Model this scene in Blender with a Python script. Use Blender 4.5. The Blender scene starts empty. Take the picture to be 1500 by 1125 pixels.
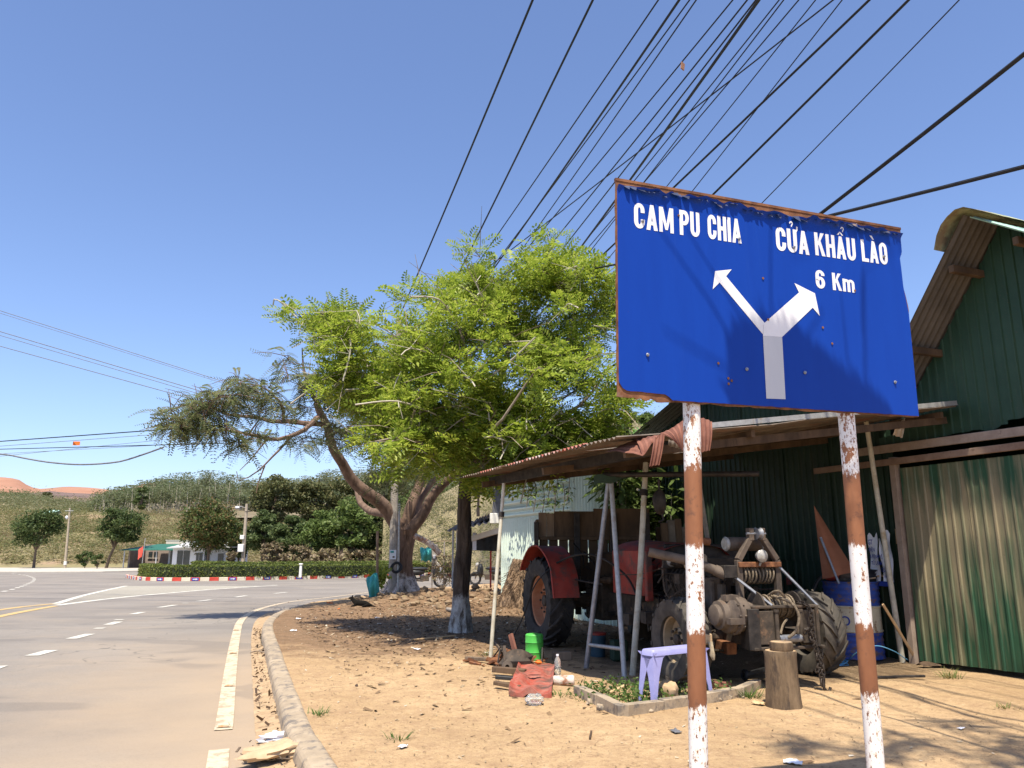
import bpy, bmesh, math, random
import numpy as np
from mathutils import Vector, Matrix, Euler, noise

R = math.radians
PI = math.pi
sc = bpy.context.scene
col = sc.collection
rng = np.random.default_rng(7)
random.seed(7)

# ------------------------------------------------------------------ camera
H = 1.15
PITCH = 12.1
cam_d = bpy.data.cameras.new("camera")
cam = bpy.data.objects.new("camera", cam_d)
col.objects.link(cam)
cam.location = (0, 0, H)
cam.rotation_euler = (R(90 + PITCH), 0, 0)
cam_d.sensor_width = 36
cam_d.lens = 27.05
cam_d.clip_start = 0.05
cam_d.clip_end = 5000
sc.camera = cam

# ------------------------------------------------------------------ sky, sun, exposure
SUN = Vector((-0.047, -0.438, 1.0)).normalized()
world = bpy.data.worlds.new("World")
sc.world = world
world.use_nodes = True
wn = world.node_tree
bg = wn.nodes["Background"]
sky = wn.nodes.new("ShaderNodeTexSky")
sky.sky_type = 'NISHITA'
sky.sun_disc = False
sky.sun_elevation = math.asin(SUN.z)
sky.sun_rotation = R(180)
sky.altitude = 300
sky.air_density = 1.0
sky.dust_density = 1.2
sky.ozone_density = 4.5
tint = wn.nodes.new("ShaderNodeMix"); tint.data_type = 'RGBA'; tint.blend_type = 'MULTIPLY'; tint.inputs[0].default_value = 1; tint.inputs[7].default_value = (1.02, .98, 1.06, 1)
wn.links.new(sky.outputs[0], tint.inputs[6]); wn.links.new(tint.outputs[2], bg.inputs[0])
bg.inputs[1].default_value = 0.142
sun_d = bpy.data.lights.new("sun", 'SUN')
sun_d.energy = 5.0
sun_d.angle = R(0.53)
sun_d.color = (1.0, 0.925, 0.79)
sun = bpy.data.objects.new("sun", sun_d)
col.objects.link(sun)
sun.rotation_euler = (-SUN).to_track_quat('-Z', 'Y').to_euler()
sc.view_settings.view_transform = 'Standard'
sc.view_settings.look = 'None'
sc.view_settings.gamma = 1
sc.view_settings.exposure = 0.58
sc.view_settings.use_curve_mapping = False
sc.cycles.max_bounces = 6
sc.cycles.diffuse_bounces = 1
sc.cycles.transparent_max_bounces = 6

# ------------------------------------------------------------------ survey helpers: directions seen from the camera turned into places
F = 1127.0
_cp, _sp = math.cos(R(PITCH)), math.sin(R(PITCH))
CAM = np.array([0, 0, H])
def ray(px, py):
    a = (px - 750) / F; b = -(py - 562.5) / F
    return np.array([a, _cp - b * _sp, _sp + b * _cp])
def A(px, py, Y):
    d = ray(px, py); p = CAM + d * (Y / d[1]); return Vector(p)
RZX = [-60, 10, 14, 25, 48, 90, 160]
RZY = [-.12, -.12, -.16, -.36, -.77, -1.09, -1.3]
def rz(y): return float(np.interp(y, RZX, RZY))
def lz(y): return rz(y) + .12
def hit(px, py, zf):
    d = ray(px, py); y = 5.0
    for _ in range(40):
        t = (zf(y) - H) / d[2]; y2 = t * d[1]; y = .5 * y + .5 * y2
    p = CAM + d * t; return Vector((p[0], p[1], zf(y)))
def G(px, py): return hit(px, py, lz)
def RD(px, py): return hit(px, py, rz)
S = .742
def W(w, n, z): return Vector(((-.38 * w + .925 * n) * S, (.925 * w + .38 * n) * S, z * S))
WD = Vector((-.38, .925, 0)); WN = Vector((.925, .38, 0)); UPV = Vector((0, 0, 1))
def srgb(r, g, b):
    f = lambda c: (c / 255 / 12.92) if c / 255 <= .04045 else ((c / 255 + .055) / 1.055) ** 2.4
    return (f(r), f(g), f(b))

# ------------------------------------------------------------------ materials
class NT:
    def __init__(s, name):
        s.m = bpy.data.materials.new(name); s.m.use_nodes = True
        s.t = s.m.node_tree; s.b = s.t.nodes["Principled BSDF"]; s.out = s.t.nodes["Material Output"]
    def n(s, typ, **k):
        x = s.t.nodes.new("ShaderNode" + typ)
        for a, v in k.items(): setattr(x, a, v)
        return x
    def l(s, a, b): s.t.links.new(a, b)
    def coord(s, which='Object', scale=(1, 1, 1), loc=(0, 0, 0)):
        if which == 'Position': o = s.n('NewGeometry').outputs['Position']
        else: o = s.n('TexCoord').outputs[which]
        mp = s.n('Mapping'); mp.inputs['Scale'].default_value = scale; mp.inputs['Location'].default_value = loc
        s.l(o, mp.inputs['Vector']); return mp.outputs[0]
    def noise(s, co, scale=5, detail=5, rough=.6, dist=0):
        x = s.n('TexNoise'); x.inputs['Scale'].default_value = scale; x.inputs['Detail'].default_value = detail
        x.inputs['Roughness'].default_value = rough; x.inputs['Distortion'].default_value = dist
        s.l(co, x.inputs['Vector']); return x.outputs['Fac']
    def ramp(s, fac, stops):
        x = s.n('ValToRGB'); e = x.color_ramp.elements
        while len(e) < len(stops): e.new(.5)
        for i, (p, c) in enumerate(stops):
            e[i].position = p; e[i].color = (*c, 1) if len(c) == 3 else c
        s.l(fac, x.inputs[0]); return x.outputs[0]
    def fac(s, f, a, b):
        x = s.n('MapRange'); x.inputs[1].default_value = a; x.inputs[2].default_value = b; x.clamp = True
        s.l(f, x.inputs[0]); return x.outputs[0]
    def mix(s, f, a, b):
        x = s.n('Mix', data_type='RGBA')
        if isinstance(f, (int, float)): x.inputs[0].default_value = f
        else: s.l(f, x.inputs[0])
        for v, i in ((a, 6), (b, 7)):
            if isinstance(v, tuple): x.inputs[i].default_value = (*v[:3], 1)
            else: s.l(v, x.inputs[i])
        return x.outputs[2]
    def math(s, op, a, b=0.0):
        x = s.n('Math', operation=op)
        for v, i in ((a, 0), (b, 1)):
            if isinstance(v, (int, float)): x.inputs[i].default_value = v
            else: s.l(v, x.inputs[i])
        return x.outputs[0]
    def bump(s, h, strength=.3, dist=.02):
        x = s.n('Bump'); x.inputs['Strength'].default_value = strength; x.inputs['Distance'].default_value = dist
        s.l(h, x.inputs['Height']); s.l(x.outputs[0], s.b.inputs['Normal'])
    def fin(s, c, rough=.8, metal=0, spec=.4):
        if isinstance(c, tuple): s.b.inputs['Base Color'].default_value = (*c, 1)
        else: s.l(c, s.b.inputs['Base Color'])
        if isinstance(rough, (int, float)): s.b.inputs['Roughness'].default_value = rough
        else: s.l(rough, s.b.inputs['Roughness'])
        s.b.inputs['Metallic'].default_value = metal
        s.b.inputs['Specular IOR Level'].default_value = spec
        return s.m

def mat(name, c1, c2=None, scale=8, rough=.8, bump=.25, metal=0, stretch=(1, 1, 1), coord='Object', c3=None, t3=(.62, .7), spec=.35, detail=6, bd=.01, s3=None):
    k = NT(name); co = k.coord(coord, stretch)
    f = k.noise(co, scale, detail, .65)
    c = k.ramp(f, [(.33, c1), (.67, c2 or c1)])
    if c3:
        g = k.noise(k.coord(coord, stretch, (3.1, 7.7, 1.3)), s3 or scale * .6, 7, .7)
        c = k.mix(k.fac(g, *t3), c, c3)
    if bump: k.bump(f, bump, bd)
    return k.fin(c, rough, metal, spec)

def leafmat(name, c1, c2, c3=None, trans=.35, rough=.55, patch=None, ps=.03):
    k = NT(name)
    r = k.n('NewGeometry').outputs['Random Per Island']
    st = [(0, c1), (.55, c2), (1, c3 or c2)]
    c = k.ramp(r, st)
    if patch: c = k.mix(k.math('MULTIPLY', k.fac(k.noise(k.coord('Position'), ps, 5, .6), .46, .58), .75), c, patch)
    k.fin(c, rough, 0, .3)
    t = k.n('BsdfTranslucent'); k.l(c, t.inputs[0])
    mx = k.n('MixShader'); mx.inputs[0].default_value = trans
    k.l(k.b.outputs[0], mx.inputs[1]); k.l(t.outputs[0], mx.inputs[2]); k.l(mx.outputs[0], k.out.inputs[0])
    return k.m

M = {}
RUST = (.20, .075, .03); RUST2 = (.30, .13, .055)
M['rust'] = mat('rust', (.10, .04, .022), RUST2, 14, .9, .4, c3=(.22, .13, .09))
M['rust_sheet'] = mat('rust_sheet', (.16, .06, .04), (.27, .12, .08), 6, .85, .2, c3=(.1, .045, .035), stretch=(1, 1, 1))
M['old_tin'] = mat('old_tin', (.085, .066, .05), (.20, .158, .122), 5, .75, .2, c3=(.17, .075, .045), t3=(.55, .66))
M['tin_red'] = mat('tin_red', (.30, .06, .04), (.36, .16, .12), 5, .75, .2, c3=(.4, .36, .32), t3=(.5, .6))
M['steel'] = mat('steel', (.22, .225, .24), (.34, .35, .37), 20, .48, .1, metal=.6, c3=(.2, .14, .1), t3=(.6, .75))
M['galv'] = mat('galv', (.32, .32, .31), (.46, .46, .44), 18, .5, .1, metal=.35, c3=(.30, .20, .12), t3=(.58, .72))
M['pole_paint'] = mat('pole_paint', (.45, .42, .33), (.62, .58, .46), 10, .7, .15, c3=(.36, .27, .15), t3=(.5, .7))
M['black_iron'] = mat('black_iron', (.018, .016, .015), (.06, .05, .042), 12, .6, .3, metal=.3, c3=(.12, .06, .03), t3=(.6, .75))
M['grime'] = mat('grime', (.035, .028, .022), (.10, .075, .053), 11, .8, .4, c3=(.2, .12, .07), t3=(.58, .72))
M['cast'] = mat('cast', (.075, .056, .042), (.16, .122, .09), 9, .75, .3, c3=(.14, .07, .035), t3=(.6, .72))
M['tyre'] = mat('tyre', (.022, .021, .020), (.05, .046, .042), 9, .85, .3, c3=(.16, .125, .09), t3=(.55, .8))
M['tyre_dusty'] = mat('tyre_dusty', (.045, .04, .033), (.115, .098, .077), 7, .9, .4, c3=(.05, .045, .04), t3=(.5, .7))
M['rim'] = mat('rim', (.36, .13, .06), (.45, .21, .11), 8, .65, .2, c3=(.2, .11, .07), t3=(.6, .72))
M['rim_tan'] = mat('rim_tan', (.28, .20, .11), (.40, .30, .19), 8, .7, .2, c3=(.12, .08, .05), t3=(.55, .7))
M['red'] = mat('red', (.26, .026, .016), (.34, .058, .036), 5, .6, .2, c3=(.09, .055, .042), t3=(.47, .64), s3=6)
M['red_scrap'] = mat('red_scrap', (.36, .06, .035), (.38, .17, .125), 9, .7, .2, c3=(.10, .065, .05), t3=(.47, .66), s3=5)
M['wood'] = mat('wood', (.15, .10, .065), (.28, .20, .13), 7, .85, .35, stretch=(1, 1, .18))
M['plank'] = mat('plank', (.20, .13, .09), (.34, .25, .18), 8, .85, .3, stretch=(.2, 1, 1), c3=(.13, .09, .065))
M['wood_dark'] = mat('wood_dark', (.05, .032, .02), (.15, .095, .055), 5, .9, .3, c3=(.03, .022, .018), stretch=(1, 1, .3))
M['wood_raw'] = mat('wood_raw', (.50, .32, .16), (.62, .44, .25), 10, .8, .2, stretch=(1, 1, .15))
M['cut_wood'] = mat('cut_wood', (.40, .26, .14), (.58, .42, .25), 9, .85, .25)
M['bark'] = mat('bark', (.085, .06, .042), (.19, .14, .095), 13, .95, .8, stretch=(1, 1, .3), bd=.02)
M['bark_grey'] = mat('bark_grey', (.22, .19, .16), (.36, .32, .27), 8, .9, .4)
M['twig'] = mat('twig', (.16, .12, .085), (.33, .27, .20), 12, .9, .2)
M['twig_pale'] = mat('twig_pale', (.36, .32, .24), (.5, .45, .36), 12, .9, .2)
M['concrete'] = mat('concrete', (.34, .28, .20), (.46, .38, .28), 6, .9, .3, c3=(.22, .19, .15), t3=(.55, .7))
M['kerb'] = mat('kerb', (.30, .235, .16), (.43, .34, .235), 5, .9, .7, c3=(.17, .145, .12), t3=(.50, .62), coord='Position', s3=9, bd=.015)
M['white_paint'] = mat('white_paint', (.70, .67, .6), (.8, .78, .72), 6, .7, .1)
M['wall_white'] = mat('wall_white', (.66, .68, .70), (.78, .78, .78), 2, .8, .1, c3=(.5, .48, .44))
M['plastic_white'] = mat('plastic_white', (.75, .75, .78), (.85, .85, .86), 20, .35, .3)
M['black'] = mat('black', (.012, .012, .012), (.03, .03, .03), 10, .5, .1)
M['cable'] = mat('cable', (.010, .010, .011), (.018, .018, .02), 10, .55, 0)
M['cable_grey'] = mat('cable_grey', (.12, .12, .13), (.2, .2, .21), 10, .6, 0)
M['glass_dark'] = mat('glass_dark', (.02, .03, .03), (.05, .06, .06), 3, .1, 0, spec=.8)
M['rope'] = mat('rope', (.32, .25, .16), (.48, .39, .26), 40, .9, .3)
M['wire_rope'] = mat('wire_rope', (.10, .075, .05), (.28, .22, .15), 60, .7, .4, metal=.3)
M['chain'] = mat('chain', (.03, .024, .02), (.09, .07, .055), 20, .6, .2, metal=.5)
M['orange'] = mat('orange', (.75, .16, .02), (.8, .2, .03), 10, .6, 0)
M['teal'] = mat('teal', (.03, .25, .25), (.06, .36, .35), 12, .7, .4)
M['blue_rope'] = mat('blue_rope', (.10, .32, .55), (.16, .42, .65), 50, .6, .2)

# ------------------------------------------------------------------ mesh builder
def ortho(d):
    d = Vector(d).normalized()
    a = Vector((0, 0, 1)) if abs(d.z) < .9 else Vector((1, 0, 0))
    u = d.cross(a).normalized(); return u, d.cross(u).normalized()
class MB:
    def __init__(s): s.v = []; s.f = []; s.mi = []; s.cur = 0
    def add(s, vs, fs, mx=None):
        o = len(s.v)
        if mx is not None: vs = [mx @ Vector(v) for v in vs]
        s.v.extend([tuple(v) for v in vs])
        for f in fs: s.f.append(tuple(i + o for i in f)); s.mi.append(s.cur)
        return s
    def box(s, c, d, rot=None, taper=1):
        x, y, z = d[0] / 2, d[1] / 2, d[2] / 2; t = taper
        vs = [(-x, -y, -z), (x, -y, -z), (x, y, -z), (-x, y, -z), (-x * t, -y * t, z), (x * t, -y * t, z), (x * t, y * t, z), (-x * t, y * t, z)]
        fs = [(0, 3, 2, 1), (4, 5, 6, 7), (0, 1, 5, 4), (1, 2, 6, 5), (2, 3, 7, 6), (3, 0, 4, 7)]
        mx = Matrix.Translation(Vector(c))
        if rot is not None:
            if isinstance(rot, (int, float)): rot = Matrix.Rotation(rot, 4, 'Z')
            elif isinstance(rot, tuple): rot = Euler(rot).to_matrix().to_4x4()
            mx = mx @ rot.to_4x4()
        return s.add(vs, fs, mx)
    def bar(s, a, b, w, h=None, up=(0, 0, 1)):
        a = Vector(a); b = Vector(b); d = b - a; L = d.length; d.normalize(); up = Vector(up)
        if abs(d.dot(up)) > .97: up = Vector((0, 1, 0)) if abs(d.y) < .9 else Vector((1, 0, 0))
        x = d.cross(up).normalized(); z = x.cross(d).normalized()
        rot = Matrix((x, d, z)).transposed()
        return s.box((a + b) / 2, (w, L, h or w), rot)
    def tube(s, pts, r, n=8, caps=True):
        pts = [Vector(p) for p in pts]; m = len(pts)
        rs = r if isinstance(r, (list, tuple)) else [r] * m
        u = None; vs = []; fs = []
        for i, p in enumerate(pts):
            d = (pts[min(i + 1, m - 1)] - pts[max(i - 1, 0)]).normalized()
            if u is None: u, w = ortho(d)
            else:
                u = (u - d * u.dot(d))
                u = u.normalized() if u.length > 1e-6 else ortho(d)[0]
                w = d.cross(u)
            for k in range(n):
                a = 2 * PI * k / n; vs.append(p + (u * math.cos(a) + w * math.sin(a)) * rs[i])
        for i in range(m - 1):
            for k in range(n):
                k2 = (k + 1) % n; fs.append((i * n + k, i * n + k2, (i + 1) * n + k2, (i + 1) * n + k))
        if caps: fs.append(tuple(range(n - 1, -1, -1))); fs.append(tuple(range((m - 1) * n, m * n)))
        return s.add(vs, fs)
    def lathe(s, prof, n=24, mx=None, close=False, cap0=True):
        vs = []; fs = []; m = len(prof)
        for (r, z) in prof:
            for k in range(n):
                a = 2 * PI * k / n; vs.append((r * math.cos(a), r * math.sin(a), z))
        rng_ = range(m) if close else range(m - 1)
        for i in rng_:
            j = (i + 1) % m
            for k in range(n):
                k2 = (k + 1) % n; fs.append((i * n + k, i * n + k2, j * n + k2, j * n + k))
        if not close:
            if cap0 and prof[0][0] > 1e-4: fs.append(tuple(range(n - 1, -1, -1)))
            if prof[-1][0] > 1e-4: fs.append(tuple(range((m - 1) * n, m * n)))
        return s.add(vs, fs, mx)
    def cyl(s, a, b, r, n=16): return s.tube([a, b], r, n)
    def prism(s, poly, h, mx=None):
        n = len(poly); vs = [(x, y, 0) for x, y in poly] + [(x, y, h) for x, y in poly]
        fs = [tuple(range(n - 1, -1, -1)), tuple(range(n, 2 * n))] + [(i, (i + 1) % n, (i + 1) % n + n, i + n) for i in range(n)]
        return s.add(vs, fs, mx)
    def grid(s, fn, nu, nv):
        vs = [fn(i / nu, j / nv) for j in range(nv + 1) for i in range(nu + 1)]
        fs = [(j * (nu + 1) + i, j * (nu + 1) + i + 1, (j + 1) * (nu + 1) + i + 1, (j + 1) * (nu + 1) + i) for j in range(nv) for i in range(nu)]
        return s.add(vs, fs)
    def blob(s, c, r, seed=0, rough=.25, n=10, m=7, freq=1.5):
        r = (r, r, r) if isinstance(r, (int, float)) else r; c = Vector(c); vs = []; fs = []
        for j in range(m + 1):
            th = PI * j / m
            for i in range(n):
                ph = 2 * PI * i / n; d = Vector((math.sin(th) * math.cos(ph), math.sin(th) * math.sin(ph), math.cos(th)))
                k = 1 + rough * noise.noise(d * freq + Vector((seed * 3.7, seed * 1.3, seed)))
                vs.append(c + Vector((d.x * r[0], d.y * r[1], d.z * r[2])) * k)
        for j in range(m):
            for i in range(n):
                i2 = (i + 1) % n; fs.append((j * n + i, (j + 1) * n + i, (j + 1) * n + i2, j * n + i2))
        return s.add(vs, fs)
    def build(s, name, m=None, parent=None, smooth=False, bevel=0, mats=None):
        me = bpy.data.meshes.new(name); me.from_pydata(s.v, [], s.f); me.validate()
        for x in (mats or ([m] if m else [])): me.materials.append(M[x] if isinstance(x, str) else x)
        if mats and len(me.polygons) == len(s.mi): me.polygons.foreach_set('material_index', s.mi)
        b = bmesh.new(); b.from_mesh(me)
        bmesh.ops.remove_doubles(b, verts=b.verts, dist=1e-5)
        bmesh.ops.recalc_face_normals(b, faces=b.faces)
        if bevel:
            es = [e for e in b.edges if len(e.link_faces) == 2 and e.calc_face_angle(0) > R(30)]
            bmesh.ops.bevel(b, geom=es, offset=bevel, segments=1, affect='EDGES', clamp_overlap=True)
        b.to_mesh(me); b.free()
        if smooth:
            me.polygons.foreach_set('use_smooth', [True] * len(me.polygons)); me.set_sharp_from_angle(angle=R(38))
        o = bpy.data.objects.new(name, me); col.objects.link(o)
        if parent is not None: o.parent = parent
        return o

def np_mesh(name, V, Fc, m, parent=None, smooth=False):
    V = np.asarray(V, np.float32); Fc = np.asarray(Fc, np.int32); k = Fc.shape[1]
    me = bpy.data.meshes.new(name); me.vertices.add(len(V)); me.vertices.foreach_set('co', V.ravel())
    me.loops.add(Fc.size); me.loops.foreach_set('vertex_index', Fc.ravel())
    me.polygons.add(len(Fc)); me.polygons.foreach_set('loop_start', np.arange(0, Fc.size, k, dtype=np.int32))
    if smooth: me.polygons.foreach_set('use_smooth', np.ones(len(Fc), bool))
    me.materials.append(M[m] if isinstance(m, str) else m); me.update(calc_edges=True)
    o = bpy.data.objects.new(name, me); col.objects.link(o)
    if parent is not None: o.parent = parent
    return o

def tag(o, label=None, cat=None, group=None, kind=None):
    if label: o['label'] = label
    if cat: o['category'] = cat
    if group: o['group'] = group
    if kind: o['kind'] = kind
    return o
def thing(name, label, cat, loc=(0, 0, 0), rz_=0, group=None):
    o = bpy.data.objects.new(name, None); col.objects.link(o); o.location = loc; o.rotation_euler = (0, 0, rz_)
    o.empty_display_size = .1
    return tag(o, label, cat, group)
def copy_tree(o, parent=None):
    c = o.copy(); col.objects.link(c)
    if parent is not None: c.parent = parent
    for ch in o.children: copy_tree(ch, c)
    return c
def rand_rot(n, up=.0, r=rng):
    """n random rotation matrices whose third axis leans to +Z by up"""
    z = r.normal(size=(n, 3)); z /= np.linalg.norm(z, axis=1)[:, None]; z[:, 2] += up
    z /= np.linalg.norm(z, axis=1)[:, None] + 1e-9
    a = r.normal(size=(n, 3)); x = np.cross(a, z); x /= np.linalg.norm(x, axis=1)[:, None] + 1e-9
    y = np.cross(z, x); return np.stack([x, y, z], axis=2)
def scatter(TV, TF, rot, loc, sc_):
    """copies of a small template as one vertex/face array"""
    TV = np.asarray(TV, float); TF = np.asarray(TF)
    V = np.einsum('nij,kj->nki', rot, TV) * np.asarray(sc_).reshape(-1, 1, 1) + np.asarray(loc)[:, None, :]
    n, k = len(loc), len(TV)
    Fc = (TF[None] + (np.arange(n) * k)[:, None, None]).reshape(-1, TF.shape[1])
    return V.reshape(-1, 3), Fc
def join(parts):
    Vs, Fs, o = [], [], 0
    for V, Fc in parts: Vs.append(V); Fs.append(Fc + o); o += len(V)
    return np.concatenate(Vs), np.concatenate(Fs)
LEAF = (np.array([(-.5, 0, 0), (0, -.26, .05), (.5, 0, 0), (0, .26, .05)]), np.array([(0, 1, 2, 3)]))
def ellipsoid_pts(n, c, r, r_=rng, shell=.35):
    d = r_.normal(size=(n, 3)); d /= np.linalg.norm(d, axis=1)[:, None]
    rad = (shell + (1 - shell) * r_.random(n)) ** .6
    return np.asarray(c) + d * rad[:, None] * np.asarray(r)
# ================================================================== SETTING: ground, road, lot
def sand_mat():
    k = NT('sand'); co = k.coord('Position')
    f1 = k.noise(co, .55, 6, .6); f2 = k.noise(co, 7, 8, .7); f3 = k.noise(co, 55, 4, .8)
    c = k.ramp(f1, [(.35, (.43, .29, .155)), (.65, (.57, .40, .225))])
    c = k.mix(k.fac(f2, .42, .72), c, (.36, .235, .135))
    c = k.mix(k.math('MULTIPLY', k.fac(f3, .52, .64), .55), c, (.27, .17, .095))
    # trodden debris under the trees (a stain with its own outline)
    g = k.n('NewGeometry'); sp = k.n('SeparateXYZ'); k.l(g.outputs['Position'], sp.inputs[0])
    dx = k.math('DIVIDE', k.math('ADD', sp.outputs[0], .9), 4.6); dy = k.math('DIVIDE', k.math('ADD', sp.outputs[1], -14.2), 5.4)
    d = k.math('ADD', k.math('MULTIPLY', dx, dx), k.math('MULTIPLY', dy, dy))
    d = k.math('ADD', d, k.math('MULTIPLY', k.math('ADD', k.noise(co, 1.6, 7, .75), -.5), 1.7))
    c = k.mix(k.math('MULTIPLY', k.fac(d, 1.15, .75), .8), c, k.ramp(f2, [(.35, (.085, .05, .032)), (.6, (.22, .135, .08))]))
    # canopy shade deepened by darkening the floor colour, ragged at its edge
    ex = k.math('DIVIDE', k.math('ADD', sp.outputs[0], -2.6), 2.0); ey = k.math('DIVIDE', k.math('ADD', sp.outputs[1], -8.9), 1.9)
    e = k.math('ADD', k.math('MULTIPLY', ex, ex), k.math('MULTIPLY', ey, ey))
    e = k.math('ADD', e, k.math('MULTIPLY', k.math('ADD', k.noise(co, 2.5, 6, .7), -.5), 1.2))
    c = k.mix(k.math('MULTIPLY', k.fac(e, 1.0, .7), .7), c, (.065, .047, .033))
    f4 = k.noise(co, 24, 5, .75); c = k.mix(k.math('MULTIPLY', k.fac(f4, .56, .66), .55), c, (.22, .14, .08)); c = k.mix(k.math('MULTIPLY', k.fac(f4, .42, .34), .5), c, (.62, .46, .29))
    h = k.math('ADD', k.math('MULTIPLY', f2, .6), k.math('MULTIPLY', f3, .35)); h = k.math('ADD', h, k.math('MULTIPLY', f4, .5))
    k.bump(h, .8, .035)
    return k.fin(c, .95, 0, .1)
def asphalt_mat():
    k = NT('asphalt'); co = k.coord('Position')
    f1 = k.noise(co, .25, 6, .6); f2 = k.noise(k.coord('Position', (.35, .8, 1)), 1.2, 8, .7, .6); f3 = k.noise(co, 80, 4, .8)
    c = k.ramp(f1, [(.35, (.20, .175, .148)), (.65, (.275, .243, .205))])
    c = k.mix(k.math('MULTIPLY', k.fac(f2, .55, .75), .45), c, (.125, .115, .105))
    c = k.mix(k.math('MULTIPLY', k.fac(k.noise(k.coord('Position', (.5, 1, 1), (4, 2, 0)), .9, 7, .7), .5, .75), .45), c, (.40, .315, .22))
    c = k.mix(k.math('MULTIPLY', k.fac(f3, .5, .64), .5), c, (.105, .095, .085))
    # blown sand along the near gutter
    g = k.n('NewGeometry'); sp = k.n('SeparateXYZ'); k.l(g.outputs['Position'], sp.inputs[0])
    lx = k.math('SUBTRACT', k.math('ADD', sp.outputs[0], k.math('MULTIPLY', sp.outputs[1], .345)), .62)
    f = k.math('ADD', lx, k.math('MULTIPLY', k.math('ADD', k.noise(co, 1.3, 7, .65), -.5), 2.2))
    near = k.fac(sp.outputs[1], 13, 8)
    c = k.mix(k.math('MULTIPLY', k.math('MULTIPLY', k.fac(f, -3.2, .4), .85), near), c, (.44, .32, .20))
    # tongue of sand washed over the lane
    dx = k.math('DIVIDE', k.math('ADD', sp.outputs[0], 1.75), 1.05); dy = k.math('DIVIDE', k.math('ADD', k.math('SUBTRACT', sp.outputs[1], 4.35), k.math('MULTIPLY', sp.outputs[0], -.12)), .36)
    d = k.math('ADD', k.math('MULTIPLY', dx, dx), k.math('MULTIPLY', dy, dy))
    d = k.math('ADD', d, k.math('MULTIPLY', k.math('ADD', k.noise(co, 3, 7, .7), -.5), 1.3))
    c = k.mix(k.math('MULTIPLY', k.fac(d, 1.1, .55), .85), c, (.50, .345, .205))
    w = k.n('TexVoronoi', feature='DISTANCE_TO_EDGE'); w.inputs['Scale'].default_value = .5
    wc = k.n('VectorMath', operation='ADD'); k.l(co, wc.inputs[0])
    nn = k.n('TexNoise'); nn.inputs['Scale'].default_value = 2; k.l(co, nn.inputs['Vector']); k.l(nn.outputs['Color'], wc.inputs[1]); k.l(wc.outputs[0], w.inputs['Vector'])
    cr = k.math('MULTIPLY', k.fac(w.outputs['Distance'], .010, .003), k.fac(f1, .50, .62)); c = k.mix(k.math('MULTIPLY', cr, .55), c, (.07, .065, .06))
    pt = k.noise(k.coord('Position', (.22, .5, 1), (7, 3, 0)), 1.0, 3, .5, 1.0); c = k.mix(k.math('MULTIPLY', k.fac(pt, .56, .60), .28), c, (.11, .10, .092))
    k.bump(f3, .5, .005)
    return k.fin(c, .85, 0, .3)
M['sand'] = sand_mat(); M['asphalt'] = asphalt_mat()
def paint_mat(name, c1, wear, c2=(.3, .24, .18)):
    k = NT(name); co = k.coord('Position'); f = k.noise(co, 9, 8, .75)
    c = k.mix(k.fac(f, wear, wear + .12), c1, c2)
    k.bump(k.noise(co, 80, 3), .3, .004); return k.fin(c, .8, 0, .3)
M['line_white'] = paint_mat('line_white', (.58, .48, .34), .47, (.37, .285, .19))
M['line_far'] = paint_mat('line_far', (.58, .55, .47), .54, (.34, .3, .24))
M['line_yellow'] = paint_mat('line_yellow', (.58, .38, .13), .48, (.34, .285, .21))
M['hatch'] = paint_mat('hatch', (.52, .48, .38), .56)
M['soil'] = mat('soil', (.20, .14, .085), (.31, .22, .13), 3, .95, .4, coord='Position', c3=(.13, .13, .05))
M['pave'] = mat('pave', (.42, .38, .31), (.52, .47, .39), 2, .9, .2, coord='Position')

def cat(pts, step=.2, closed=False):
    """Catmull-Rom through points, resampled at even steps"""
    P = [Vector(p) for p in pts]; n = len(P); out = []
    for i in range(n if closed else n - 1):
        if closed: p0, p1, p2, p3 = P[i - 1], P[i], P[(i + 1) % n], P[(i + 2) % n]
        else: p0, p1, p2, p3 = P[max(i - 1, 0)], P[i], P[i + 1], P[min(i + 2, n - 1)]
        for k in range(12):
            t = k / 12
            out.append(.5 * ((2 * p1) + (p2 - p0) * t + (2 * p0 - 5 * p1 + 4 * p2 - p3) * t * t + (3 * p1 - p0 - 3 * p2 + p3) * t ** 3))
    out.append(P[0].copy() if closed else P[-1])
    res = [out[0]]; acc = 0
    L = [0]
    for a, b in zip(out, out[1:]): L.append(L[-1] + (b - a).length)
    m = max(2, int(round(L[-1] / step))); j = 0
    res = []
    for i in range(m + 1):
        d = L[-1] * i / m
        while j < len(L) - 2 and L[j + 1] < d: j += 1
        t = (d - L[j]) / max(1e-9, L[j + 1] - L[j]); res.append(out[j].lerp(out[j + 1], t))
    return res
def side(pts, i):
    d = pts[min(i + 1, len(pts) - 1)] - pts[max(i - 1, 0)]; d.z = 0; d.normalize(); return Vector((d.y, -d.x, 0))

# base ground out to the horizon
g = MB(); ys = [-60, -20, 0, 10, 14, 25, 48, 90, 160, 400, 1200, 3000]
zs = [rz(y) - .12 for y in ys]
xs = [-3000, -600, -150, -40, 0, 40, 150, 600, 3000]
g.add([(x, y, z) for y, z in zip(ys, zs) for x in xs], [(j * 9 + i, j * 9 + i + 1, (j + 1) * 9 + i + 1, (j + 1) * 9 + i) for j in range(len(ys) - 1) for i in range(8)])
tag(g.build('ground', 'soil'), kind='structure')
# road
g = MB(); yy = [-40] + list(np.linspace(-10, 94, 105)); xx = [-140, -60] + list(np.linspace(-30, 30, 25)) + [60]
nx = len(xx)
g.add([(x, y, rz(y)) for y in yy for x in xx], [(j * nx + i, j * nx + i + 1, (j + 1) * nx + i + 1, (j + 1) * nx + i) for j in range(len(yy) - 1) for i in range(nx - 1)])
tag(g.build('road', 'asphalt'), kind='structure')
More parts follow.
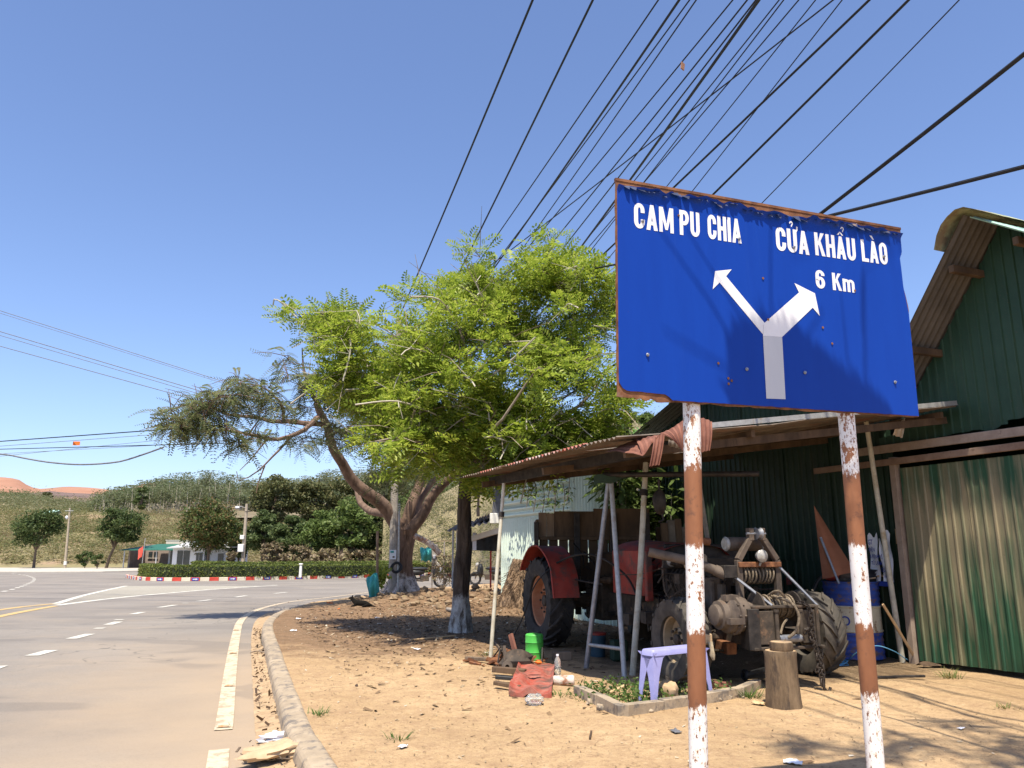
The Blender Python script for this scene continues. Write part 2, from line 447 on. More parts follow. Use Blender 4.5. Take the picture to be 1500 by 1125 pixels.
# far pavement in front of the houses
g = MB(); a = [RD(-60, 838), RD(60, 838.5), RD(150, 838), RD(215, 836.5), RD(300, 836)]; b = [RD(-60, 832.2), RD(60, 832.2), RD(150, 832.2), RD(215, 832.2), RD(300, 832.2)]
up = Vector((0, 0, .06))
g.add([p + up for p in a] + [p + up for p in b] + [p - up for p in a], [(i, i + 1, i + 6, i + 5) for i in range(4)] + [(i + 10, i + 11, i + 1, i) for i in range(4)])
tag(g.build('pavement', 'pave'), kind='structure')

# lot: raised dirt ground right of the kerb
kp = [G(*p) for p in [(449, 1113), (425, 1068), (412, 1025), (399, 977), (392, 948), (386, 921), (391, 907), (408, 896), (440, 886.5), (480, 879), (540, 871), (600, 864), (690, 857), (800, 850)]]
d0 = (kp[0] - kp[1]).normalized()
kp = [kp[0] + d0 * 6, kp[0] + d0 * 3] + kp + [Vector((9, 30, lz(30))), Vector((24, 36, lz(36)))]
KC = cat(kp, .2)
MOUND = [(-2.45, 19.0, .20, 1.6), (-.6, 18.6, .22, 1.5), (1.2, 17.4, .2, 1.6), (.2, 15.6, .10, 1.4), (-1.9, 16.9, .06, 1.5)]
def lotz(x, y):
    z = lz(y) + .028 * noise.noise(Vector((x * .8, y * .8, 0))) + .018 * noise.noise(Vector((x * 3.1, y * 3.1, 5)))
    for mx_, my_, h, r in MOUND:
        d2 = ((x - mx_) ** 2 + (y - my_) ** 2) / r ** 2
        if d2 < 6: z += h * math.exp(-d2) * (1 + .5 * noise.noise(Vector((x * 2.3, y * 2.3, 9))))
    return z
def LG(px, py):
    p = G(px, py); p.z = lotz(p.x, p.y); return p
nv = len(KC) - 1; nu = 150; V = []
for j, p in enumerate(KC):
    s_ = side(KC, j); a = p + s_ * .13; q = Vector((14 + 16 * (j / nv), -8 + 46 * (j / nv) ** 1.2, 0))
    for i in range(nu + 1):
        t = (i / nu) ** 1.7; x = a.x + (q.x - a.x) * t; y = a.y + (q.y - a.y) * t
        e = min(1, i / 2.0); V.append((x, y, lotz(x, y) * 1 - .012 * (1 - e)))
Fq = [(j * (nu + 1) + i, j * (nu + 1) + i + 1, (j + 1) * (nu + 1) + i + 1, (j + 1) * (nu + 1) + i) for j in range(nv) for i in range(nu)]
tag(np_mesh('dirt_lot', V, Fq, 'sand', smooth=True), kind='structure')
# kerb of the lot, stone by stone
kb = bpy.data.objects.new('kerb', None); col.objects.link(kb); tag(kb, kind='structure')
prof = [(-.045, -.16), (-.015, -.02), (.01, .004), (.12, .012), (.145, -.005), (.145, -.2)]
i0 = 0; step = 5
while i0 < len(KC) - 1:
    i1 = min(i0 + step, len(KC) - 1); b = MB(); rows = []
    for i in range(i0, i1 + 1):
        sh = .006 if i == i0 else (-.006 if i == i1 else 0)
        p = KC[i]; s_ = side(KC, i); t_ = Vector((-s_.y, s_.x, 0))
        rows.append([p + t_ * sh + s_ * u + Vector((0, 0, w + .008 * noise.noise(p * 2 + Vector((u * 9, 0, 0))))) for u, w in prof])
    n = len(prof); vs = [v for r_ in rows for v in r_]
    fs = [(a * n + k, a * n + (k + 1) % n, (a + 1) * n + (k + 1) % n, (a + 1) * n + k) for a in range(len(rows) - 1) for k in range(n)]
    fs += [tuple(range(n)), tuple(range(len(vs) - n, len(vs)))]
    b.add(vs, fs).build('kerb_stone', 'kerb', kb, bevel=.008); i0 = i1
# silted gutter between asphalt and kerb
ge = [RD(*p) for p in [(376, 1125), (373, 1060), (370, 1000), (368, 955), (369, 925), (376, 908), (392, 898)]]
ge = [ge[0] + (ge[0] - ge[1]).normalized() * 4] + ge
GE = cat(ge, .1); KG = cat([p - side(kp, i) * .03 for i, p in enumerate(kp[:10])], .1)
V = []; n2 = 10; m2 = len(GE)
for j, p in enumerate(GE):
    q = min(KG, key=lambda c: (c.x - p.x) ** 2 * .02 + (c.y - p.y) ** 2)
    for i in range(n2 + 1):
        t = i / n2; x = p.x + (q.x - p.x) * t; y = p.y
        z = rz(y) + .006 + .035 * t + (.012 * noise.noise(Vector((x * 9, y * 9, 1))) + .012 * noise.noise(Vector((x * 2.5, y * 2.5, 1)))) * min(1, i / 2)
        V.append((x + (.012 * noise.noise(Vector((y * 6, 0, 3))) if i == 0 else 0), y, z))
Fq = [(j * (n2 + 1) + i, j * (n2 + 1) + i + 1, (j + 1) * (n2 + 1) + i + 1, (j + 1) * (n2 + 1) + i) for j in range(m2 - 1) for i in range(n2)]
M['silt'] = mat('silt', (.33, .225, .125), (.48, .335, .195), 9, .95, .9, coord='Position', c3=(.16, .105, .065), t3=(.55, .68), s3=14, bd=.02)
tag(np_mesh('gutter', V, Fq, 'silt', smooth=True), kind='structure')

# ------------------------------------------------------------------ painted markings
def strip(pts, w, name, m, lift=.006, parent=None):
    b = MB(); vs = []
    for i, p in enumerate(pts):
        s_ = side(pts, i); 
        for sg in (-1, 1):
            q = p + s_ * (w / 2 * sg); q.z = rz(q.y) + lift; vs.append(q)
    b.add(vs, [(2 * i, 2 * i + 1, 2 * i + 3, 2 * i + 2) for i in range(len(pts) - 1)])
    o = b.build(name, m, parent)
    if parent is None: tag(o, kind='structure')
    return o
el = [(330, 1050), (338, 980), (345, 935), (352, 911), (366, 899), (390, 889.5), (430, 881), (480, 875.5), (540, 868), (600, 861.5), (690, 854)]
EL = cat([RD(327, 1070)] + [RD(*p) for p in el], .12)
edge = strip(EL, .125, 'edge_line', 'line_white')
e2 = [RD(321, 1099), RD(318, 1125)]; e2.append(e2[1] + (e2[1] - e2[0]).normalized() * 2.2)
strip(cat(e2, .12), .125, 'edge_line', 'line_white')
M['stud'] = mat('stud', (.45, .38, .28), (.6, .5, .36), 30, .6, .2)
M['stud_face'] = mat('stud_face', (.6, .25, .05), (.7, .6, .45), 30, .4, 0)
for py in (1066, 1006, 958, 924):
    p = RD(330 + (1050 - py) * .125 if py < 1050 else 327, py); b = MB()
    b.box((0, 0, .012), (.10, .07, .022), None, .7); o = b.build('road_stud', 'stud', None, bevel=.004); o.parent = edge
    o.location = (p.x, p.y, rz(p.y) + .008); o.rotation_euler = (0, 0, .35)
    f = MB().box((0, -.034, .012), (.07, .006, .012)).build('reflector', 'stud_face', o)
for a, b in [((46, 961), (76, 953)), ((104, 936), (132, 929)), ((143, 921.3), (149, 920)), ((158, 915.5), (174, 911)), ((172, 908.5), (177, 907.6)), ((194, 900), (209, 897)),
             ((233, 890), (257, 886.5)), ((270, 884), (273, 883.6)), ((290, 881), (309, 878.6)), ((345, 875), (361, 872.6)), ((402, 869.5), (420, 867.6)), ((-40, 990), (0, 976))]:
    strip([RD(*a), RD(*b)], .16, 'lane_dash', 'line_far')
fc = cat([RD(*p) for p in [(-30, 874), (3, 867), (16, 864), (30, 859.5), (42, 855), (49, 851), (50, 847.5), (44, 844.5), (36, 842.5), (24, 841), (8, 840)]], .5)
for i in range(0, len(fc) - 3, 5): strip(fc[i:i + 3], .18, 'lane_dash', 'line_far')
yl = [(-40, 899), (0, 893.5), (40, 888.3), (80, 884.6)]
strip(cat([RD(*p) for p in yl], .5), .2, 'centre_line', 'line_yellow')
strip(cat([RD(*p) for p in [(-40, 912), (0, 903), (40, 895), (80, 888)]], .5), .2, 'centre_line', 'line_yellow')
top_ = [RD(*p) for p in [(82, 884.5), (130, 870.5), (185, 858.3), (300, 857.3), (406, 856.9)]]; bot_ = [RD(*p) for p in [(82, 887), (160, 877.3), (230, 870.5), (320, 863), (406, 857.5)]]
strip(cat(top_[:3], .5), .2, 'island_outline', 'line_far'); strip(cat(top_[2:], .5), .2, 'island_outline', 'line_far'); strip(cat(bot_, .5), .25, 'island_outline', 'line_far')
hb = MB(); tl = cat(top_[:3], .05); 
for k in range(1, 17):
    f = k / 17; a = tl[int(len(tl) * f * .999)]; q = cat(bot_, .05); c = q[int(len(q) * (.10 + .86 * f))]
    s_ = Vector((0, .16 + .12 * f, 0)); w4 = []
    for e in (a, a.lerp(c, .5), c):
        for sg in (-1, 1):
            v = e + s_ * sg; v.z = rz(v.y) + .005; w4.append(v)
    hb.add(w4, [(0, 1, 3, 2), (2, 3, 5, 4)])
tag(hb.build('hatch_stripes', 'hatch'), kind='structure')

# ------------------------------------------------------------------ roundabout
fr = [RD(*p) for p in [(188, 845.5), (196, 848.6), (215, 850.6), (260, 851.2), (330, 850.6), (400, 849.3), (470, 847.8), (540, 846), (610, 844), (690, 842)]]
x9 = fr[-1]
ring = fr + [Vector((6, 57, 0)), Vector((10, 64, 0)), Vector((8, 72, 0)), Vector((-2, 77, 0)), Vector((-14, 74, 0)), Vector((-22, 64, 0)), Vector((-24.6, 56, 0))]
for p in ring: p.z = rz(p.y)
RK = cat(ring, .54, True)
isl = bpy.data.objects.new('roundabout_island', None); col.objects.link(isl); tag(isl, kind='structure')
b = MB(); c0 = Vector((-8, 61, 0)); n = len(RK) - 1
b.add([Vector((p.x, p.y, rz(p.y) + .13)).lerp(Vector((-8, 61, rz(61) + .13)), .006) for p in RK[:-1]] + [Vector((-8, 61, rz(61) + .2))], [(i, (i + 1) % n, n) for i in range(n)])
b.build('island_soil', 'soil', isl)
M['kerb_red'] = mat('kerb_red', (.50, .045, .03), (.62, .09, .06), 4, .7, .1, c3=(.5, .36, .28), t3=(.66, .74))
M['kerb_cream'] = mat('kerb_cream', (.62, .54, .40), (.74, .66, .5), 4, .75, .1, c3=(.4, .3, .2), t3=(.64, .74))
M['arrow_blue'] = mat('arrow_blue', (.03, .06, .33), (.04, .08, .4), 6, .5, .05)
ks = {}
for nm in ('kerb_red', 'kerb_cream'):
    o = MB().box((0, 0, .06), (.53, .16, .30), None, 1).build('kerb_stone', nm, isl, bevel=.015); ks[nm] = o.data; bpy.data.objects.remove(o)
plq = MB().box((0, -.09, .10), (.40, .012, .17)).build('arrow_plaque', 'arrow_blue', isl, bevel=.004)
aw = MB().prism([(-.14, -.025), (.03, -.025), (.03, -.06), (.15, 0), (.03, .06), (.03, .025), (-.14, .025)], .004, Matrix.Translation((0, -.096, .10)) @ Matrix.Rotation(R(90), 4, 'X')).build('arrow', 'white_paint', plq)
pd, ad = plq.data, aw.data; bpy.data.objects.remove(aw); bpy.data.objects.remove(plq)
for i in range(n):
    p, q = RK[i], RK[(i + 1) % n]
    if i > 120: break
    d = q - p; o = bpy.data.objects.new('kerb_stone', ks['kerb_red' if i % 2 else 'kerb_cream']); col.objects.link(o); o.parent = isl
    o.location = (p + q) / 2; o.rotation_euler = (0, 0, math.atan2(d.y, d.x))
    if i % 4 == 3 and i < 70:
        a = bpy.data.objects.new('arrow_plaque', pd); col.objects.link(a); a.parent = isl; a.location = (p + q) / 2 + Vector((0, 0, .01)); a.rotation_euler = o.rotation_euler
        c = bpy.data.objects.new('arrow', ad); col.objects.link(c); c.parent = a
M['hedge'] = leafmat('hedge', (.08, .12, .022), (.16, .20, .04), (.25, .26, .07), .4)
M['hedge_core'] = mat('hedge_core', (.025, .035, .012), (.04, .05, .02), 5, .95, 0)
def hedge(label, path, wid, ht, n, seg):
    pts = [p for p in path]
    t = thing('hedge', label, 'hedge', tuple(pts[len(pts) // 2]))
    o0 = Vector(t.location); b = MB(); prof = [(-.42, 0), (-.45, .9), (-.38, 1), (.38, 1), (.45, .9), (.42, 0)]
    vs = []
    for i, p in enumerate(pts):
        s_ = side(pts, i)
        for u, w in prof: vs.append(p + s_ * (u * wid) + Vector((0, 0, w * ht * .93)) - o0)
    k = 6; b.add(vs, [(i * k + j, i * k + (j + 1) % k, (i + 1) * k + (j + 1) % k, (i + 1) * k + j) for i in range(len(pts) - 1) for j in range(k)])
    b.build('stems', 'hedge_core', t)
    ii = rng.integers(0, len(pts) - 1, n); fr_ = rng.random(n); P0 = np.array([pts[i] for i in ii]); P1 = np.array([pts[i + 1] for i in ii])
    base = P0 + (P1 - P0) * fr_[:, None]; sd = np.array([side(pts, i) for i in ii])
    face = rng.random(n); u = np.where(face < .45, -.47, np.where(face < .85, (rng.random(n) - .5) * .96, .47)); w = np.where((face >= .45) & (face < .85), 1.0, rng.random(n))
    wob = np.array([noise.noise(Vector((x * 1.1, y * 1.1, 3))) for x, y, _ in base]) * .06
    loc = base + sd * (u * wid + rng.normal(size=n) * .03)[:, None]; loc[:, 2] += (w * ht + wob * w + rng.normal(size=n) * .03)
    V_, F_ = scatter(*LEAF, rand_rot(n, .5), loc - np.array(o0), .08 + .1 * rng.random(n))
    tag(np_mesh('foliage', V_, F_, 'hedge', t), kind='stuff'); return t
inn = [RK[i] - side(RK, i) * 0 for i in range(len(RK))]
def inset(d, i0, i1): 
    out = []
    for i in range(i0, i1):
        j = i % n; q = RK[j] + (Vector((-8, 61, 0)) - RK[j]).normalized() * d; q.z = rz(q.y) + .12; out.append(q)
    return out
hedge('low clipped hedge just behind the red and white kerb of the roundabout', inset(1.15, -3, 66), .8, .78, 26000, 1)
hedge('second clipped hedge ring inside the roundabout, seen over the first hedge', inset(4.6, -3, 66), .8, .95, 16000, 1)
b = MB().box((0, 0, .35), (.16, .16, .7), None, .8).box((0, 0, .74), (.2, .2, .08)); o = b.build('bollard', 'white_paint', bevel=.02); o.location = A(441, 826, 46); o.location.z = rz(47) + .3
tag(o, 'small white concrete bollard rising from the clipped roundabout hedge', 'bollard')

# ------------------------------------------------------------------ hills
def hill(name, ridge, Y1, Y0, m, z0=None, back=1.25, rough=1.2, fr=.03, nu=120, nvv=26, y0f=None, shape=1.0):
    V = []; px0, px1 = ridge[0][0], ridge[-1][0]
    for j in range(nvv + 1):
        t = j / nvv
        for i in range(nu + 1):
            px = px0 + (px1 - px0) * i / nu; py = np.interp(px, [r_[0] for r_ in ridge], [r_[1] for r_ in ridge])
            yb = y0f(px) if y0f else Y0
            zb = (rz(min(yb, 160)) - .3) if z0 is None else z0
            top = A(px, py, Y1); 
            if t <= .85:
                k = t / .85; Y = yb + (Y1 - yb) * k; z = zb + (top.z - zb) * (k ** shape)
            else:
                k = (t - .85) / .15; Y = Y1 * (1 + (back - 1) * k); z = top.z - (top.z - zb) * k * .5
            d = ray(px, 805); x = d[0] / d[1] * Y
            V.append((x, Y, z + rough * noise.noise(Vector((x * fr, Y * fr, 2))) * min(1, t * 4)))
    Fq = [(j * (nu + 1) + i, j * (nu + 1) + i + 1, (j + 1) * (nu + 1) + i + 1, (j + 1) * (nu + 1) + i) for j in range(nvv) for i in range(nu)]
    o = np_mesh(name, V, Fq, m, smooth=True); tag(o, kind='structure'); o['_'] = 0; del o['_']
    return np.array(V).reshape(nvv + 1, nu + 1, 3)
def on(grid, n_, t0, t1, u0=0, u1=1):
    J, I = grid.shape[0] - 1, grid.shape[1] - 1
    a = (t0 + (t1 - t0) * rng.random(n_)) * J; b_ = (u0 + (u1 - u0) * rng.random(n_)) * I
    j = np.minimum(a.astype(int), J - 1); i = np.minimum(b_.astype(int), I - 1); fa = (a - j)[:, None]; fb = (b_ - i)[:, None]
    return (grid[j, i] * (1 - fa) * (1 - fb) + grid[j + 1, i] * fa * (1 - fb) + grid[j, i + 1] * (1 - fa) * fb + grid[j + 1, i + 1] * fa * fb)
M['red_earth'] = mat('red_earth', (.30, .145, .085), (.38, .20, .125), .02, .95, 0, coord='Position', c3=(.27, .17, .11), s3=.03, t3=(.56, .66))
M['burnt'] = mat('burnt', (.13, .085, .075), (.20, .135, .10), .03, .95, 0, coord='Position', c3=(.36, .23, .13), s3=.02, t3=(.58, .64))
M['scrub'] = mat('scrub', (.19, .16, .085), (.30, .24, .14), .06, .95, 0, coord='Position', c3=(.11, .12, .05), s3=.05)
M['grass_dry'] = mat('grass_dry', (.26, .205, .105), (.20, .185, .075), .07, .95, .3, coord='Position', c3=(.34, .23, .145), s3=.045, t3=(.5, .62))
M['wood_floor'] = mat('wood_floor', (.16, .13, .075), (.24, .19, .12), .08, .95, 0, coord='Position')
hill('red_hill', [(-700, 690), (-200, 702), (-60, 698), (0, 700), (14, 702), (30, 711), (45, 714.5), (85, 711), (125, 714), (160, 718), (185, 715), (200, 708), (222, 707.5), (240, 713), (330, 720), (600, 715)], 900, 560, 'red_earth', z0=20, rough=3, fr=.012)
hb_ = hill('burnt_hill', [(-500, 722), (20, 724), (50, 719), (62, 717), (90, 720), (140, 725), (200, 727), (300, 730), (460, 728)], 560, 330, 'burnt', z0=14, rough=2.5, fr=.02)
hs_ = hill('scrub_hill', [(-500, 722), (0, 722.5), (25, 723), (50, 727), (85, 734), (120, 738), (180, 740), (300, 742)], 430, 215, 'scrub', z0=9, rough=2, fr=.03)
hg_ = hill('grass_slope', [(-500, 748), (-100, 747), (0, 745), (60, 748), (130, 751), (200, 754), (300, 760), (430, 764), (560, 760)], 210, 97, 'grass_dry', rough=1.2, fr=.05, shape=1.15)
hw_ = hill('wooded_hill', [(130, 760), (165, 750), (200, 743), (250, 738), (330, 734), (450, 733), (560, 727), (640, 700), (760, 670), (900, 640)], 335, 200, 'wood_floor', z0=9, rough=1.5, fr=.03)
he_ = hill('hillside', [(560, 752), (620, 735), (680, 712), (760, 680), (830, 648), (900, 618), (990, 606), (1150, 610), (1500, 630), (1900, 650)], 80, 24, 'scrub', rough=1.0, fr=.12, y0f=lambda px: float(np.interp(px, [560, 700, 760, 1000, 1900], [66, 60, 30, 21, 19])))

# far wood that reads as one mass
M['wood_far'] = leafmat('wood_far', (.10, .13, .06), (.13, .16, .072), (.155, .175, .085), .4, patch=(.155, .165, .085), ps=.02)
M['scrub_leaf'] = leafmat('scrub_leaf', (.125, .14, .065), (.175, .175, .085), (.22, .20, .11), .4, patch=(.10, .13, .055), ps=.012)
M['grass_leaf'] = leafmat('grass_leaf', (.15, .155, .06), (.195, .185, .075), (.235, .20, .095), .4, patch=(.25, .185, .11), ps=.035)
M['bush_leaf'] = leafmat('bush_leaf', (.105, .125, .045), (.145, .155, .058), (.18, .175, .07), .4)
tr = on(hw_, 1700, .18, .90, 0, .75); hts = (5.0 + 3.0 * rng.random(len(tr))) * np.array([1.15 + .75 * noise.noise(Vector((p[0] * .022, p[1] * .022, 4))) for p in tr])
k = 70; n_ = len(tr) * k; ii = np.repeat(np.arange(len(tr)), k)
q = rng.normal(size=(n_, 3)) * np.array([1.15, 1.15, .2]); q[:, 2] = np.clip(q[:, 2], -.6, .24) * hts[ii] + hts[ii] * .78
V_, F_ = scatter(*LEAF, rand_rot(n_, 1.5), tr[ii] + q, .55 + .5 * rng.random(n_))
tag(np_mesh('distant_wood', V_, F_, 'wood_far'), 'pale olive wood of thin trees covering the far hill', 'wood', kind='stuff')
b = MB()
for p, h in list(zip(tr, hts))[::2]: b.tube([p, p + np.array([rng.normal() * .4, 0, h])], [.14, .05], 3, False)
tag(b.build('distant_trunks', 'twig_pale'), 'pale thin trunks of the wood on the far hill', 'wood', kind='stuff')
def shrub_mass(name, label, grid, n_, k, spread, size, m, t0, t1, u0, u1, zf=.6):
    c = on(grid, n_, t0, t1, u0, u1); s_ = .5 + rng.random(n_); ii = np.repeat(np.arange(n_), k); N = n_ * k
    q = rng.normal(size=(N, 3)) * spread * s_[ii][:, None]; q[:, 2] = np.abs(q[:, 2]) * zf
    V_, F_ = scatter(*LEAF, rand_rot(N, 1.6), c[ii] + q, size * (.6 + .8 * rng.random(N)))
    return tag(np_mesh(name, V_, F_, m), label, 'scrub', kind='stuff')
shrub_mass('hill_scrub', 'mottled scrub on the hill below the red ridge', hs_, 1000, 40, 2.2, .9, 'scrub_leaf', .1, .88, .3, .85)
shrub_mass('slope_grass', 'tall olive grass and brush on the slope behind the street trees', hg_, 3000, 28, 1.0, .42, 'grass_leaf', .05, .85, .3, 1)
shrub_mass('slope_bushes', 'green brush scattered over the grassy slope', hg_, 420, 90, 1.3, .42, 'bush_leaf', .15, .88, .35, 1, .7)
shrub_mass('bank_brush', 'dry brush covering the bank behind the sheds', he_, 3000, 40, .45, .16, 'bush_leaf', .05, .85, 0, .7, .8)

# ------------------------------------------------------------------ far trees, each its own
M['tree_dark'] = leafmat('tree_dark', (.065, .10, .032), (.105, .145, .046), (.15, .185, .068), .4)
M['tree_mid'] = leafmat('tree_mid', (.085, .13, .032), (.14, .20, .05), (.21, .265, .08), .4)
M['tree_street'] = leafmat('tree_street', (.045, .075, .022), (.075, .11, .03), (.125, .155, .05), .3)
M['tree_acacia'] = leafmat('tree_acacia', (.075, .09, .03), (.12, .13, .045), (.17, .15, .06), .3)
M['tree_dry'] = leafmat('tree_dry', (.17, .125, .075), (.26, .20, .12), (.22, .2, .09), .25)
M['tree_autumn'] = leafmat('tree_autumn', (.05, .085, .02), (.10, .135, .035), (.22, .12, .05), .3)
def far_tree(name, label, x, y, z, ht, wd, m, leaf, ncl, per, low=.3, trunk='bark', lean=0, group=None, tr_=.16, cl=.36, trunk_w=.02):
    t = thing(name, label, 'tree' if 'tree' in name else 'bush', (x, y, z), 0, group)
    cz = ht * (1 + low) / 2; rz_ = ht * (1 - low) / 2
    c = ellipsoid_pts(ncl, (lean, 0, cz), (wd / 2 * .8, wd / 2 * .8, rz_ * .82), shell=.45)
    c[:, :2] *= (.72 + .38 * rng.random((ncl, 1))); 
    ii = np.repeat(np.arange(ncl), per); N = len(ii); r_ = wd * cl * .5 * (.6 + .7 * rng.random(ncl))
    d = rng.normal(size=(N, 3)); d /= np.linalg.norm(d, axis=1)[:, None]; d *= (rng.random(N) ** .4)[:, None]
    P = c[ii] + d * r_[ii][:, None] * np.array([1, 1, .62])
    P[:, 2] = np.maximum(P[:, 2], .05 * ht)
    V_, F_ = scatter(*LEAF, rand_rot(N, .9), P, leaf * (.6 + .8 * rng.random(N)))
    tag(np_mesh('crown', V_, F_, m, t), kind='stuff')
    b = MB(); top = Vector((lean * .8, 0, cz)); w_ = max(ht * trunk_w, .05)
    b.tube([(0, 0, -.15), (lean * .2, 0, ht * low * .5), Vector((lean * .55, 0, ht * low)), top], [w_ * 1.3, w_, w_ * .85, w_ * .4], 7)
    for i in range(min(ncl, 9)):
        e = Vector(c[i]); b.tube([Vector((lean * .5, 0, ht * low * .95)), Vector((lean * .5, 0, ht * low)).lerp(e, .5) + Vector((0, 0, .05 * ht)), e], [w_ * .55, w_ * .35, w_ * .12], 4, False)
    b.build('trunk', trunk, t); return t
def px_tree(name, label, px, base_py, top_py, wpx, m, leaf, ncl, per, Y=None, **k):
    p = RD(px, base_py) if Y is None else Vector((A(px, 805, Y).x, Y, rz(Y)))
    s_ = p.y / F; return far_tree(name, label, p.x, p.y, p.z, (base_py - top_py) * s_ if Y is None else A(px, top_py, Y).z - p.z, wpx * s_, m, leaf, ncl, per, **k)
px_tree('street_tree', 'dark round-crowned street tree left of the leaning concrete pole', 49, 833, 746, 76, 'tree_street', .3, 42, 170, low=.30)
px_tree('street_tree', 'dark round-crowned street tree with slanting trunk left of the green awning', 155, 833, 740, 66, 'tree_street', .3, 40, 170, low=.32, lean=1.3)
px_tree('street_tree', 'broad street tree with reddish leaf tips in front of the white house', 306, 835, 727, 100, 'tree_autumn', .3, 60, 200, low=.22, Y=86)
bl = 'rounded dark green bush on the verge between the pole and the slanting tree'
px_tree('round_bush', bl, 124, 833, 806, 26, 'tree_street', .3, 14, 60, low=.08)
px_tree('round_bush', 'low spreading bush hugging the foot of the slanting street tree', 142, 834, 812, 20, 'tree_dark', .3, 10, 60, low=.08)
px_tree('lone_tree', 'tall dark tree standing at the edge of the pale hillside wood', 200, 800, 711, 24, 'tree_dark', 1.1, 16, 60, Y=225, low=.62)
px_tree('lone_tree', 'small tree silhouetted on the ridge beneath the red hill', 59, 800, 710, 13, 'tree_acacia', 2.2, 10, 50, Y=420, low=.75)
TH = [(398, 690, 80, 90, 3), (455, 698, 66, 92, 3), (350, 762, 40, 92, 0), (385, 742, 56, 86, 0), (425, 748, 60, 83, 0), (472, 742, 62, 80, 1), (515, 722, 66, 78, 1), (552, 735, 60, 81, 0),
      (596, 712, 70, 84, 1), (640, 700, 80, 82, 0), (690, 712, 70, 80, 0), (500, 690, 70, 95, 3), (560, 680, 90, 98, 3)]
TLAB = {0: ('thicket_tree', 'dark green tree crowded into the thicket behind the roundabout', 'tree_dark'), 1: ('thicket_tree', 'brighter mid-green tree at the front of the roadside thicket', 'tree_mid'), 3: ('acacia_tree', 'dull olive feathery tree rising above the roadside thicket', 'tree_acacia')}
THL = ['olive feathery tree towering above the thicket just right of the pole with meter boxes', 'olive feathery tree above the middle of the thicket', 'dark green tree crowding the left side of the pole with meter boxes', 'dark green tree just right of the pole with meter boxes, at the thicket front', 'dark green tree at the thicket front, second to the right of the meter-box pole',
       'bright green tree in the middle of the thicket front', 'bright green tree under the big slanting limb of the spreading tree', 'dark green tree directly left of the thick forked trunk', 'bright green tree seen right behind the thick forked trunk', 'dark green tree between the thick forked trunk and the dark trunk', 'dark green tree seen right behind the dark limed trunk', 'olive feathery tree farthest back, over the middle of the thicket', 'olive feathery tree farthest back, behind the slanting limb']
for (px, tp, w_, Y, kd), lb in zip(TH, THL):
    nm, _, mm = TLAB[kd]
    px_tree(nm, lb, px, 833, tp, w_, mm, .36, 44, 150, Y=Y, low=.45 if kd == 3 else .12, group='trees of the thicket behind the roundabout')
for (px, tp, w_), lb in zip([(398, 793, 46), (436, 797, 46), (478, 803, 50), (520, 800, 50), (556, 800, 40), (343, 806, 26), (600, 800, 44)], ['straw-coloured dry bush just right of the meter-box pole', 'straw-coloured dry bush behind the white bollard', 'straw-coloured dry bush below the middle of the thicket, tall one', 'straw-coloured dry bush below the slanting limb', 'straw-coloured dry bush left of the planted brown pole', 'small dry bush beside the right end of the white house', 'straw-coloured dry bush glimpsed right of the thick forked trunk']):
    px_tree('dry_bush', lb, px, 833, tp, w_, 'tree_dry', .4, 16, 60, Y=77, low=.05, group='dry bushes in front of the thicket')
HT = [(700, 655, 60, 40, 1), (770, 625, 70, 46, 3), (835, 600, 80, 44, 1), (905, 588, 90, 42, 3), (960, 592, 70, 40, 1), (880, 632, 70, 32, 3), (740, 690, 60, 36, 1), (1010, 575, 90, 50, 1)]
HTL = ['light green tree on the bank just right of the dark limed trunk', 'olive feathery tree on the bank above the left end of the canopy', 'light green tree on the bank above the mint shed roof', 'olive feathery tree on the bank behind the left edge of the sign', 'light green tree on the bank behind the banana plant', 'small olive tree on the bank left of the banana plant', 'light green tree low on the bank between trunk and mint shed', 'light green tree on the bank hidden mostly by the sign']
for (px, tp, w_, Y, kd), lb in zip(HT, HTL):
    p = A(px, 805, Y); gz = float(np.interp(Y, [22, 80], [0.2, 9])); top = A(px, tp, Y).z
    far_tree('bank_tree', lb, p.x, Y, gz, max(2, top - gz), w_ * Y / F, 'tree_mid' if kd == 1 else 'tree_acacia', .3, 34, 90, low=.25, group='trees on the bank')

# ------------------------------------------------------------------ far houses, poles, flag
M['awning'] = mat('awning', (.02, .10, .065), (.03, .14, .09), 2, .6, .1)
M['cream'] = mat('cream', (.58, .52, .42), (.66, .6, .5), 2, .85, .1, c3=(.4, .33, .26))
M['brown_wall'] = mat('brown_wall', (.26, .20, .16), (.36, .29, .24), 2, .85, .1)
M['grey_roof'] = mat('grey_roof', (.38, .38, .37), (.5, .5, .48), 2, .7, .1)
M['frame_grey'] = mat('frame_grey', (.4, .4, .4), (.5, .5, .5), 5, .5, 0)
h0 = Vector((A(183, 805, 92).x, 92, rz(92))); u = 92 / F
hs = thing('roadside_shop', 'low house with green sheet awning on thin posts and a cream parapet', 'house', h0)
b = MB(); b.box((40 * u, 5.2, 1.3), (80 * u, .2, 3.0)); b.box((-.05, 3.3, 1.2), (.2, 4, 2.4)); b.build('wall', 'brown_wall', hs)
MB().box((61 * u, 3.3, 1.25), (30 * u, .18, 2.5)).build('front_panel', 'wall_white', hs)
for x0, x1 in ((49, 60), (66, 76)):
    d = MB().box(((x0 + x1) / 2 * u, 3.18, 1.05), ((x1 - x0) * u, .08, 2.1)).build('door', 'glass_dark', hs, bevel=.02)
    MB().box(((x0 + x1) / 2 * u, 3.13, 1.05), (.05, .04, 2.1)).build('door_bar', 'frame_grey', d)
for x in (9, 17):
    w_ = MB().box((x * u, 5.05, 1.55), (.45, .08, .7)).build('window', 'glass_dark', hs); MB().box((x * u, 5.0, 1.15), (.6, .1, .06)).build('sill', 'cream', w_)
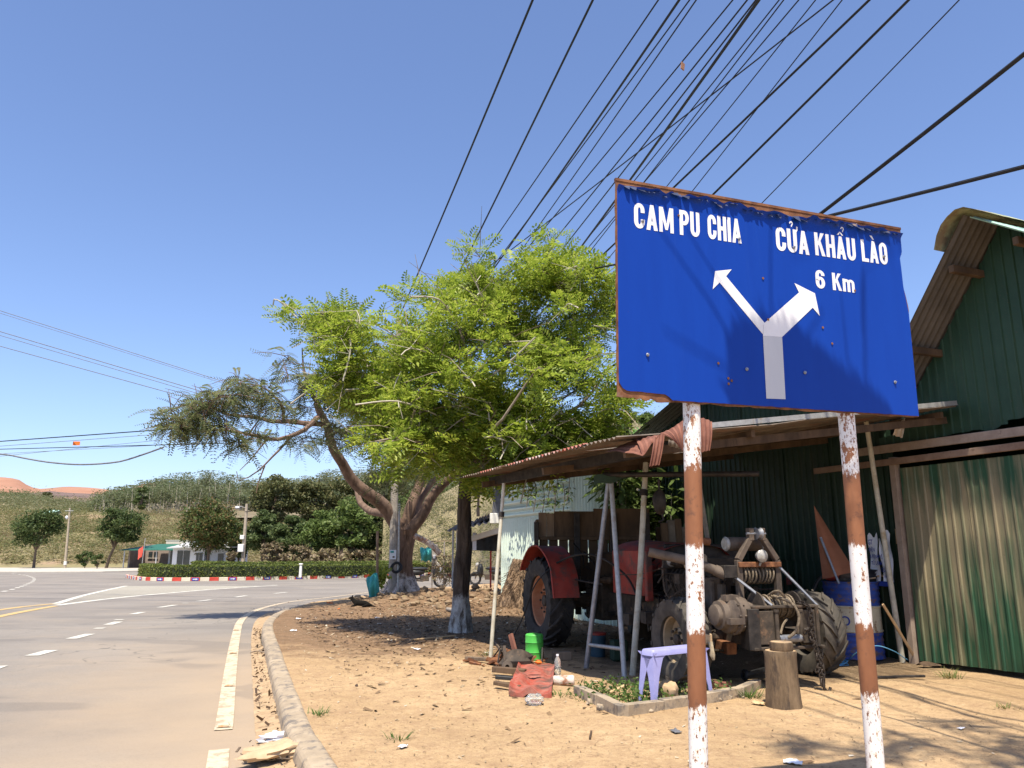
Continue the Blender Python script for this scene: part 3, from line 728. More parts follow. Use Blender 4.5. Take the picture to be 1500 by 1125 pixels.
b = MB(); aw_ = [(-6 * u, -.4, 2.15), (78 * u, -.4, 2.15), (80 * u, 4.6, 2.85), (24 * u, 4.6, 2.85)]
b.add(aw_ + [(x, y, z - .07) for x, y, z in aw_], [(0, 1, 2, 3), (7, 6, 5, 4), (0, 4, 5, 1), (1, 5, 6, 2), (2, 6, 7, 3), (3, 7, 4, 0)]); b.build('awning', 'awning', hs)
MB().box((54 * u, 5, 3.0), (44 * u, .35, .55)).box((54 * u, 5, 3.3), (46 * u, .45, .08)).build('parapet', 'cream', hs)
for x in (0, 46, 77): MB().cyl((x * u, 0, 0), (x * u, 0, 2.15), .07, 8).build('post', 'frame_grey', hs)
h1 = Vector((A(249, 805, 90).x, 90, rz(90))); u = 90 / F
hw = thing('white_house', 'white plastered house with lean-to eave partly behind the broad street tree', 'house', h1)
MB().box((22 * u, 3, 1.2), (46 * u, 4, 2.5)).build('wall', 'wall_white', hw)
MB().box((68 * u, 3.4, 1.1), (44 * u, 3.6, 2.3)).build('side_wing', 'wall_white', hw)
d = MB().box((15 * u, .98, 1.0), (18 * u, .08, 2.1)).build('door', 'glass_dark', hw); MB().box((15 * u, .93, 1.0), (.05, .05, 2.1)).build('door_bar', 'frame_grey', d)
w_ = MB().box((38 * u, .98, 1.25), (9 * u, .08, 1.1)).build('window', 'glass_dark', hw); MB().box((38 * u, .92, .68), (10 * u, .14, .07)).build('sill', 'cream', w_); MB().box((38 * u, .93, 1.25), (.05, .05, 1.1)).build('frame', 'frame_grey', w_)
w_ = MB().box((66 * u, 1.58, 1.2), (8 * u, .08, 1.0)).build('window', 'glass_dark', hw); MB().box((66 * u, 1.52, .7), (9 * u, .12, .07)).build('sill', 'cream', w_)
MB().box((34 * u, .6, 2.5), (76 * u, 1.6, .1), (R(6), R(-1.5), 0)).build('eave', 'grey_roof', hw)
MB().box((46 * u, 3.1, 2.75), (96 * u, 4.6, .12), (R(8), 0, 0)).build('roof', 'grey_roof', hw)
p = A(75, 753, 190); fh = thing('hut', 'tiny hut with mint roof showing above the first street tree on the slope', 'hut', p)
MB().box((0, 0, -.6), (2.6, 2.4, 1.6)).build('wall', 'wall_white', fh)
M['mint_far'] = mat('mint_far', (.45, .72, .6), (.5, .75, .64), 3, .6, 0)
b = MB(); b.add([(-1.5, -1.5, .2), (1.5, -1.5, .2), (1.2, 1.3, 1.0), (-1.2, 1.3, 1.0), (1.2, 2.6, .2), (-1.2, 2.6, .2)], [(0, 1, 2, 3), (3, 2, 4, 5)]).build('roof', 'mint_far', fh)
p = Vector((A(210, 805, 88).x, 88, rz(88))); fl = thing('flag_pole', 'thin pole with a hanging red flag in front of the green awning', 'flag', p)
MB().tube([(0, 0, 0), (.1, 0, 3.4)], .035, 6).build('pole', 'galv', fl)
M['flag_red'] = mat('flag_red', (.75, .10, .07), (.85, .15, .1), 6, .7, .1)
MB().grid(lambda a, c: (-.05 - .55 * c * (1 - .3 * a) - .1 * a, .12 * math.sin(c * 7 + a * 2), 2.6 - 1.25 * a - .25 * c * (1 - a) - .3 * c), 6, 6).build('flag', 'flag_red', fl, smooth=True)
def far_pole(label, base, top, r0, r1):
    t = thing('utility_pole', label, 'utility pole', base); d = Vector(top) - Vector(base)
    MB().tube([(0, 0, -.3), d * .5, d], [r0, (r0 + r1) / 2, r1], 10).build('shaft', 'concrete', t, smooth=True); return t, d
p = RD(95, 833); t, d = far_pole('leaning slim concrete pole between the two left street trees', p, A(102.5, 744, p.y), .16, .10)
MB().blob(d * .84 + Vector((-.2, -.15, 0)), (.16, .16, .22), 3).build('lamp', 'plastic_white', t, smooth=True)
MB().tube([d * .95 + Vector((-.5, -.1, 0)), d * .95 + Vector((.5, -.1, 0))], .04, 6).build('crossarm', 'galv', t)
MB().tube([d * .06, d * .12], .175, 10).build('painted_band', 'white_paint', t)
p = Vector((A(357, 805, 78).x, 78, rz(78))); t, d = far_pole('concrete pole with white meter boxes beside the broad street tree', p, A(361.5, 738, 78), .2, .13)
MB().box(d * .34 + Vector((-.18, -.3, 0)), (.55, .3, .75)).build('meter_box', 'white_paint', t, bevel=.03); MB().box(d * .5 + Vector((-.14, -.25, 0)), (.4, .22, .4)).build('meter_box', 'white_paint', t, bevel=.03)
MB().tube([d * .93, d * .93 + Vector((-.45, -.2, .2)), d * .93 + Vector((-.8, -.2, .12))], .035, 6).build('lamp_arm', 'galv', t); MB().blob(d * .93 + Vector((-.85, -.2, .1)), (.24, .12, .12), 2).build('lamp', 'plastic_white', t, smooth=True)
MB().tube([d * .88 + Vector((-.1, -.1, 0)), d * .88 + Vector((.55, -.1, .05))], .05, 6).build('crossarm', 'black_iron', t)
# ================================================================== the two roadside trees
M['leaf_bright'] = leafmat('leaf_bright', (.16, .24, .025), (.31, .40, .045), (.48, .53, .10), .5, .5)
M['leaf_feather'] = leafmat('leaf_feather', (.13, .17, .065), (.19, .22, .09), (.27, .235, .13), .55)
def trunk_mat(name, c1, c2, lime_z, c3):
    k = NT(name); co = k.coord('Object'); f = k.noise(k.coord('Object', (1, 1, .28)), 10, 8, .7, .6); f2 = k.noise(co, 4, 7, .7)
    c = k.ramp(f, [(.35, c1), (.65, c2)])
    sp = k.n('SeparateXYZ'); k.l(co, sp.inputs[0])
    z = k.math('ADD', sp.outputs[2], k.math('MULTIPLY', k.math('ADD', f2, -.5), .7))
    lime = k.mix(k.fac(k.noise(k.coord('Object', (1, 1, .5)), 12, 8, .75), .46, .62), c3, (.16, .125, .10))
    c = k.mix(k.fac(z, lime_z + .05, lime_z - .05), c, lime)
    c = k.mix(k.math('MULTIPLY', k.fac(k.noise(k.coord('Object', (1, 1, .16)), 22, 6, .75), .54, .64), .7), c, (.05, .032, .022)); k.bump(f, 1.0, .05); return k.fin(c, .95, 0, .15)
M['trunk_pink'] = trunk_mat('trunk_pink', (.11, .066, .043), (.235, .145, .098), .62, (.58, .48, .41))
M['trunk_dark'] = trunk_mat('trunk_dark', (.035, .026, .02), (.13, .098, .075), .50, (.52, .50, .46))
M['limb'] = mat('limb', (.10, .063, .044), (.225, .148, .105), 9, .95, .6, stretch=(1, 1, .4))

def limb(b, pts, r0, r1, n=8, step=.25):
    c = cat(pts, step); m = len(c)
    c = [p + Vector((noise.noise(p * 1.3), noise.noise(p * 1.3 + Vector((9, 0, 0))), noise.noise(p * 1.3 + Vector((0, 9, 0))))) * .10 * min(1, i / 3) for i, p in enumerate(c)]
    b.tube(c, [r0 + (r1 - r0) * (i / (m - 1)) ** .8 for i in range(m)], n); return c, [r0 + (r1 - r0) * (i / (m - 1)) ** .8 for i in range(m)]
def grow(b, nodes, clumps, root, rmin=.006, droop=.1, n=5):
    """thin branches from the limbs out to every clump of leaves"""
    P = [Vector(p) for p, _ in nodes]; Rr = [r for _, r in nodes]
    arr = np.array(P); 
    clumps = [Vector(c) for c in clumps]
    order = sorted(range(len(clumps)), key=lambda i: min((clumps[i] - q).length for q in P))
    for i in order:
        c = clumps[i]; d = np.linalg.norm(arr - np.array(c), axis=1) + .35 * np.maximum(0, arr[:, 2] - c.z)
        j = int(np.argmin(d)); a = P[j]; r0 = min(Rr[j] * .6, .05); L = (c - a).length
        if L < .05: continue
        m1 = a.lerp(c, .35) + Vector((random.gauss(0, .08) * L, random.gauss(0, .08) * L, .12 * L)); m2 = a.lerp(c, .7) + Vector((random.gauss(0, .1) * L, random.gauss(0, .1) * L, .10 * L))
        e = c + (c - m2) * .15 + Vector((0, 0, -droop * L))
        pts = [a, m1, m2, c, e]; rs = [r0, r0 * .75, r0 * .5, max(rmin, r0 * .3), rmin * .6]
        b.tube(pts, rs, n, False)
        new = [m1, m2, c]; P += new; Rr += rs[1:4]; arr = np.vstack([arr, np.array(new)])
        for q in range(3):
            e2 = c + Vector((random.gauss(0, .3), random.gauss(0, .3), random.gauss(0, .2)))
            b.tube([m2, m2.lerp(e2, .5) + Vector((0, 0, .05)), e2], [rmin * 1.2, rmin, rmin * .5], 3, False)

def pinnate(n, L, lw, ll, droop, vee=.15):
    """one compound leaf: rachis arcs along +X and down, leaflets in pairs"""
    V, Fc = [], []
    for i in range(n):
        t = (i + .6) / n; x = L * t; z = -droop * L * t * t
        s_ = 1 - .45 * abs(2 * t - .9)
        for sg in (-1, 1):
            o = len(V); w = ll * s_
            V += [(x, 0, z), (x + lw * .6 + .25 * w, sg * w * .5, z + vee * w), (x + .5 * w, sg * w, z + vee * w * .6), (x - lw * .4 + .25 * w, sg * w * .5, z + vee * w)]
            Fc.append((o, o + 1, o + 2, o + 3))
    return np.array(V), np.array(Fc)
def leafy(name, m, clumps, rad, per, temps, size, parent, org, up=.35, flat=.75, outward=.6, centre=None, zb=(.6, .05)):
    c = np.array(clumps); n_ = len(c) * per; ii = np.repeat(np.arange(len(c)), per)
    d = rng.normal(size=(n_, 3)); d /= np.linalg.norm(d, axis=1)[:, None]; d *= (rng.random(n_) ** .5)[:, None]
    P = c[ii] + d * np.asarray(rad)[ii][:, None] * np.array([1, 1, flat])
    # leaf axis points outward from the clump, face up
    ax = d * outward + rng.normal(size=(n_, 3)) * .45
    if centre is not None:
        q = P - np.asarray(centre); q /= np.linalg.norm(q, axis=1)[:, None]; ax += q * .35
    ax[:, 2] = ax[:, 2] * zb[0] + zb[1]; ax /= np.linalg.norm(ax, axis=1)[:, None]
    z = rng.normal(size=(n_, 3)) * .45; z[:, 2] += 1; y = np.cross(z, ax); y /= np.linalg.norm(y, axis=1)[:, None]; z = np.cross(ax, y)
    rot = np.stack([ax, y, z], axis=2); sz = size * (.5 + .9 * rng.random(n_)); pick = rng.integers(0, len(temps), n_); parts = []
    for t in range(len(temps)):
        w = pick == t; parts.append(scatter(temps[t][0], temps[t][1], rot[w], P[w] - np.array(org), sz[w]))
    V_, F_ = join(parts); return tag(np_mesh(name, V_, F_, m, parent), kind='stuff')
def ell_clumps(specs, n):
    """specs: (px, py, depth, rx, ry, rz, weight) ellipsoids given by where they stand"""
    out = []; wt = np.array([s_[6] for s_ in specs], float); wt /= wt.sum()
    for s_, w in zip(specs, wt):
        k = max(1, int(round(n * w))); c = A(s_[0], s_[1], s_[2])
        out += [Vector(p) for p in ellipsoid_pts(k, c, s_[3:6], shell=.30)]
    return out

# --- bright green tree with dark trunk (limed foot)
T2 = LG(675, 925); T2o = T2.copy()
t2 = thing('shade_tree', 'bright yellow-green feathery tree on a dark straight trunk with a limed foot', 'tree', T2)
b = MB(); Y2 = T2.y
tp = [T2 + Vector((0, 0, -.1)), A(675, 900, Y2), A(676, 850, Y2), A(680, 790, Y2), A(681, 740, Y2), A(684, 700, Y2 + .1), A(700, 640, Y2 + .3), A(706, 590, Y2 + .4)]
c = cat([p - T2o for p in tp], .09); m_ = len(c)
rr = []
for i, p in enumerate(c):
    t = i / (m_ - 1); rr.append((.135 + .05 * max(0, 1 - p.z / .35)) * (1 - .42 * t) * (1 + .10 * noise.noise(p * 6)))
c = [p + Vector((.025 * noise.noise(p * 4), .025 * noise.noise(p * 4 + Vector((5, 0, 0))), 0)) for p in c]
V = []; ns = 18
for i, p in enumerate(c):
    for k in range(ns):
        a = 2 * PI * k / ns; d = Vector((math.cos(a), math.sin(a), 0)); q = rr[i] * (1 + .16 * noise.noise(Vector((d.x * 2, d.y * 2, p.z * 2.5))) + .09 * noise.noise(Vector((d.x * 5, d.y * 5, p.z * 7))))
        V.append(p + d * q)
b.add(V, [(i * ns + k, i * ns + (k + 1) % ns, (i + 1) * ns + (k + 1) % ns, (i + 1) * ns + k) for i in range(m_ - 1) for k in range(ns)])
b.build('trunk', 'trunk_dark', t2, smooth=True)
b = MB(); nodes = []
def L2(pts, r0, r1):
    c_, r_ = limb(b, [p - T2o for p in pts], r0, r1); nodes.extend(zip(c_, r_))
hd = A(686, 692, Y2 + .1)
L2([hd, A(640, 640, 10.6), A(590, 580, 10.9), A(530, 520, 11.2), A(460, 465, 11.4)], .075, .015)
L2([hd, A(650, 620, 11.2), A(620, 540, 11.6), A(580, 470, 11.8)], .07, .014)
L2([A(700, 640, Y2 + .3), A(730, 560, 11), A(750, 480, 11.2), A(730, 400, 11.4)], .085, .012)
L2([A(700, 640, Y2 + .3), A(770, 590, 10.6), A(820, 520, 10.5), A(850, 430, 10.7)], .08, .012)
L2([hd, A(760, 640, 10.2), A(840, 600, 9.9), A(900, 540, 9.9)], .065, .012)
L2([A(706, 590, Y2 + .4), A(680, 520, 10.6), A(660, 440, 10.6)], .06, .012)
L2([hd, A(720, 640, 9.7), A(760, 580, 9.2), A(790, 540, 9.0)], .05, .010)
L2([hd, A(640, 660, 9.9), A(590, 640, 9.4), A(550, 650, 9.2)], .05, .010)
sp = [(560, 525, 11.2, 1.05, 1.2, .85, 14), (470, 462, 11.4, .45, .6, .28, 2.2), (490, 480, 11.4, .4, .5, .25, 2), (600, 500, 11.0, 1.1, 1.2, .75, 12), (640, 590, 10.6, 1.2, 1.3, 1.0, 20), (720, 560, 10.6, 1.35, 1.5, 1.3, 26),
      (770, 450, 10.9, 1.05, 1.2, .62, 14), (690, 430, 10.9, .65, .8, .5, 6), (840, 480, 10.6, .75, 1.0, .9, 11), (830, 590, 10.2, 1.0, 1.2, .8, 14), (600, 645, 10.0, .8, .9, .45, 8), (700, 665, 10.1, .95, 1.0, .38, 9),
      (790, 650, 10.0, .8, .9, .4, 7), (880, 430, 10.6, .4, .5, .4, 3), (530, 580, 10.8, .5, .6, .45, 4), (885, 620, 10, .4, .6, .4, 3), (690, 372, 11, .18, .25, .1, .8), (800, 385, 11, .5, .5, .15, 1.5)]
CL2 = ell_clumps(sp, 290)
grow(b, nodes, [p - T2o for p in CL2], hd)
b.build('branches', 'twig', t2, smooth=False)
b = MB()
for i in range(95):
    c_ = random.choice(CL2) - T2o; d_ = Vector((random.gauss(0, .4), random.gauss(-.25, .3), random.gauss(.02, .3))); p_ = c_ - d_ * .3 + Vector((0, -.15, 0)); m1_ = p_ + d_ * .5 + Vector((random.gauss(0, .08), 0, random.gauss(.04, .06))); e_ = p_ + d_ + Vector((0, 0, -.12))
    b.tube(cat([p_, m1_, e_], .12), .006 + .006 * random.random(), 4, False)
    for q_ in range(2): b.tube([m1_, m1_ + Vector((random.gauss(0, .2), random.gauss(-.1, .12), random.gauss(-.05, .15)))], .0045, 3, False)
tag(b.build('dead_twigs', 'twig_pale', t2), kind='stuff')
temps = [pinnate(5, 1, .15, .36, .18), pinnate(5, 1, .17, .40, .34), pinnate(6, .95, .13, .33, .05)]
leafy('crown', 'leaf_bright', CL2, .17 + .22 * rng.random(len(CL2)), 50, temps, .20, t2, T2o, flat=.7, centre=A(710, 560, 10.7))

# --- big spreading tree with pinkish multi-stem trunk
T1 = LG(590, 878); T1o = T1.copy(); Y1 = T1.y
t1 = thing('flame_tree', 'spreading tree with thick forked pinkish trunk and dull feathery drooping leaves', 'tree', T1)
b = MB(); fk = A(592, 776, Y1)
c = cat([T1 + Vector((0, 0, -.25)) - T1o, A(588, 850, Y1) - T1o, A(587, 815, Y1) - T1o, fk - T1o], .12); m_ = len(c); V = []; ns = 24
for i, p in enumerate(c):
    t = i / (m_ - 1); r0 = .275 + .26 * max(0, 1 - max(p.z, -.1) / .75) ** 2 + .07 * t
    for k in range(ns):
        a = 2 * PI * k / ns; d = Vector((math.cos(a), math.sin(a), 0))
        fl = max(0, 1 - max(p.z, 0) / .8)
        q = r0 * (1 + .14 * math.cos(3 * a + .6) * (.4 + fl) + .10 * noise.noise(Vector((d.x * 2, d.y * 2, p.z * 1.2))) + fl * .22 * math.cos(5 * a + 1))
        V.append(p + d * q)
b.add(V, [(i * ns + k, i * ns + (k + 1) % ns, (i + 1) * ns + (k + 1) % ns, (i + 1) * ns + k) for i in range(m_ - 1) for k in range(ns)])
b.build('trunk', 'trunk_pink', t1, smooth=True)
b = MB()
for a_, L in ((3.9, 1.5), (4.5, 1.1), (5.4, .9), (3.2, .8)):
    d = Vector((math.cos(a_), math.sin(a_), 0)); pts = [Vector((0, 0, .45)) + d * .22, Vector((0, 0, .12)) + d * .55, d * (.6 + .3 * L) + Vector((0, 0, .02)), d * (.6 + .7 * L) + Vector((.1, 0, -.12))]
    b.tube(cat(pts, .12), [.17 - .13 * q / len(cat(pts, .12)) for q in range(len(cat(pts, .12)))], 8)
b.build('roots', 'trunk_pink', t1, smooth=True)
b = MB(); nodes = []
def L1(pts, r0, r1, n=10):
    c_, r_ = limb(b, [p - T1o for p in pts], r0, r1, n); nodes.extend(zip(c_, r_))
f0 = A(590, 790, Y1)
L1([f0, A(570, 752, Y1 - .2), A(545, 728, Y1 - .6), A(515, 700, Y1 - 1), A(492, 665, Y1 - 1.5), A(478, 620, Y1 - 2.0), A(466, 590, Y1 - 2.3)], .225, .085)
L1([f0, A(600, 745, Y1), A(612, 712, Y1 + .2), A(630, 660, Y1 + .4), A(640, 600, Y1 + .8)], .185, .07)
L1([f0, A(618, 752, Y1 - .2), A(638, 722, Y1 - .3), A(662, 700, Y1 - .5), A(700, 670, Y1 - .6)], .185, .08)
L1([f0, A(606, 750, Y1 + .5), A(625, 715, Y1 + .9), A(650, 690, Y1 + 1.4)], .18, .07)
L1([A(566, 752, Y1), A(540, 745, Y1 + .6), A(520, 715, Y1 + 1.2), A(505, 680, Y1 + 1.6)], .13, .05)
L1([A(472, 606, Y1 - 2.1), A(440, 632, Y1 - 2.7), A(400, 640, Y1 - 3.2), A(350, 633, Y1 - 3.6), A(300, 628, Y1 - 4), A(245, 640, Y1 - 4.3)], .075, .015, 7)
L1([A(478, 622, Y1 - 2.0), A(430, 618, Y1 - 2.4), A(390, 615, Y1 - 3), A(340, 605, Y1 - 3.4), A(280, 592, Y1 - 3.8), A(240, 600, Y1 - 4)], .08, .014, 7)
L1([A(466, 592, Y1 - 2.3), A(452, 568, Y1 - 2.5), A(445, 540, Y1 - 2.6), A(440, 512, Y1 - 2.8)], .06, .013, 7)
L1([A(415, 616, Y1 - 2.6), A(412, 590, Y1 - 2.9), A(380, 565, Y1 - 3.2), A(345, 560, Y1 - 3.3)], .045, .011, 6)
L1([A(480, 640, Y1 - 1.9), A(510, 625, Y1 - 2.3), A(540, 600, Y1 - 2.6)], .05, .013, 6)
L1([A(425, 640, Y1 - 2.8), A(405, 665, Y1 - 3.1), A(375, 690, Y1 - 3.3), A(350, 706, Y1 - 3.4), A(346, 692, Y1 - 3.4)], .035, .009, 5)
L1([A(388, 682, Y1 - 3.2), A(380, 705, Y1 - 3.2), A(378, 722, Y1 - 3.2)], .022, .008, 5)
L1([A(395, 640, Y1 - 3.2), A(365, 672, Y1 - 3.5), A(350, 690, Y1 - 3.6)], .025, .008, 5)
sp1 = [(280, 606, 15, .65, .8, .22, 9), (320, 590, 15.2, .7, .8, .3, 10), (365, 575, 15.6, .6, .7, .30, 9), (400, 600, 16, .6, .7, .3, 7), (440, 545, 16.2, .42, .6, .5, 7), (470, 570, 16.4, .6, .7, .4, 8), (505, 560, 16.8, .5, .6, .5, 6),
       (268, 625, 14.8, .4, .6, .12, 4), (310, 628, 15, .7, .7, .18, 6), (385, 640, 15.8, .5, .6, .15, 3), (440, 650, 16.5, .4, .6, .2, 3), (500, 640, 17, .5, .7, .3, 5), (350, 655, 15.4, .25, .4, .1, 1.5), (540, 620, 17, .5, .8, .4, 5), (248, 622, 14.6, .15, .3, .08, 1), (415, 525, 16.2, .12, .3, .08, 1)]
CL1 = ell_clumps(sp1, 150)
grow(b, nodes, [p - T1o for p in CL1], fk, rmin=.008, droop=.05)
b.build('limbs', 'limb', t1, smooth=True)
tf = [pinnate(12, 1, .075, .23, .5), pinnate(12, 1, .075, .2, .85), pinnate(11, 1, .075, .24, .3)]
leafy('crown', 'leaf_feather', CL1,   .12 + .15 * rng.random(len(CL1)), 9, tf, .36, t1, T1o, flat=.45, outward=1.0, zb=(.3, -.12))
# inner right side of its crown, mostly behind the bright tree
sp1b = [(640, 620, 19, 1.6, 1.3, 1.0, 8), (700, 640, 18.6, 1.2, 1.2, .8, 7), (560, 600, 18.5, 1.2, 1, .8, 6), (600, 690, 18, .8, .8, .35, 3)]
CL1b = ell_clumps(sp1b, 70)
leafy('inner_crown', 'leaf_feather', CL1b, .4 + .2 * rng.random(len(CL1b)), 40, tf, .36, t1, T1o, flat=.6)

# --- street tree standing behind the camera: unseen, its leaves are placed to shade sign and forecourt
ps = Vector((3.1, -.9, 0)); 
t3 = thing('street_tree', 'unseen thin-crowned street tree behind the camera, leaves placed to shade sign and forecourt', 'tree', ps)
cc = cat([(0, 0, -.2), (.05, .05, 2), (-.1, .3, 4), (-.2, .6, 5.6)], .4); b = MB(); b.tube(cc, [.16 - .1 * q / len(cc) for q in range(len(cc))], 10).build('trunk', 'bark', t3, smooth=True)
def shade_at(x, y, z, h): return Vector((x, y, z)) + SUN * (h / SUN.z)
tg = [shade_at(1.12, 3.24, 1.90, 3.0)] 
spec3 = []
cl3 = [c_ - ps for c_ in tg]
for (gx, gy, h, r_) in [(2.4, 5.0, 6.3, .16), (2.9, 4.85, 6.2, .2), (3.3, 4.9, 6.2, .2), (3.6, 4.75, 6.4, .22), (4.1, 4.7, 6.3, .22), (2.7, 4.55, 6.5, .18), (3.0, 5.5, 6.0, .12), (4.4, 5.0, 6.1, .2), (1.75, 5.0, 6.3, .13), (2.1, 4.8, 6.2, .14), (3.9, 5.2, 6.2, .12), (4.7, 4.5, 6.4, .25)]:
    cl3.append(shade_at(gx, gy, 0, h) - ps); spec3.append(r_)
cl3s = [cl3[0] + Vector((dx, dy, dz)) for dx, dy, dz in [(-.02, 0, .06), (.06, .02, .05), (.12, .05, -.03), (-.02, .0, -.1), (.08, .03, -.16), (.2, .05, -.12), (.28, .08, -.2), (-.02, 0, -.22), (.1, .03, -.26), (.2, .06, -.27), (.36, .1, -.26), (.44, .12, -.3)]]
nodes = [(Vector((-.2, .6, 5.6)), .06), (Vector((-.1, .3, 4)), .08)]
b2 = MB(); grow(b2, nodes, cl3s + cl3[1:], None)
b2.build('branches', 'twig', t3)
shp = [(.345, -.03), (.355, .24), (.385, .32), (.43, .345), (.56, .34), (.63, .25), (.74, .13), (.90, -.03)]  # outline of the shadow on the sign; the unseen bough is shaped to it
def inside(u, v):
    c_ = False
    for (x0, y0), (x1, y1) in zip(shp, shp[1:] + shp[:1]):
        if (y0 > v) != (y1 > v) and u < (x1 - x0) * (v - y0) / (y1 - y0) + x0: c_ = not c_
    return c_
bough = []
while len(bough) < 2600:
    u_, v_ = random.uniform(.33, .92), random.uniform(-.05, .36)
    if inside(u_, v_): bough.append(Vector((.4157, 2.968, 1.7247)) + Vector((.9342, .3566, .0139)) * (u_ * 1.585) + Vector((.02, .01, 1)) * (v_ * .946) + SUN * (3.0 + random.gauss(0, .14)) - ps)
V_, F_ = scatter(*LEAF, rand_rot(2600, .8), np.array([tuple(p_) for p_ in bough]), .07 + .06 * rng.random(2600)); tag(np_mesh('sign_shade_bough', V_, F_, 'leaf_feather', t3), kind='stuff')
leafy('outer_crown', 'leaf_feather', cl3[1:], np.array(spec3) * 1.25, 45, tf, .2, t3, (0, 0, 0), flat=.6)
# ================================================================== green workshop
def painted_tin(name, c1, c2, dust, amt, seam=None, zs=None, zs2=None):
    k = NT(name); co = k.coord('Object'); f = k.noise(co, 3, 6, .6)
    c = k.ramp(f, [(.35, c1), (.65, c2)])
    st = k.noise(k.coord('Object', (4, 4, .3)), 2.2, 5, .6, .2)
    if zs:
        sp = k.n('SeparateXYZ'); k.l(co, sp.inputs[0]); st = k.math('ADD', st, k.math('MULTIPLY', k.fac(sp.outputs[2], zs[0], zs[1]), zs[2]))
    if zs2: st = k.math('ADD', st, k.math('MULTIPLY', k.fac(sp.outputs[2], zs2[0], zs2[1]), zs2[2]))
    c = k.mix(k.math('MULTIPLY', k.fac(st, amt - .06, amt + .2), .85), c, dust)
    g = k.noise(co, 45, 4, .7); c = k.mix(k.math('MULTIPLY', k.fac(g, .58, .72), .4), c, (.10, .075, .045))
    k.bump(f, .12, .01); return k.fin(c, .55, 0, .35)
DUST = (.34, .275, .165)
M['green_tin'] = painted_tin('green_tin', (.012, .032, .017), (.019, .046, .025), (.065, .055, .033), .62)
M['green_gable'] = painted_tin('green_gable', (.022, .058, .033), (.032, .074, .043), (.06, .075, .048), .62)
M['green_door'] = painted_tin('green_door', (.024, .078, .040), (.034, .10, .052), DUST, .53, zs=(.2, 1.3, .20), zs2=(1.45, 1.85, -.17))  # tan dust whose spread also paints in the sunlit part and the shade above
M['mint_tin'] = painted_tin('mint_tin', (.70, .82, .68), (.78, .88, .75), (.45, .45, .37), .68)
M['mint_roof'] = painted_tin('mint_roof', (.28, .46, .36), (.36, .54, .44), (.3, .36, .26), .6)
M['cap_tin'] = mat('cap_tin', (.36, .38, .20), (.45, .46, .27), 4, .7, .15, c3=(.23, .18, .11), t3=(.48, .6))
M['soffit'] = mat('soffit', (.085, .074, .062), (.135, .118, .10), 3, .75, .1, stretch=(1, 1, 1), c3=(.15, .10, .06))
M['beam'] = mat('beam', (.20, .125, .085), (.31, .215, .15), 6, .85, .3, c3=(.12, .075, .05), s3=5)
M['beam_pale'] = mat('beam_pale', (.27, .20, .15), (.40, .31, .235), 6, .85, .3, c3=(.16, .11, .08), s3=5)
def corr(b, o, U, V, pitch=.076, amp=.009, kind='sin', v0=None, v1=None, nv=2, wob=.004, seed=0):
    o = Vector(o); U = Vector(U); V = Vector(V); w = U.length; N = U.cross(V).normalized(); u = U.normalized(); v = V.normalized(); Lv = V.length
    if kind == 'sin': prof = [(k / 6, math.sin(2 * PI * k / 6)) for k in range(6)]
    else: prof = [(0, -1), (.62, -1), (.70, 1), (.86, 1), (.94, -1)]
    ds = []; m = int(math.ceil(w / pitch))
    for i in range(m):
        for t, h in prof:
            d = (i + t) * pitch
            if d < w: ds.append((d, h))
    ds.append((w, prof[0][1])); vs = []
    for j in range(nv + 1):
        for d, h in ds:
            a = v0(d) if v0 else 0; e = v1(d) if v1 else Lv; z = a + (e - a) * j / nv
            q = wob * noise.noise(Vector((d * 2 + seed, z * 1.5, seed * 3.3)))
            vs.append(o + u * d + v * z + N * (h * amp + q))
    n = len(ds); return b.add(vs, [(j * n + i, j * n + i + 1, (j + 1) * n + i + 1, (j + 1) * n + i) for j in range(nv) for i in range(n - 1)])

ws = thing('workshop', 'dark green corrugated metal workshop with a gable and curved ridge cap', 'workshop', W(8.4, 9.6, 0)); WO = Vector(ws.location)
def WL(w, n, z): return W(w, n, z) - WO
def zr(w): return 5.74 - 1.25 * (w - 6.33) if w > 6.33 else 5.74 - .72 * (6.33 - w)
def zr2(w): return 3.75 + (w - 8.3) * .53 if w < 11 else 5.18 - .30 * (w - 11)
wdir = -WD  # sheets are laid from the far end towards the camera
for i, (wa, wb) in enumerate([(8.62, 7.6), (7.64, 6.6), (6.62, 5.55), (5.6, 4.5), (4.55, 3.4)]):
    b = MB(); base = 3.12 + .05 * i * .4
    corr(b, WL(wa, 9.56 + .012 * (i % 2), 0), wdir * (wa - wb) * S, UPV * 2, .105, .008, 'trap', v0=lambda d, wa=wa, i=i: (3.02 + .07 * min(3, i) + .05 * noise.noise(Vector((d * 6, i, 2)))) * S,
         v1=lambda d, wa=wa: max(3.2, zr(wa - d / S)) * S, nv=6, seed=i)
    b.build('gable_sheet', 'green_gable', ws)
wa = 15.0; i = 0
while wa > 8.5:
    wb = max(8.45, wa - 1.06)
    b = MB(); corr(b, WL(wa, 9.61, 0), wdir * (wa - wb + .03) * S, UPV * 1, .105, .008, 'trap', v0=lambda d: -.03, v1=lambda d: 1.42 * S, nv=4, seed=i + 20); b.build('wall_sheet', 'green_tin', ws)
    b = MB(); corr(b, WL(wa, 9.585, 0), wdir * (wa - wb + .03) * S, UPV * 1, .105, .008, 'trap', v0=lambda d: 1.36 * S, v1=lambda d, wa=wa: zr2(wa - d / S) * S, nv=6, seed=i + 40); b.build('wall_sheet', 'green_tin', ws)
    wa = wb; i += 1
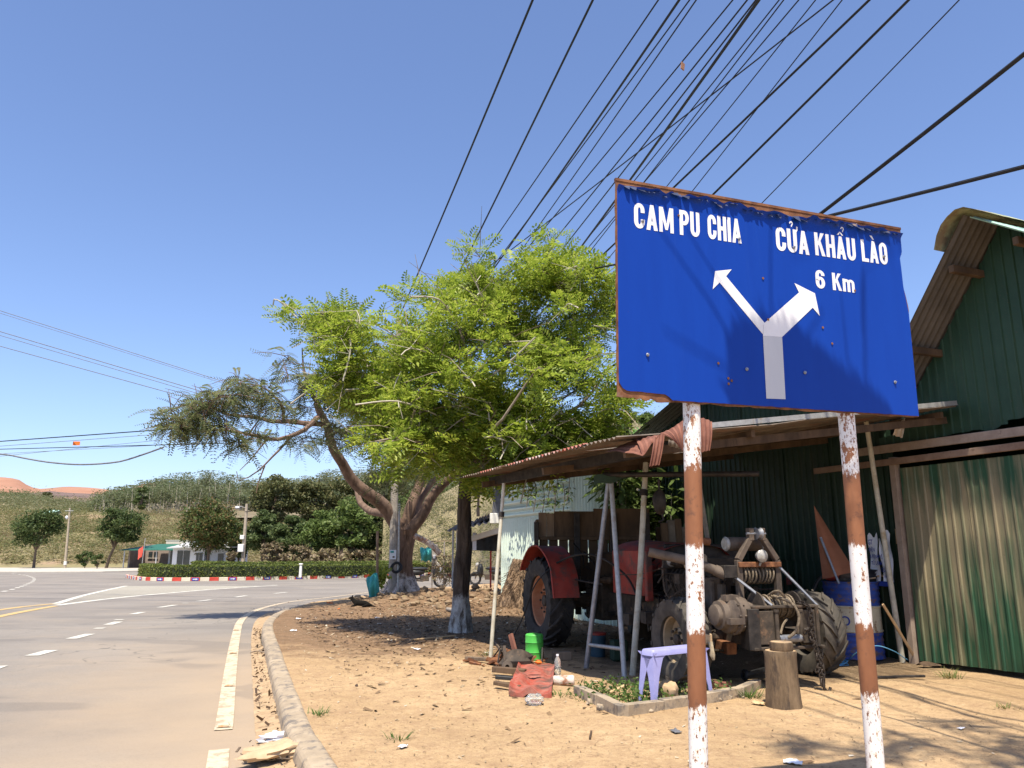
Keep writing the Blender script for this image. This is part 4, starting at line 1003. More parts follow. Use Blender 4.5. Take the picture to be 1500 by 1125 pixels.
# door of three sheets on a frame
dr = MB()
for z in (.25, 1.5, 2.55): dr.bar(WL(8.2, 9.55, z), WL(5.2, 9.55, z), .03, .06)
dr = dr.build('sliding_door', 'black_iron', ws)
for i, (wa, wb) in enumerate([(8.24, 7.2), (7.24, 6.2), (6.24, 5.2)]):
    b = MB(); corr(b, WL(wa, 9.49 - .006 * i, 0), wdir * (wa - wb) * S, UPV, .100, .006, 'trap', v0=lambda d, wa=wa: (.035 + .03 * (8.24 - wa + d / S) + .006 * noise.noise(Vector((d * 8, 0, 0)))) * S, v1=lambda d: 2.70 * S, nv=8, wob=.008, seed=i + 60); b.build('door_sheet', 'green_door', dr)
MB().box(WL(8.33, 9.50, 1.42), (.075, .075, 2.9 * S), math.atan2(WD.y, WD.x)).build('door_post', 'beam_pale', ws, bevel=.004)
MB().bar(WL(9.0, 9.47, 3.01), WL(5.2, 9.47, 2.97), .03, .088).build('rail_board', 'beam_pale', ws, bevel=.004)
MB().bar(WL(9.85, 9.43, 2.80), WL(5.2, 9.43, 2.80), .03, .070).build('rail_board', 'beam', ws, bevel=.004)
# shell behind the front so that the inside is truly dark
b = MB()
b.add([WL(3.4, 9.7, 0), WL(3.4, 16, 0), WL(3.4, 16, 3.6), WL(3.4, 9.7, 3.6)], [(0, 1, 2, 3)])
b.add([WL(13.05, 9.66, 0), WL(13.05, 16, 0), WL(13.05, 16, 4.5), WL(13.05, 9.66, 4.5)], [(0, 1, 2, 3)])
b.add([WL(3.4, 16, 0), WL(15, 16, 0), WL(15, 16, 3.9), WL(11, 16, 5.1), WL(8.3, 16, 3.7), WL(6.6, 16, 5.8), WL(3.4, 16, 3.5)], [tuple(range(7))]); b.build('rear_wall', 'green_tin', ws)
def slope(name, m, wA, zA, wB, zB, n0, n1, k):
    n = n0; i = 0
    while n < n1 - .05:
        ne = min(n1, n + 1.15); b = MB(); o = WL(wA, n, zA); U = WL(wA, ne + .06, zA) - o; V = WL(wB, n, zB) - o
        corr(b, o + UPV * .006 * (i % 2), U, V, .085, .013, 'sin', nv=3, seed=k + i); b.build(name, m, ws); n = ne; i += 1
slope('roof_sheet', 'soffit', 6.34, 5.76, 7.99, 3.70, 8.88, 16.2, 80)
slope('roof_sheet', 'mint_roof', 6.23, 5.69, 3.0, 3.36, 8.86, 16.2, 90)
slope('roof_sheet', 'soffit', 11.0, 5.24, 8.28, 3.86, 9.15, 16.2, 100)
slope('roof_sheet', 'soffit', 11.0, 5.24, 14.95, 4.05, 9.05, 16.2, 110)
b = MB(); cp = [(6.71, 5.40), (6.65, 5.56), (6.57, 5.69), (6.47, 5.78), (6.35, 5.83), (6.23, 5.80), (6.11, 5.73), (5.97, 5.63)]
b.grid(lambda u, v: WL(cp[int(round(u * 7))][0], 8.76 + 7.4 * v, cp[int(round(u * 7))][1] + .03 * noise.noise(Vector((u * 3, v * 14, 0)))), 7, 22); b.build('ridge_cap', 'cap_tin', ws, smooth=True)
for w in (6.68, 7.42, 5.8, 4.9, 4.0): MB().bar(WL(w, 9.0, zr(w) - .14), WL(w, 16, zr(w) - .14), .055, .075).build('purlin', 'wood_dark', ws, bevel=.004)

# ================================================================== lean-to canopy
cn = thing('lean_to_canopy', 'low lean-to canopy of rusty corrugated sheets on thin poles beside the workshop', 'canopy', W(9.6, 7, 0)); CO = Vector(cn.location)
def CL(w, n, z): return W(w, n, z) - CO
def cz(n): return 2.72 + (n - 4.2) * .1365
wa = 12.35; i = 0
while wa > 7.3:
    wb = max(7.25, wa - .88); dn = .06 * random.uniform(-1, 1) + (.15 if i == 6 else 0); o = CL(wa, 4.18 + dn, cz(4.18 + dn) + .02 * random.random()); V = CL(wa, 9.52, cz(9.52)) - o
    b = MB(); corr(b, o, wdir * (wa - wb + .05) * S, V, .076, .012, 'sin', nv=10, wob=.03, seed=i + 130); s_ = b.build('roof_sheet', 'old_tin', cn)
    if i in (1, 2, 3, 4):
        b = MB(); corr(b, o + UPV * .008, wdir * (wa - wb) * S, V.normalized() * .05, .076, .013, 'sin', nv=1, wob=.0, seed=i); b.build('red_lip', 'tin_red', s_)
    wa = wb; i += 1
MB().bar(CL(12.2, 4.62, 2.66), CL(7.6, 5.1, 2.72), .05, .10).build('eave_beam', 'black_iron', cn)
for n in (6.1, 7.7, 9.3): MB().bar(CL(12.3, n, cz(n) - .09), CL(7.3, n, cz(n) - .09), .04, .06).build('purlin', 'wood_dark', cn)
for w in (7.42, 9.6, 12.0): MB().bar(CL(w, 4.4, cz(4.4) - .16), CL(w, 9.5, cz(9.5) - .16), .045, .07).build('rafter', 'wood_dark', cn)
MB().bar(CL(7.22, 5.3, cz(5.3) + .05), CL(7.22, 9.5, cz(9.5) + .05), .02, .045).build('edge_strip', 'galv', cn)
p = G(718, 966); b = MB(); tp = A(738, 708, 8.72); b.tube([p - CO + Vector((0, 0, -.05)), p.lerp(tp, .5) - CO, tp - CO], [.022, .021, .020], 10); b.build('pole', 'pole_paint', cn, smooth=True)
MB().tube([p.lerp(tp, .80) - CO, p.lerp(tp, .83) - CO], .034, 10).build('clamp', 'black_iron', cn)
p = G(926, 987); tp = A(946, 678, 7.98); MB().tube([p - CO + Vector((0, 0, -.05)), p.lerp(tp, .45) - CO + Vector((.015, 0, 0)), tp - CO], [.031, .030, .028], 10).build('pole', 'pole_paint', cn, smooth=True)
MB().tube([p.lerp(tp, .83) - CO, p.lerp(tp, .86) - CO], .042, 10).build('clamp', 'black_iron', cn)
p = LG(1322, 969); tp = W(8.35, 9.05, 3.42); MB().tube([p - CO, tp - CO], [.030, .026], 10).build('pole', 'pole_paint', cn, smooth=True)
def torn(pts, m='rust_sheet', d=6.0, bulge=.06, nrib=10, ext=.02):
    """bent piece of sheet between four corners (near depths differ per corner)"""
    q = [A(x, y, dd) - CO for x, y, dd in pts]; b = MB()
    def fn(u, v):
        p = q[0].lerp(q[1], u).lerp(q[3].lerp(q[2], u), v)
        return p + Vector((0, -1, .2)) * (bulge * math.sin(PI * v) * .6 + .010 * math.sin(2 * PI * nrib * u)) + Vector((0, 0, .012 * noise.noise(p * 9)))
    b.grid(fn, nrib * 4, 8); b.build('torn_sheet', m, cn, smooth=True)
torn([(887, 661, 6.5), (944, 639, 6.5), (963, 640, 6.2), (941, 668, 6.0)], nrib=6)
torn([(930, 643, 6.3), (965, 637, 6.2), (962, 641, 6.1), (941, 669, 6.0)], nrib=4)
torn([(958, 640, 6.1), (974, 634, 6.15), (966, 681, 6.0), (951, 683, 6.0)], nrib=3)
torn([(966, 636, 6.2), (1005, 615, 6.1), (1004, 664, 5.95), (993, 652, 6.0)], nrib=5)
torn([(1022, 611, 6.1), (1043, 617, 6.1), (1040, 660, 5.95), (1026, 664, 5.95)], nrib=3)
torn([(978, 644, 6.3), (1000, 648, 6.3), (996, 658, 6.25), (978, 652, 6.25)], 'old_tin', nrib=3)
torn([(1312, 622, 7.5), (1326, 612, 7.6), (1322, 642, 7.5), (1308, 638, 7.5)], 'cut_wood', nrib=2, bulge=.02)

# ================================================================== tractor with winch
TO = Vector((1.92 * S, 12.74 * S, 0)); TO.z = lotz(TO.x, TO.y) - .01
tk = thing('tractor', 'dusty red tractor with a winch frame on its nose, parked under the canopy', 'tractor', TO, R(198.06))
def wheel(x, y, r, w, rimr, lug, nl, tm, rm, sgn, dish):
    mx = Matrix.Translation((x, y, r)) @ Matrix.Rotation(R(90) * sgn, 4, 'Y')
    hw = w / 2; b = MB()
    b.lathe([(rimr, -hw * .8), (rimr + (r - rimr) * .35, -hw), (r * .93, -hw * .92), (r - lug, -hw * .7), (r - lug * .8, 0), (r - lug, hw * .7), (r * .93, hw * .92), (rimr + (r - rimr) * .35, hw), (rimr, hw * .8), (rimr * .98, 0)], 40, mx, True)
    for i in range(nl):
        for sd in (-1, 1):
            a0 = 2 * PI * (i + (.5 if sd > 0 else 0)) / nl; sp = .36 * PI / nl * 6
            vs = []
            for t, ww in ((0.02, .030), (.55, .026), (1.03, .034)):
                a = a0 + sp * (1 - t); z = sd * hw * t * .97
                for da, rr_ in ((-ww, r - lug * 1.15 - (.04 * r if t > 1 else 0)), (ww, r - lug * 1.15 - (.04 * r if t > 1 else 0)), (ww * .75, r - (.05 * r if t > 1 else 0)), (-ww * .75, r - (.05 * r if t > 1 else 0))):
                    an = a + da * .5 / r * (1.3 if r < .45 else 1.5); vs.append((rr_ * math.cos(an), rr_ * math.sin(an), z))
            b.add(vs, [(0, 1, 5, 4), (1, 2, 6, 5), (2, 3, 7, 6), (3, 0, 4, 7), (4, 5, 9, 8), (5, 6, 10, 9), (6, 7, 11, 10), (7, 4, 8, 11), (0, 3, 2, 1), (8, 9, 10, 11)], mx)
    wl = b.build('wheel', tm, tk, smooth=True)
    b = MB(); e = hw * .75
    b.lathe([(rimr * 1.02, e), (rimr * 1.02, e - .02), (rimr * .93, e - .03), (rimr * .88, e - dish), (rimr * .55, e - dish - .01), (rimr * .5, e - dish + .03), (rimr * .36, e - dish + .05), (rimr * .34, e - dish + .02), (0, e - dish + .02)], 32, mx, cap0=False)
    rm_ = b.build('rim', rm, wl, smooth=True)
    b = MB(); b.lathe([(rimr * .22, e - dish + .015), (rimr * .22, e - dish + .06), (rimr * .12, e - dish + .075), (0, e - dish + .075)], 16, mx)
    for i in range(8):
        a = 2 * PI * i / 8; b.lathe([(.013, 0), (.013, .02), (0, .02)], 6, mx @ Matrix.Translation((rimr * .43 * math.cos(a), rimr * .43 * math.sin(a), e - dish + .045)))
    b.build('hub', 'grime', wl, smooth=True); return wl
wheel(.86, -.56, .53, .32, .30, .035, 17, 'tyre', 'rim', 1, .13)
wheel(-.86, -.56, .53, .32, .30, .035, 17, 'tyre', 'rim', -1, .13)
wheel(.66, 2.24, .365, .24, .20, .024, 16, 'tyre_dusty', 'rim_tan', 1, .10)
wheel(-.74, 2.20, .385, .25, .21, .026, 16, 'tyre_dusty', 'rim_tan', -1, .10)
b = MB(); b.box((0, .7, .50), (.34, 2.6, .26)).box((0, -.56, .53), (.5, .5, .46)).cyl((-.8, -.56, .53), (.8, -.56, .53), .09, 12).box((0, 1.9, .42), (.42, 1.0, .12)).cyl((-.6, 2.24, .38), (.6, 2.24, .38), .06, 10)
b.box((.22, 2.0, .40), (.08, 1.3, .12)).box((-.22, 2.0, .40), (.08, 1.3, .12)); b.build('chassis', 'grime', tk, bevel=.01)
MB().box((.28, 1.95, .33), (.10, 1.0, .10), (R(-4), 0, 0)).build('frame_rail', 'rust', tk, bevel=.006)
for sg in (1, -1):
    b = MB()
    def ff(u, v, sg=sg):
        a = R(148 - 132 * u); r_ = .655 + .02 * noise.noise(Vector((u * 4, v, sg)))
        if u > .86: return (sg * (.70 + .32 * v), -.56 + r_ * math.cos(R(35)) + (u - .86) * .7, .53 + r_ * math.sin(R(35)) - (u - .86) * 2.2)
        return (sg * (.70 + .32 * v), -.56 + r_ * math.cos(a), .53 + r_ * math.sin(a))
    b.grid(ff, 16, 4); fd = b.build('fender', 'red', tk, smooth=True)
    sk = MB(); sk.grid(lambda u, v, sg=sg: (sg * .70, -.56 + (.655 - .3 * v) * math.cos(R(140 - 115 * u)), .53 + (.655 - .3 * v) * math.sin(R(140 - 115 * u))), 14, 3).build('fender_skirt', 'red', fd, smooth=True)
    lip = MB(); lip.tube([ff(k / 14, 1.0) for k in range(15)], .012, 6).build('fender_lip', 'red', fd, smooth=True)
# hood pieces
b = MB(); b.grid(lambda u, v: (-.36 + .80 * u, .45 + 1.08 * v, 1.13 + .115 * math.sin(PI * min(1, max(0, u))) ** .5 - .05 * v), 14, 8); b.build('hood', 'red', tk, smooth=True)
MB().box((.435, .80, .90), (.02, .75, .46)).build('hood_side', 'red', tk, bevel=.006); MB().box((-.355, .95, .9), (.02, 1.0, .46)).build('hood_side', 'red', tk, bevel=.006)
MB().box((.47, 1.32, .88), (.07, .06, .50)).build('grille_post', 'red', tk, bevel=.008); MB().box((-.1, 1.45, .92), (.9, .04, .55)).build('grille', 'black_iron', tk, bevel=.008)
MB().box((.30, 1.49, 1.03), (.20, .03, .15)).build('lamp_box', 'grime', tk, bevel=.006)
M['lamp_glass'] = mat('lamp_glass', (.25, .24, .21), (.5, .48, .43), 22, .12, .1, spec=.7)
MB().lathe([(0, .03), (.04, .024), (.06, .008), (.062, 0)], 20, Matrix.Translation((.30, 1.505, 1.03)) @ Matrix.Rotation(R(-90), 4, 'X')).build('headlight', 'lamp_glass', tk, smooth=True)
b = MB()
for y, z in ((1.52, .85), (1.53, .70)): b.tube(cat([(.42, y, .98), (.40, y + .02, z), (.2, y + .04, z - .02), (.05, y + .04, z - .1)], .06), .009, 6, False)
b.build('hose', 'cast', tk, smooth=True)
b = MB(); b.tube(cat([(.95, -.2, .95), (.8, .25, 1.08), (.6, .45, 1.05), (.5, .9, .85), (.55, 1.3, .55)], .08), .012, 6).tube(cat([(.9, -.1, 1.0), (1.12, -.25, .75), (1.16, -.6, .35), (1.25, -.85, .02)], .08), .008, 6).build('cable_loop', 'black', tk, smooth=True)
# engine, seat and controls
b = MB(); b.box((0, 1.7, .74), (.36, .62, .42)).box((.02, 1.72, 1.0), (.28, .5, .12)).box((.24, 1.62, .8), (.10, .4, .22)).cyl((.24, 1.9, .9), (.24, 1.9, .62), .07, 12).cyl((.30, 1.5, .62), (.30, 1.5, .80), .05, 12)
for k in range(4): b.cyl((.2, 1.52 + .13 * k, .98), (.33, 1.52 + .13 * k, 1.02), .03, 10)
for k in range(6): b.tube(cat([(.28, 1.5 + .08 * k, .95), (.36, 1.55 + .08 * k, .85), (.32, 1.6 + .08 * k, .7), (.2, 1.62 + .07 * k, .6)], .06), .010, 5)
b.build('engine', 'grime', tk, bevel=.006)
MB().box((.32, 2.16, .72), (.12, .28, .34)).box((.36, 2.3, .72), (.05, .05, .3)).box((.42, 2.12, .64), (.08, .2, .12)).build('pump', 'cast', tk, bevel=.012)
b = MB(); b.tube([(.95, 2.25, 1.12), (.62, 2.40, 1.04), (.42, 2.46, .965)], .042, 14).tube([(.42, 2.46, .965), (.34, 2.5, .925)], [.05, .05], 14); b.build('boom_tube', 'cast', tk, smooth=True)
MB().box((.31, 2.50, .95), (.13, .10, .11)).build('boom_bracket', 'black_iron', tk, bevel=.006)
MB().box((.1, -.15, .78), (.42, .34, .08)).box((.1, -.34, .95), (.42, .07, .32)).build('seat', 'wood_dark', tk, bevel=.03)
b = MB(); b.lathe([(.17 + .014 * math.cos(t), .014 * math.sin(t)) for t in [k * PI / 4 for k in range(8)]], 24, Matrix.Translation((.05, .35, 1.1)) @ Matrix.Rotation(R(-35), 4, 'X'), True); b.tube([(.05, .6, .85), (.05, .35, 1.1)], .02, 8); b.build('steering_wheel', 'black', tk, smooth=True)
for x in (.25, -.05): MB().tube([(x, .2, .6), (x + .03, .15, 1.0)], .010, 6).blob((x + .03, .15, 1.01), .025, 1, 0).build('lever', 'black_iron', tk, smooth=True)
MB().box((.45, 2.2, 1.03), (.16, .18, .14)).build('oil_tank', 'rim_tan', tk, bevel=.02)
b = MB(); b.tube(cat([(.52, 2.3, 1.0), (.52, 2.3, 1.15), (.47, 2.3, 1.21), (.36, 2.3, 1.21)], .03), .035, 12).build('air_pipe', 'rust', tk, smooth=True)
b = MB(); b.lathe([(.055, -.17), (.062, -.16), (.062, .16), (.055, .17)], 20, Matrix.Translation((.03, 2.34, 1.19)) @ Matrix.Rotation(R(90), 4, 'Y')).build('air_tank', 'cast', tk, smooth=True)
for x in (.215, -.155): MB().lathe([(.062, -.012), (.066, 0), (.05, .014), (0, .014)], 18, Matrix.Translation((x, 2.34, 1.19)) @ Matrix.Rotation(R(90 if x > 0 else -90), 4, 'Y')).build('tank_end', 'lamp_glass', tk, smooth=True)
# tangle of lines, rods and oily bits round the engine and frame
for nm, m_, k_, bx_ in (('oily_lines', 'black_iron', 46, (-.35, .45, .5, 2.3, .35, 1.0)), ('hydraulic_lines', 'grime', 26, (.1, .5, .7, 2.4, .4, .98)), ('rear_linkage', 'black_iron', 30, (-.5, .6, -1.1, .4, .35, .95))):
    b = MB()
    for i in range(k_):
        p0 = Vector((random.uniform(bx_[0], bx_[1]), random.uniform(bx_[2], bx_[3]), random.uniform(bx_[4], bx_[5]))); p1 = p0 + Vector((random.gauss(0, .15), random.gauss(0, .3), random.gauss(0, .15)))
        if i % 4: b.tube(cat([p0, p0.lerp(p1, .5) + Vector((random.gauss(0, .05), 0, random.uniform(-.08, .08))), p1], .07), random.choice([.006, .009, .012]), 5)
        else: b.box(p0, (random.uniform(.04, .14), random.uniform(.05, .16), random.uniform(.04, .14)), (0, 0, random.uniform(-.3, .3)))
    tag(b.build(nm, m_, tk, smooth=True), kind='stuff')
# mast over the nose
for sg in (1, -1):
    b = MB(); x0 = .20 * sg; b.bar((x0, 2.5, .40), (x0, 2.5, 1.05), .055, .05).bar((x0, 2.5, 1.05), (.075 * sg, 2.5, 1.23), .055, .05).bar((.06 * sg, 2.5, 1.22), (.06 * sg, 2.5, 1.33), .05, .06)
    b.build('mast_leg', 'cast', tk, bevel=.004)
b = MB(); b.cyl((-.09, 2.52, 1.28), (.11, 2.52, 1.28), .012, 10).lathe([(.02, -.03), (.055, -.026), (.04, -.008), (.04, .008), (.055, .026), (.02, .03)], 20, Matrix.Translation((-.01, 2.52, 1.28)) @ Matrix.Rotation(R(90), 4, 'Y')); b.build('pulley', 'steel', tk, smooth=True)
MB().bar((.22, 2.53, 1.01), (-.22, 2.53, 1.01), .035, .045).build('mast_crossbar', 'rust', tk, bevel=.004)
b = MB(); b.lathe([(0, -.07), (.03, -.065), (.052, -.02), (.056, 0)], 22, Matrix.Translation((.015, 2.60, 1.085)) @ Matrix.Rotation(R(-90), 4, 'X')).tube([(.015, 2.57, 1.03), (.015, 2.55, 1.0)], .010, 6); wk = b.build('work_light', 'galv', tk, smooth=True)
MB().lathe([(.054, 0), (.04, .014), (.02, .02), (0, .022)], 22, Matrix.Translation((.015, 2.602, 1.085)) @ Matrix.Rotation(R(-90), 4, 'X')).build('lens', 'lamp_glass', wk, smooth=True)
b = MB()
for k in range(9): b.lathe([(.075 + .009 * math.cos(t), .009 * math.sin(t)) for t in [q * PI / 3 for q in range(6)]], 18, Matrix.Translation((.15 - .036 * k, 2.46, .92)) @ Matrix.Rotation(R(90 + random.uniform(-8, 8)), 4, 'Y'), True)
b.build('hose_coil', 'wire_rope', tk, smooth=True)
MB().box((0, 2.42, .92), (.36, .10, .16)).build('radiator', 'black_iron', tk, bevel=.006)
for a_, c_ in (((.27, 2.50, .92), (.08, 2.78, .675)), ((-.19, 2.5, 1.02), (-.43, 2.72, .66))): MB().tube([a_, c_], .013, 8).build('stay_rod', 'steel', tk, smooth=True)
b = MB(); b.lathe([(.05, -.22), (.10, -.215), (.115, -.16), (.145, -.14), (.15, -.06), (.168, -.055), (.168, -.03), (.15, -.025), (.15, .03), (.125, .05), (.118, .10), (.09, .105), (.085, .14), (.05, .15)], 14, Matrix.Translation((.44, 2.66, .60)) @ Matrix.Rotation(R(90), 4, 'Y')); b.box((.46, 2.80, .56), (.14, .06, .05)).box((.44, 2.7, .74), (.12, .08, .05))
for k in range(10):
    a = 2 * PI * k / 10; b.cyl((.38 - .02, 2.66 + .15 * math.cos(a), .60 + .15 * math.sin(a)), (.38 + .05, 2.66 + .15 * math.cos(a), .60 + .15 * math.sin(a)), .012, 6)
b.build('gear_housing', 'cast', tk, smooth=True)
# winch box
b = MB(); b.box((-.03, 2.70, .665), (.66, .24, .022)).box((-.03, 2.82, .335), (.70, .05, .025)).box((-.335, 2.72, .5), (.03, .22, .34)).build('winch_frame', 'grime', tk, bevel=.004)
MB().box((.285, 2.74, .49), (.10, .20, .33), (0, 0, R(-14))).build('side_plate', 'black_iron', tk, bevel=.004)
MB().box((.165, 2.80, .50), (.15, .03, .27)).build('front_plate', 'grime', tk, bevel=.004); MB().box((-.25, 2.80, .50), (.14, .03, .27)).build('front_plate', 'grime', tk, bevel=.004)
for x in (.085, -.155): MB().tube([(x, 2.835, .40), (x, 2.835, .63)], .018, 12).tube([(x, 2.835, .625), (x, 2.835, .645)], .024, 12).tube([(x, 2.835, .385), (x, 2.835, .405)], .026, 12).build('guide_roller', 'grime', tk, smooth=True)
MB().tube([(.075, 2.83, .41), (-.145, 2.83, .41)], .032, 14).build('fairlead_roller', 'steel', tk, smooth=True)
b = MB(); ax = Matrix.Translation((-.03, 2.66, .66)) @ Matrix.Rotation(R(90), 4, 'Y')
b.lathe([(.06, -.16), (.06, .16)], 20, ax)
for k in range(15): b.lathe([(.080 + .010 * math.cos(t) + .012 * (k % 3 == 0), -.14 + .020 * k + .010 * math.sin(t)) for t in [q * PI / 3 for q in range(6)]], 22, ax @ Matrix.Rotation(random.uniform(-.06, .06), 4, 'X'), True)
b.build('rope_drum', 'wire_rope', tk, smooth=True)
for x in (-.215, .155): MB().lathe([(.02, -.008), (.125, -.008), (.125, .008), (.02, .008)], 26, Matrix.Translation((x, 2.66, .66)) @ Matrix.Rotation(R(90), 4, 'Y'), True).build('drum_flange', 'grime', tk, smooth=True)
b = MB(); b.tube(cat([(.02, 2.72, .75), (-.05, 2.86, .70), (-.09, 2.90, .60), (-.06, 2.89, .48), (0, 2.86, .42)], .04), .013, 8).tube(cat([(.06, 2.7, .75), (.03, 2.8, .80), (-.04, 2.8, .74)], .04), .011, 8).tube(cat([(.06, 2.84, .45), (.0, 2.8, .52), (-.06, 2.78, .56)], .04), .010, 6); b.build('loose_rope', 'wire_rope', tk, smooth=True)
def chain(b, pts, ln=.048, r=.008):
    c = cat(pts, ln * .72)
    for i in range(len(c) - 1):
        a, d = c[i], (c[i + 1] - c[i]).normalized(); u, w_ = ortho(d); s_ = u if i % 2 else w_; h = d * ln * .5; k = s_ * .016
        m = (c[i] + c[i + 1]) / 2; b.tube([m - h * .6 - k, m - h - k * .0, m - h * .6 + k, m + h * .6 + k, m + h, m + h * .6 - k, m - h * .6 - k], r, 5, False)
b = MB(); chain(b, [(-.20, 2.72, .69), (-.22, 2.87, .66), (-.22, 2.90, .45), (-.23, 2.93, .2), (-.235, 2.95, .04)]); chain(b, [(-.235, 2.95, .06), (-.25, 2.94, .2), (-.21, 2.90, .4), (-.17, 2.89, .5), (-.15, 2.88, .45)]); chain(b, [(-.21, 2.92, .36), (-.27, 2.92, .34), (-.24, 2.93, .22), (-.20, 2.93, .15)])
b.tube(cat([(-.235, 2.955, .08), (-.24, 2.96, .02), (-.28, 2.96, -.005), (-.30, 2.96, .03)], .02), .012, 6); b.build('chain', 'chain', tk, smooth=True)
MB().box((.62, 2.55, .40), (.12, .10, .09)).build('wood_chock', 'cut_wood', tk, bevel=.01); MB().tube([(.60, 2.62, .38), (.60, 2.64, .32), (.60, 2.64, .28), (.59, 2.64, .24)], [.022, .018, .026, .012], 7).build('rope_tassel', 'rope', tk, smooth=True)
b = MB(); b.lathe([(.035 + .014 * math.cos(t), .02 * math.sin(t)) for t in [q * PI / 4 for q in range(8)]], 18, Matrix.Translation((.1, 2.35, .06)) @ Matrix.Rotation(R(80), 4, 'Y'), True); b.bar((.1, 2.35, .06), (-.15, 2.3, .09), .03); b.build('caster', 'black', tk, smooth=True)

# ================================================================== pipe gantry
f1, f2 = LG(858, 976), LG(915, 993); tpL = A(892, 700, 7.95); tpR = A(1112, 694, 7.35)
gy = thing('pipe_gantry', 'hoisting frame of bare steel pipes straddling the tractor under the canopy', 'gantry', f1); o = f1
def gp(a, c_, r_, nm, m): return MB().tube([a - o, c_ - o], r_, 10).build(nm, m, gy, smooth=True)
gp(f1 + Vector((0, 0, -.03)), tpL, .026, 'leg', 'steel'); gp(f2 + Vector((0, 0, -.03)), tpL + Vector((.02, 0, 0)), .025, 'leg', 'galv')
gp(tpL + Vector((-.06, 0, .03)), tpR, .027, 'ridge_pipe', 'black_iron'); gp(f1.lerp(tpL, .12), f2.lerp(tpL, .13), .018, 'tie_bar', 'galv')
pk = A(1022, 697, 7.6); gp(G(1062, 950), pk, .024, 'leg', 'galv'); gp(G(1008, 985), pk + Vector((-.03, 0, 0)), .024, 'leg', 'steel')
b = MB(); hp = A(965, 702, 7.75) - o; b.tube([hp, hp + Vector((0, 0, -.1))], .012, 6).blob(hp + Vector((0, 0, -.22)), (.07, .06, .12), 4).tube(cat([hp + Vector((.01, 0, -.32)), hp + Vector((.03, 0, -.40)), hp + Vector((-.02, 0, -.42))], .03), .010, 6); b.build('chain_hoist', 'black_iron', gy, smooth=True)
b = MB(); b.grid(lambda u, v: tpL - o + Vector((-.16 + .34 * u, -.04 * math.sin(PI * u) - .03, .02 - .10 * v * (1 - .6 * u) + .015 * math.sin(u * 9))), 8, 4).build('tarp_scrap', 'green_tin', gy, smooth=True)

# ================================================================== wooden trailer box, slabs, things behind
tb = thing('trailer_box', 'weathered brown plank box standing behind the red tractor', 'box', A(868, 880, 10.5)); tb.location.z = lotz(tb.location.x, 10.5); o = Vector(tb.location)
def tp_(px, py, dy=0): return A(px, py, 10.5 + dy) - o
def board(b, x0, y0, x1, y1, dy=0, th=.03):
    a, c_ = tp_(x0, y1, dy), tp_(x1, y0, dy); b.box((a + c_) / 2, (abs(c_.x - a.x), th, abs(c_.z - a.z)))
for i, (x0, x1, y0, y1) in enumerate([(789, 801, 751, 787), (801, 812, 752, 787), (812, 870, 749, 787), (870, 951, 745, 790)]):
    b = MB(); board(b, x0, y0, x1 - .5, y1, .004 * i, .03); b.build('board', 'wood_dark' if i > 1 else 'wood', tb, bevel=.004)
for i in range(11):
    x0 = 790 + i * 14.6; b = MB(); board(b, x0, 791, x0 + 12.5, 826 + random.uniform(-3, 3), .02 + .02 * (i % 2)); b.build('slat', 'wood_dark', tb, bevel=.004)
b = MB(); board(b, 788, 786, 950, 791, -.03, .04); board(b, 788, 824, 950, 862, .03, .04); b.build('rail', 'wood_dark', tb, bevel=.004)
for x in (786, 846, 900, 948): b = MB(); board(b, x - 3, 752 if x > 790 else 765, x + 3, 900, -.05, .06); b.build('stake', 'black_iron', tb, bevel=.004)
b = MB(); l_, r_ = tp_(788, 862), tp_(950, 862); b.box(((l_ + r_) / 2) + Vector((0, .6, .0)), (r_.x - l_.x, 1.2, .08)); b.box(l_ + Vector((0, .6, .45)), (.03, 1.2, .9)); b.box(r_ + Vector((0, .6, .45)), (.03, 1.2, .9)); b.build('bed', 'wood_dark', tb)
for sg, x in ((1, 800), (-1, 940)): MB().lathe([(.18, -.08), (.3, -.09), (.33, -.05), (.33, .05), (.3, .09), (.18, .08)], 24, Matrix.Translation(Vector((tp_(x, 870).x, .6, .33))) @ Matrix.Rotation(R(90), 4, 'Y'), True).build('wheel', 'tyre', tb, smooth=True)
for i, (x0, y0, x1, y1, w) in enumerate([(972, 766, 985, 900, .10), (982, 762, 996, 900, .11), (992, 760, 1004, 900, .10), (1000, 772, 1010, 900, .09), (964, 772, 972, 900, .08), (1008, 766, 1018, 900, .1)]):
    p1 = A(x1, 900, 10.6 + .05 * i); p1.z = lotz(p1.x, p1.y); p0 = A(x0, y0, 10.75 + .05 * i)
    t = MB(); d = p0 - p1; t.bar((0, 0, 0), d, w, .035, (0, 1, 0)); ob = t.build('timber_slab', 'bark_grey' if i % 2 else 'wood', None, bevel=.008); ob.location = p1
    tag(ob, 'rough bark-edged timber slab leaning behind the tractor hood', 'slab', 'timber slabs leaning behind the tractor')
ob = MB().blob((0, 0, .32), (.22, .16, .34), 7, .5).build('black_sack', 'black', smooth=True); ob.location = A(951, 812, 10.9); ob.location.z = lotz(1.9, 10.9) + .62; tag(ob, 'bulging black sack on the timber behind the red hood', 'sack')
cr = MB().box((0, 0, .3), (.5, .35, .62)).build('crate', 'wood_dark', None, bevel=.01); cr.location = Vector((ob.location.x, ob.location.y, lotz(1.9, 10.9))); tag(cr, 'dark wooden crate carrying the black sack behind the tractor', 'crate')

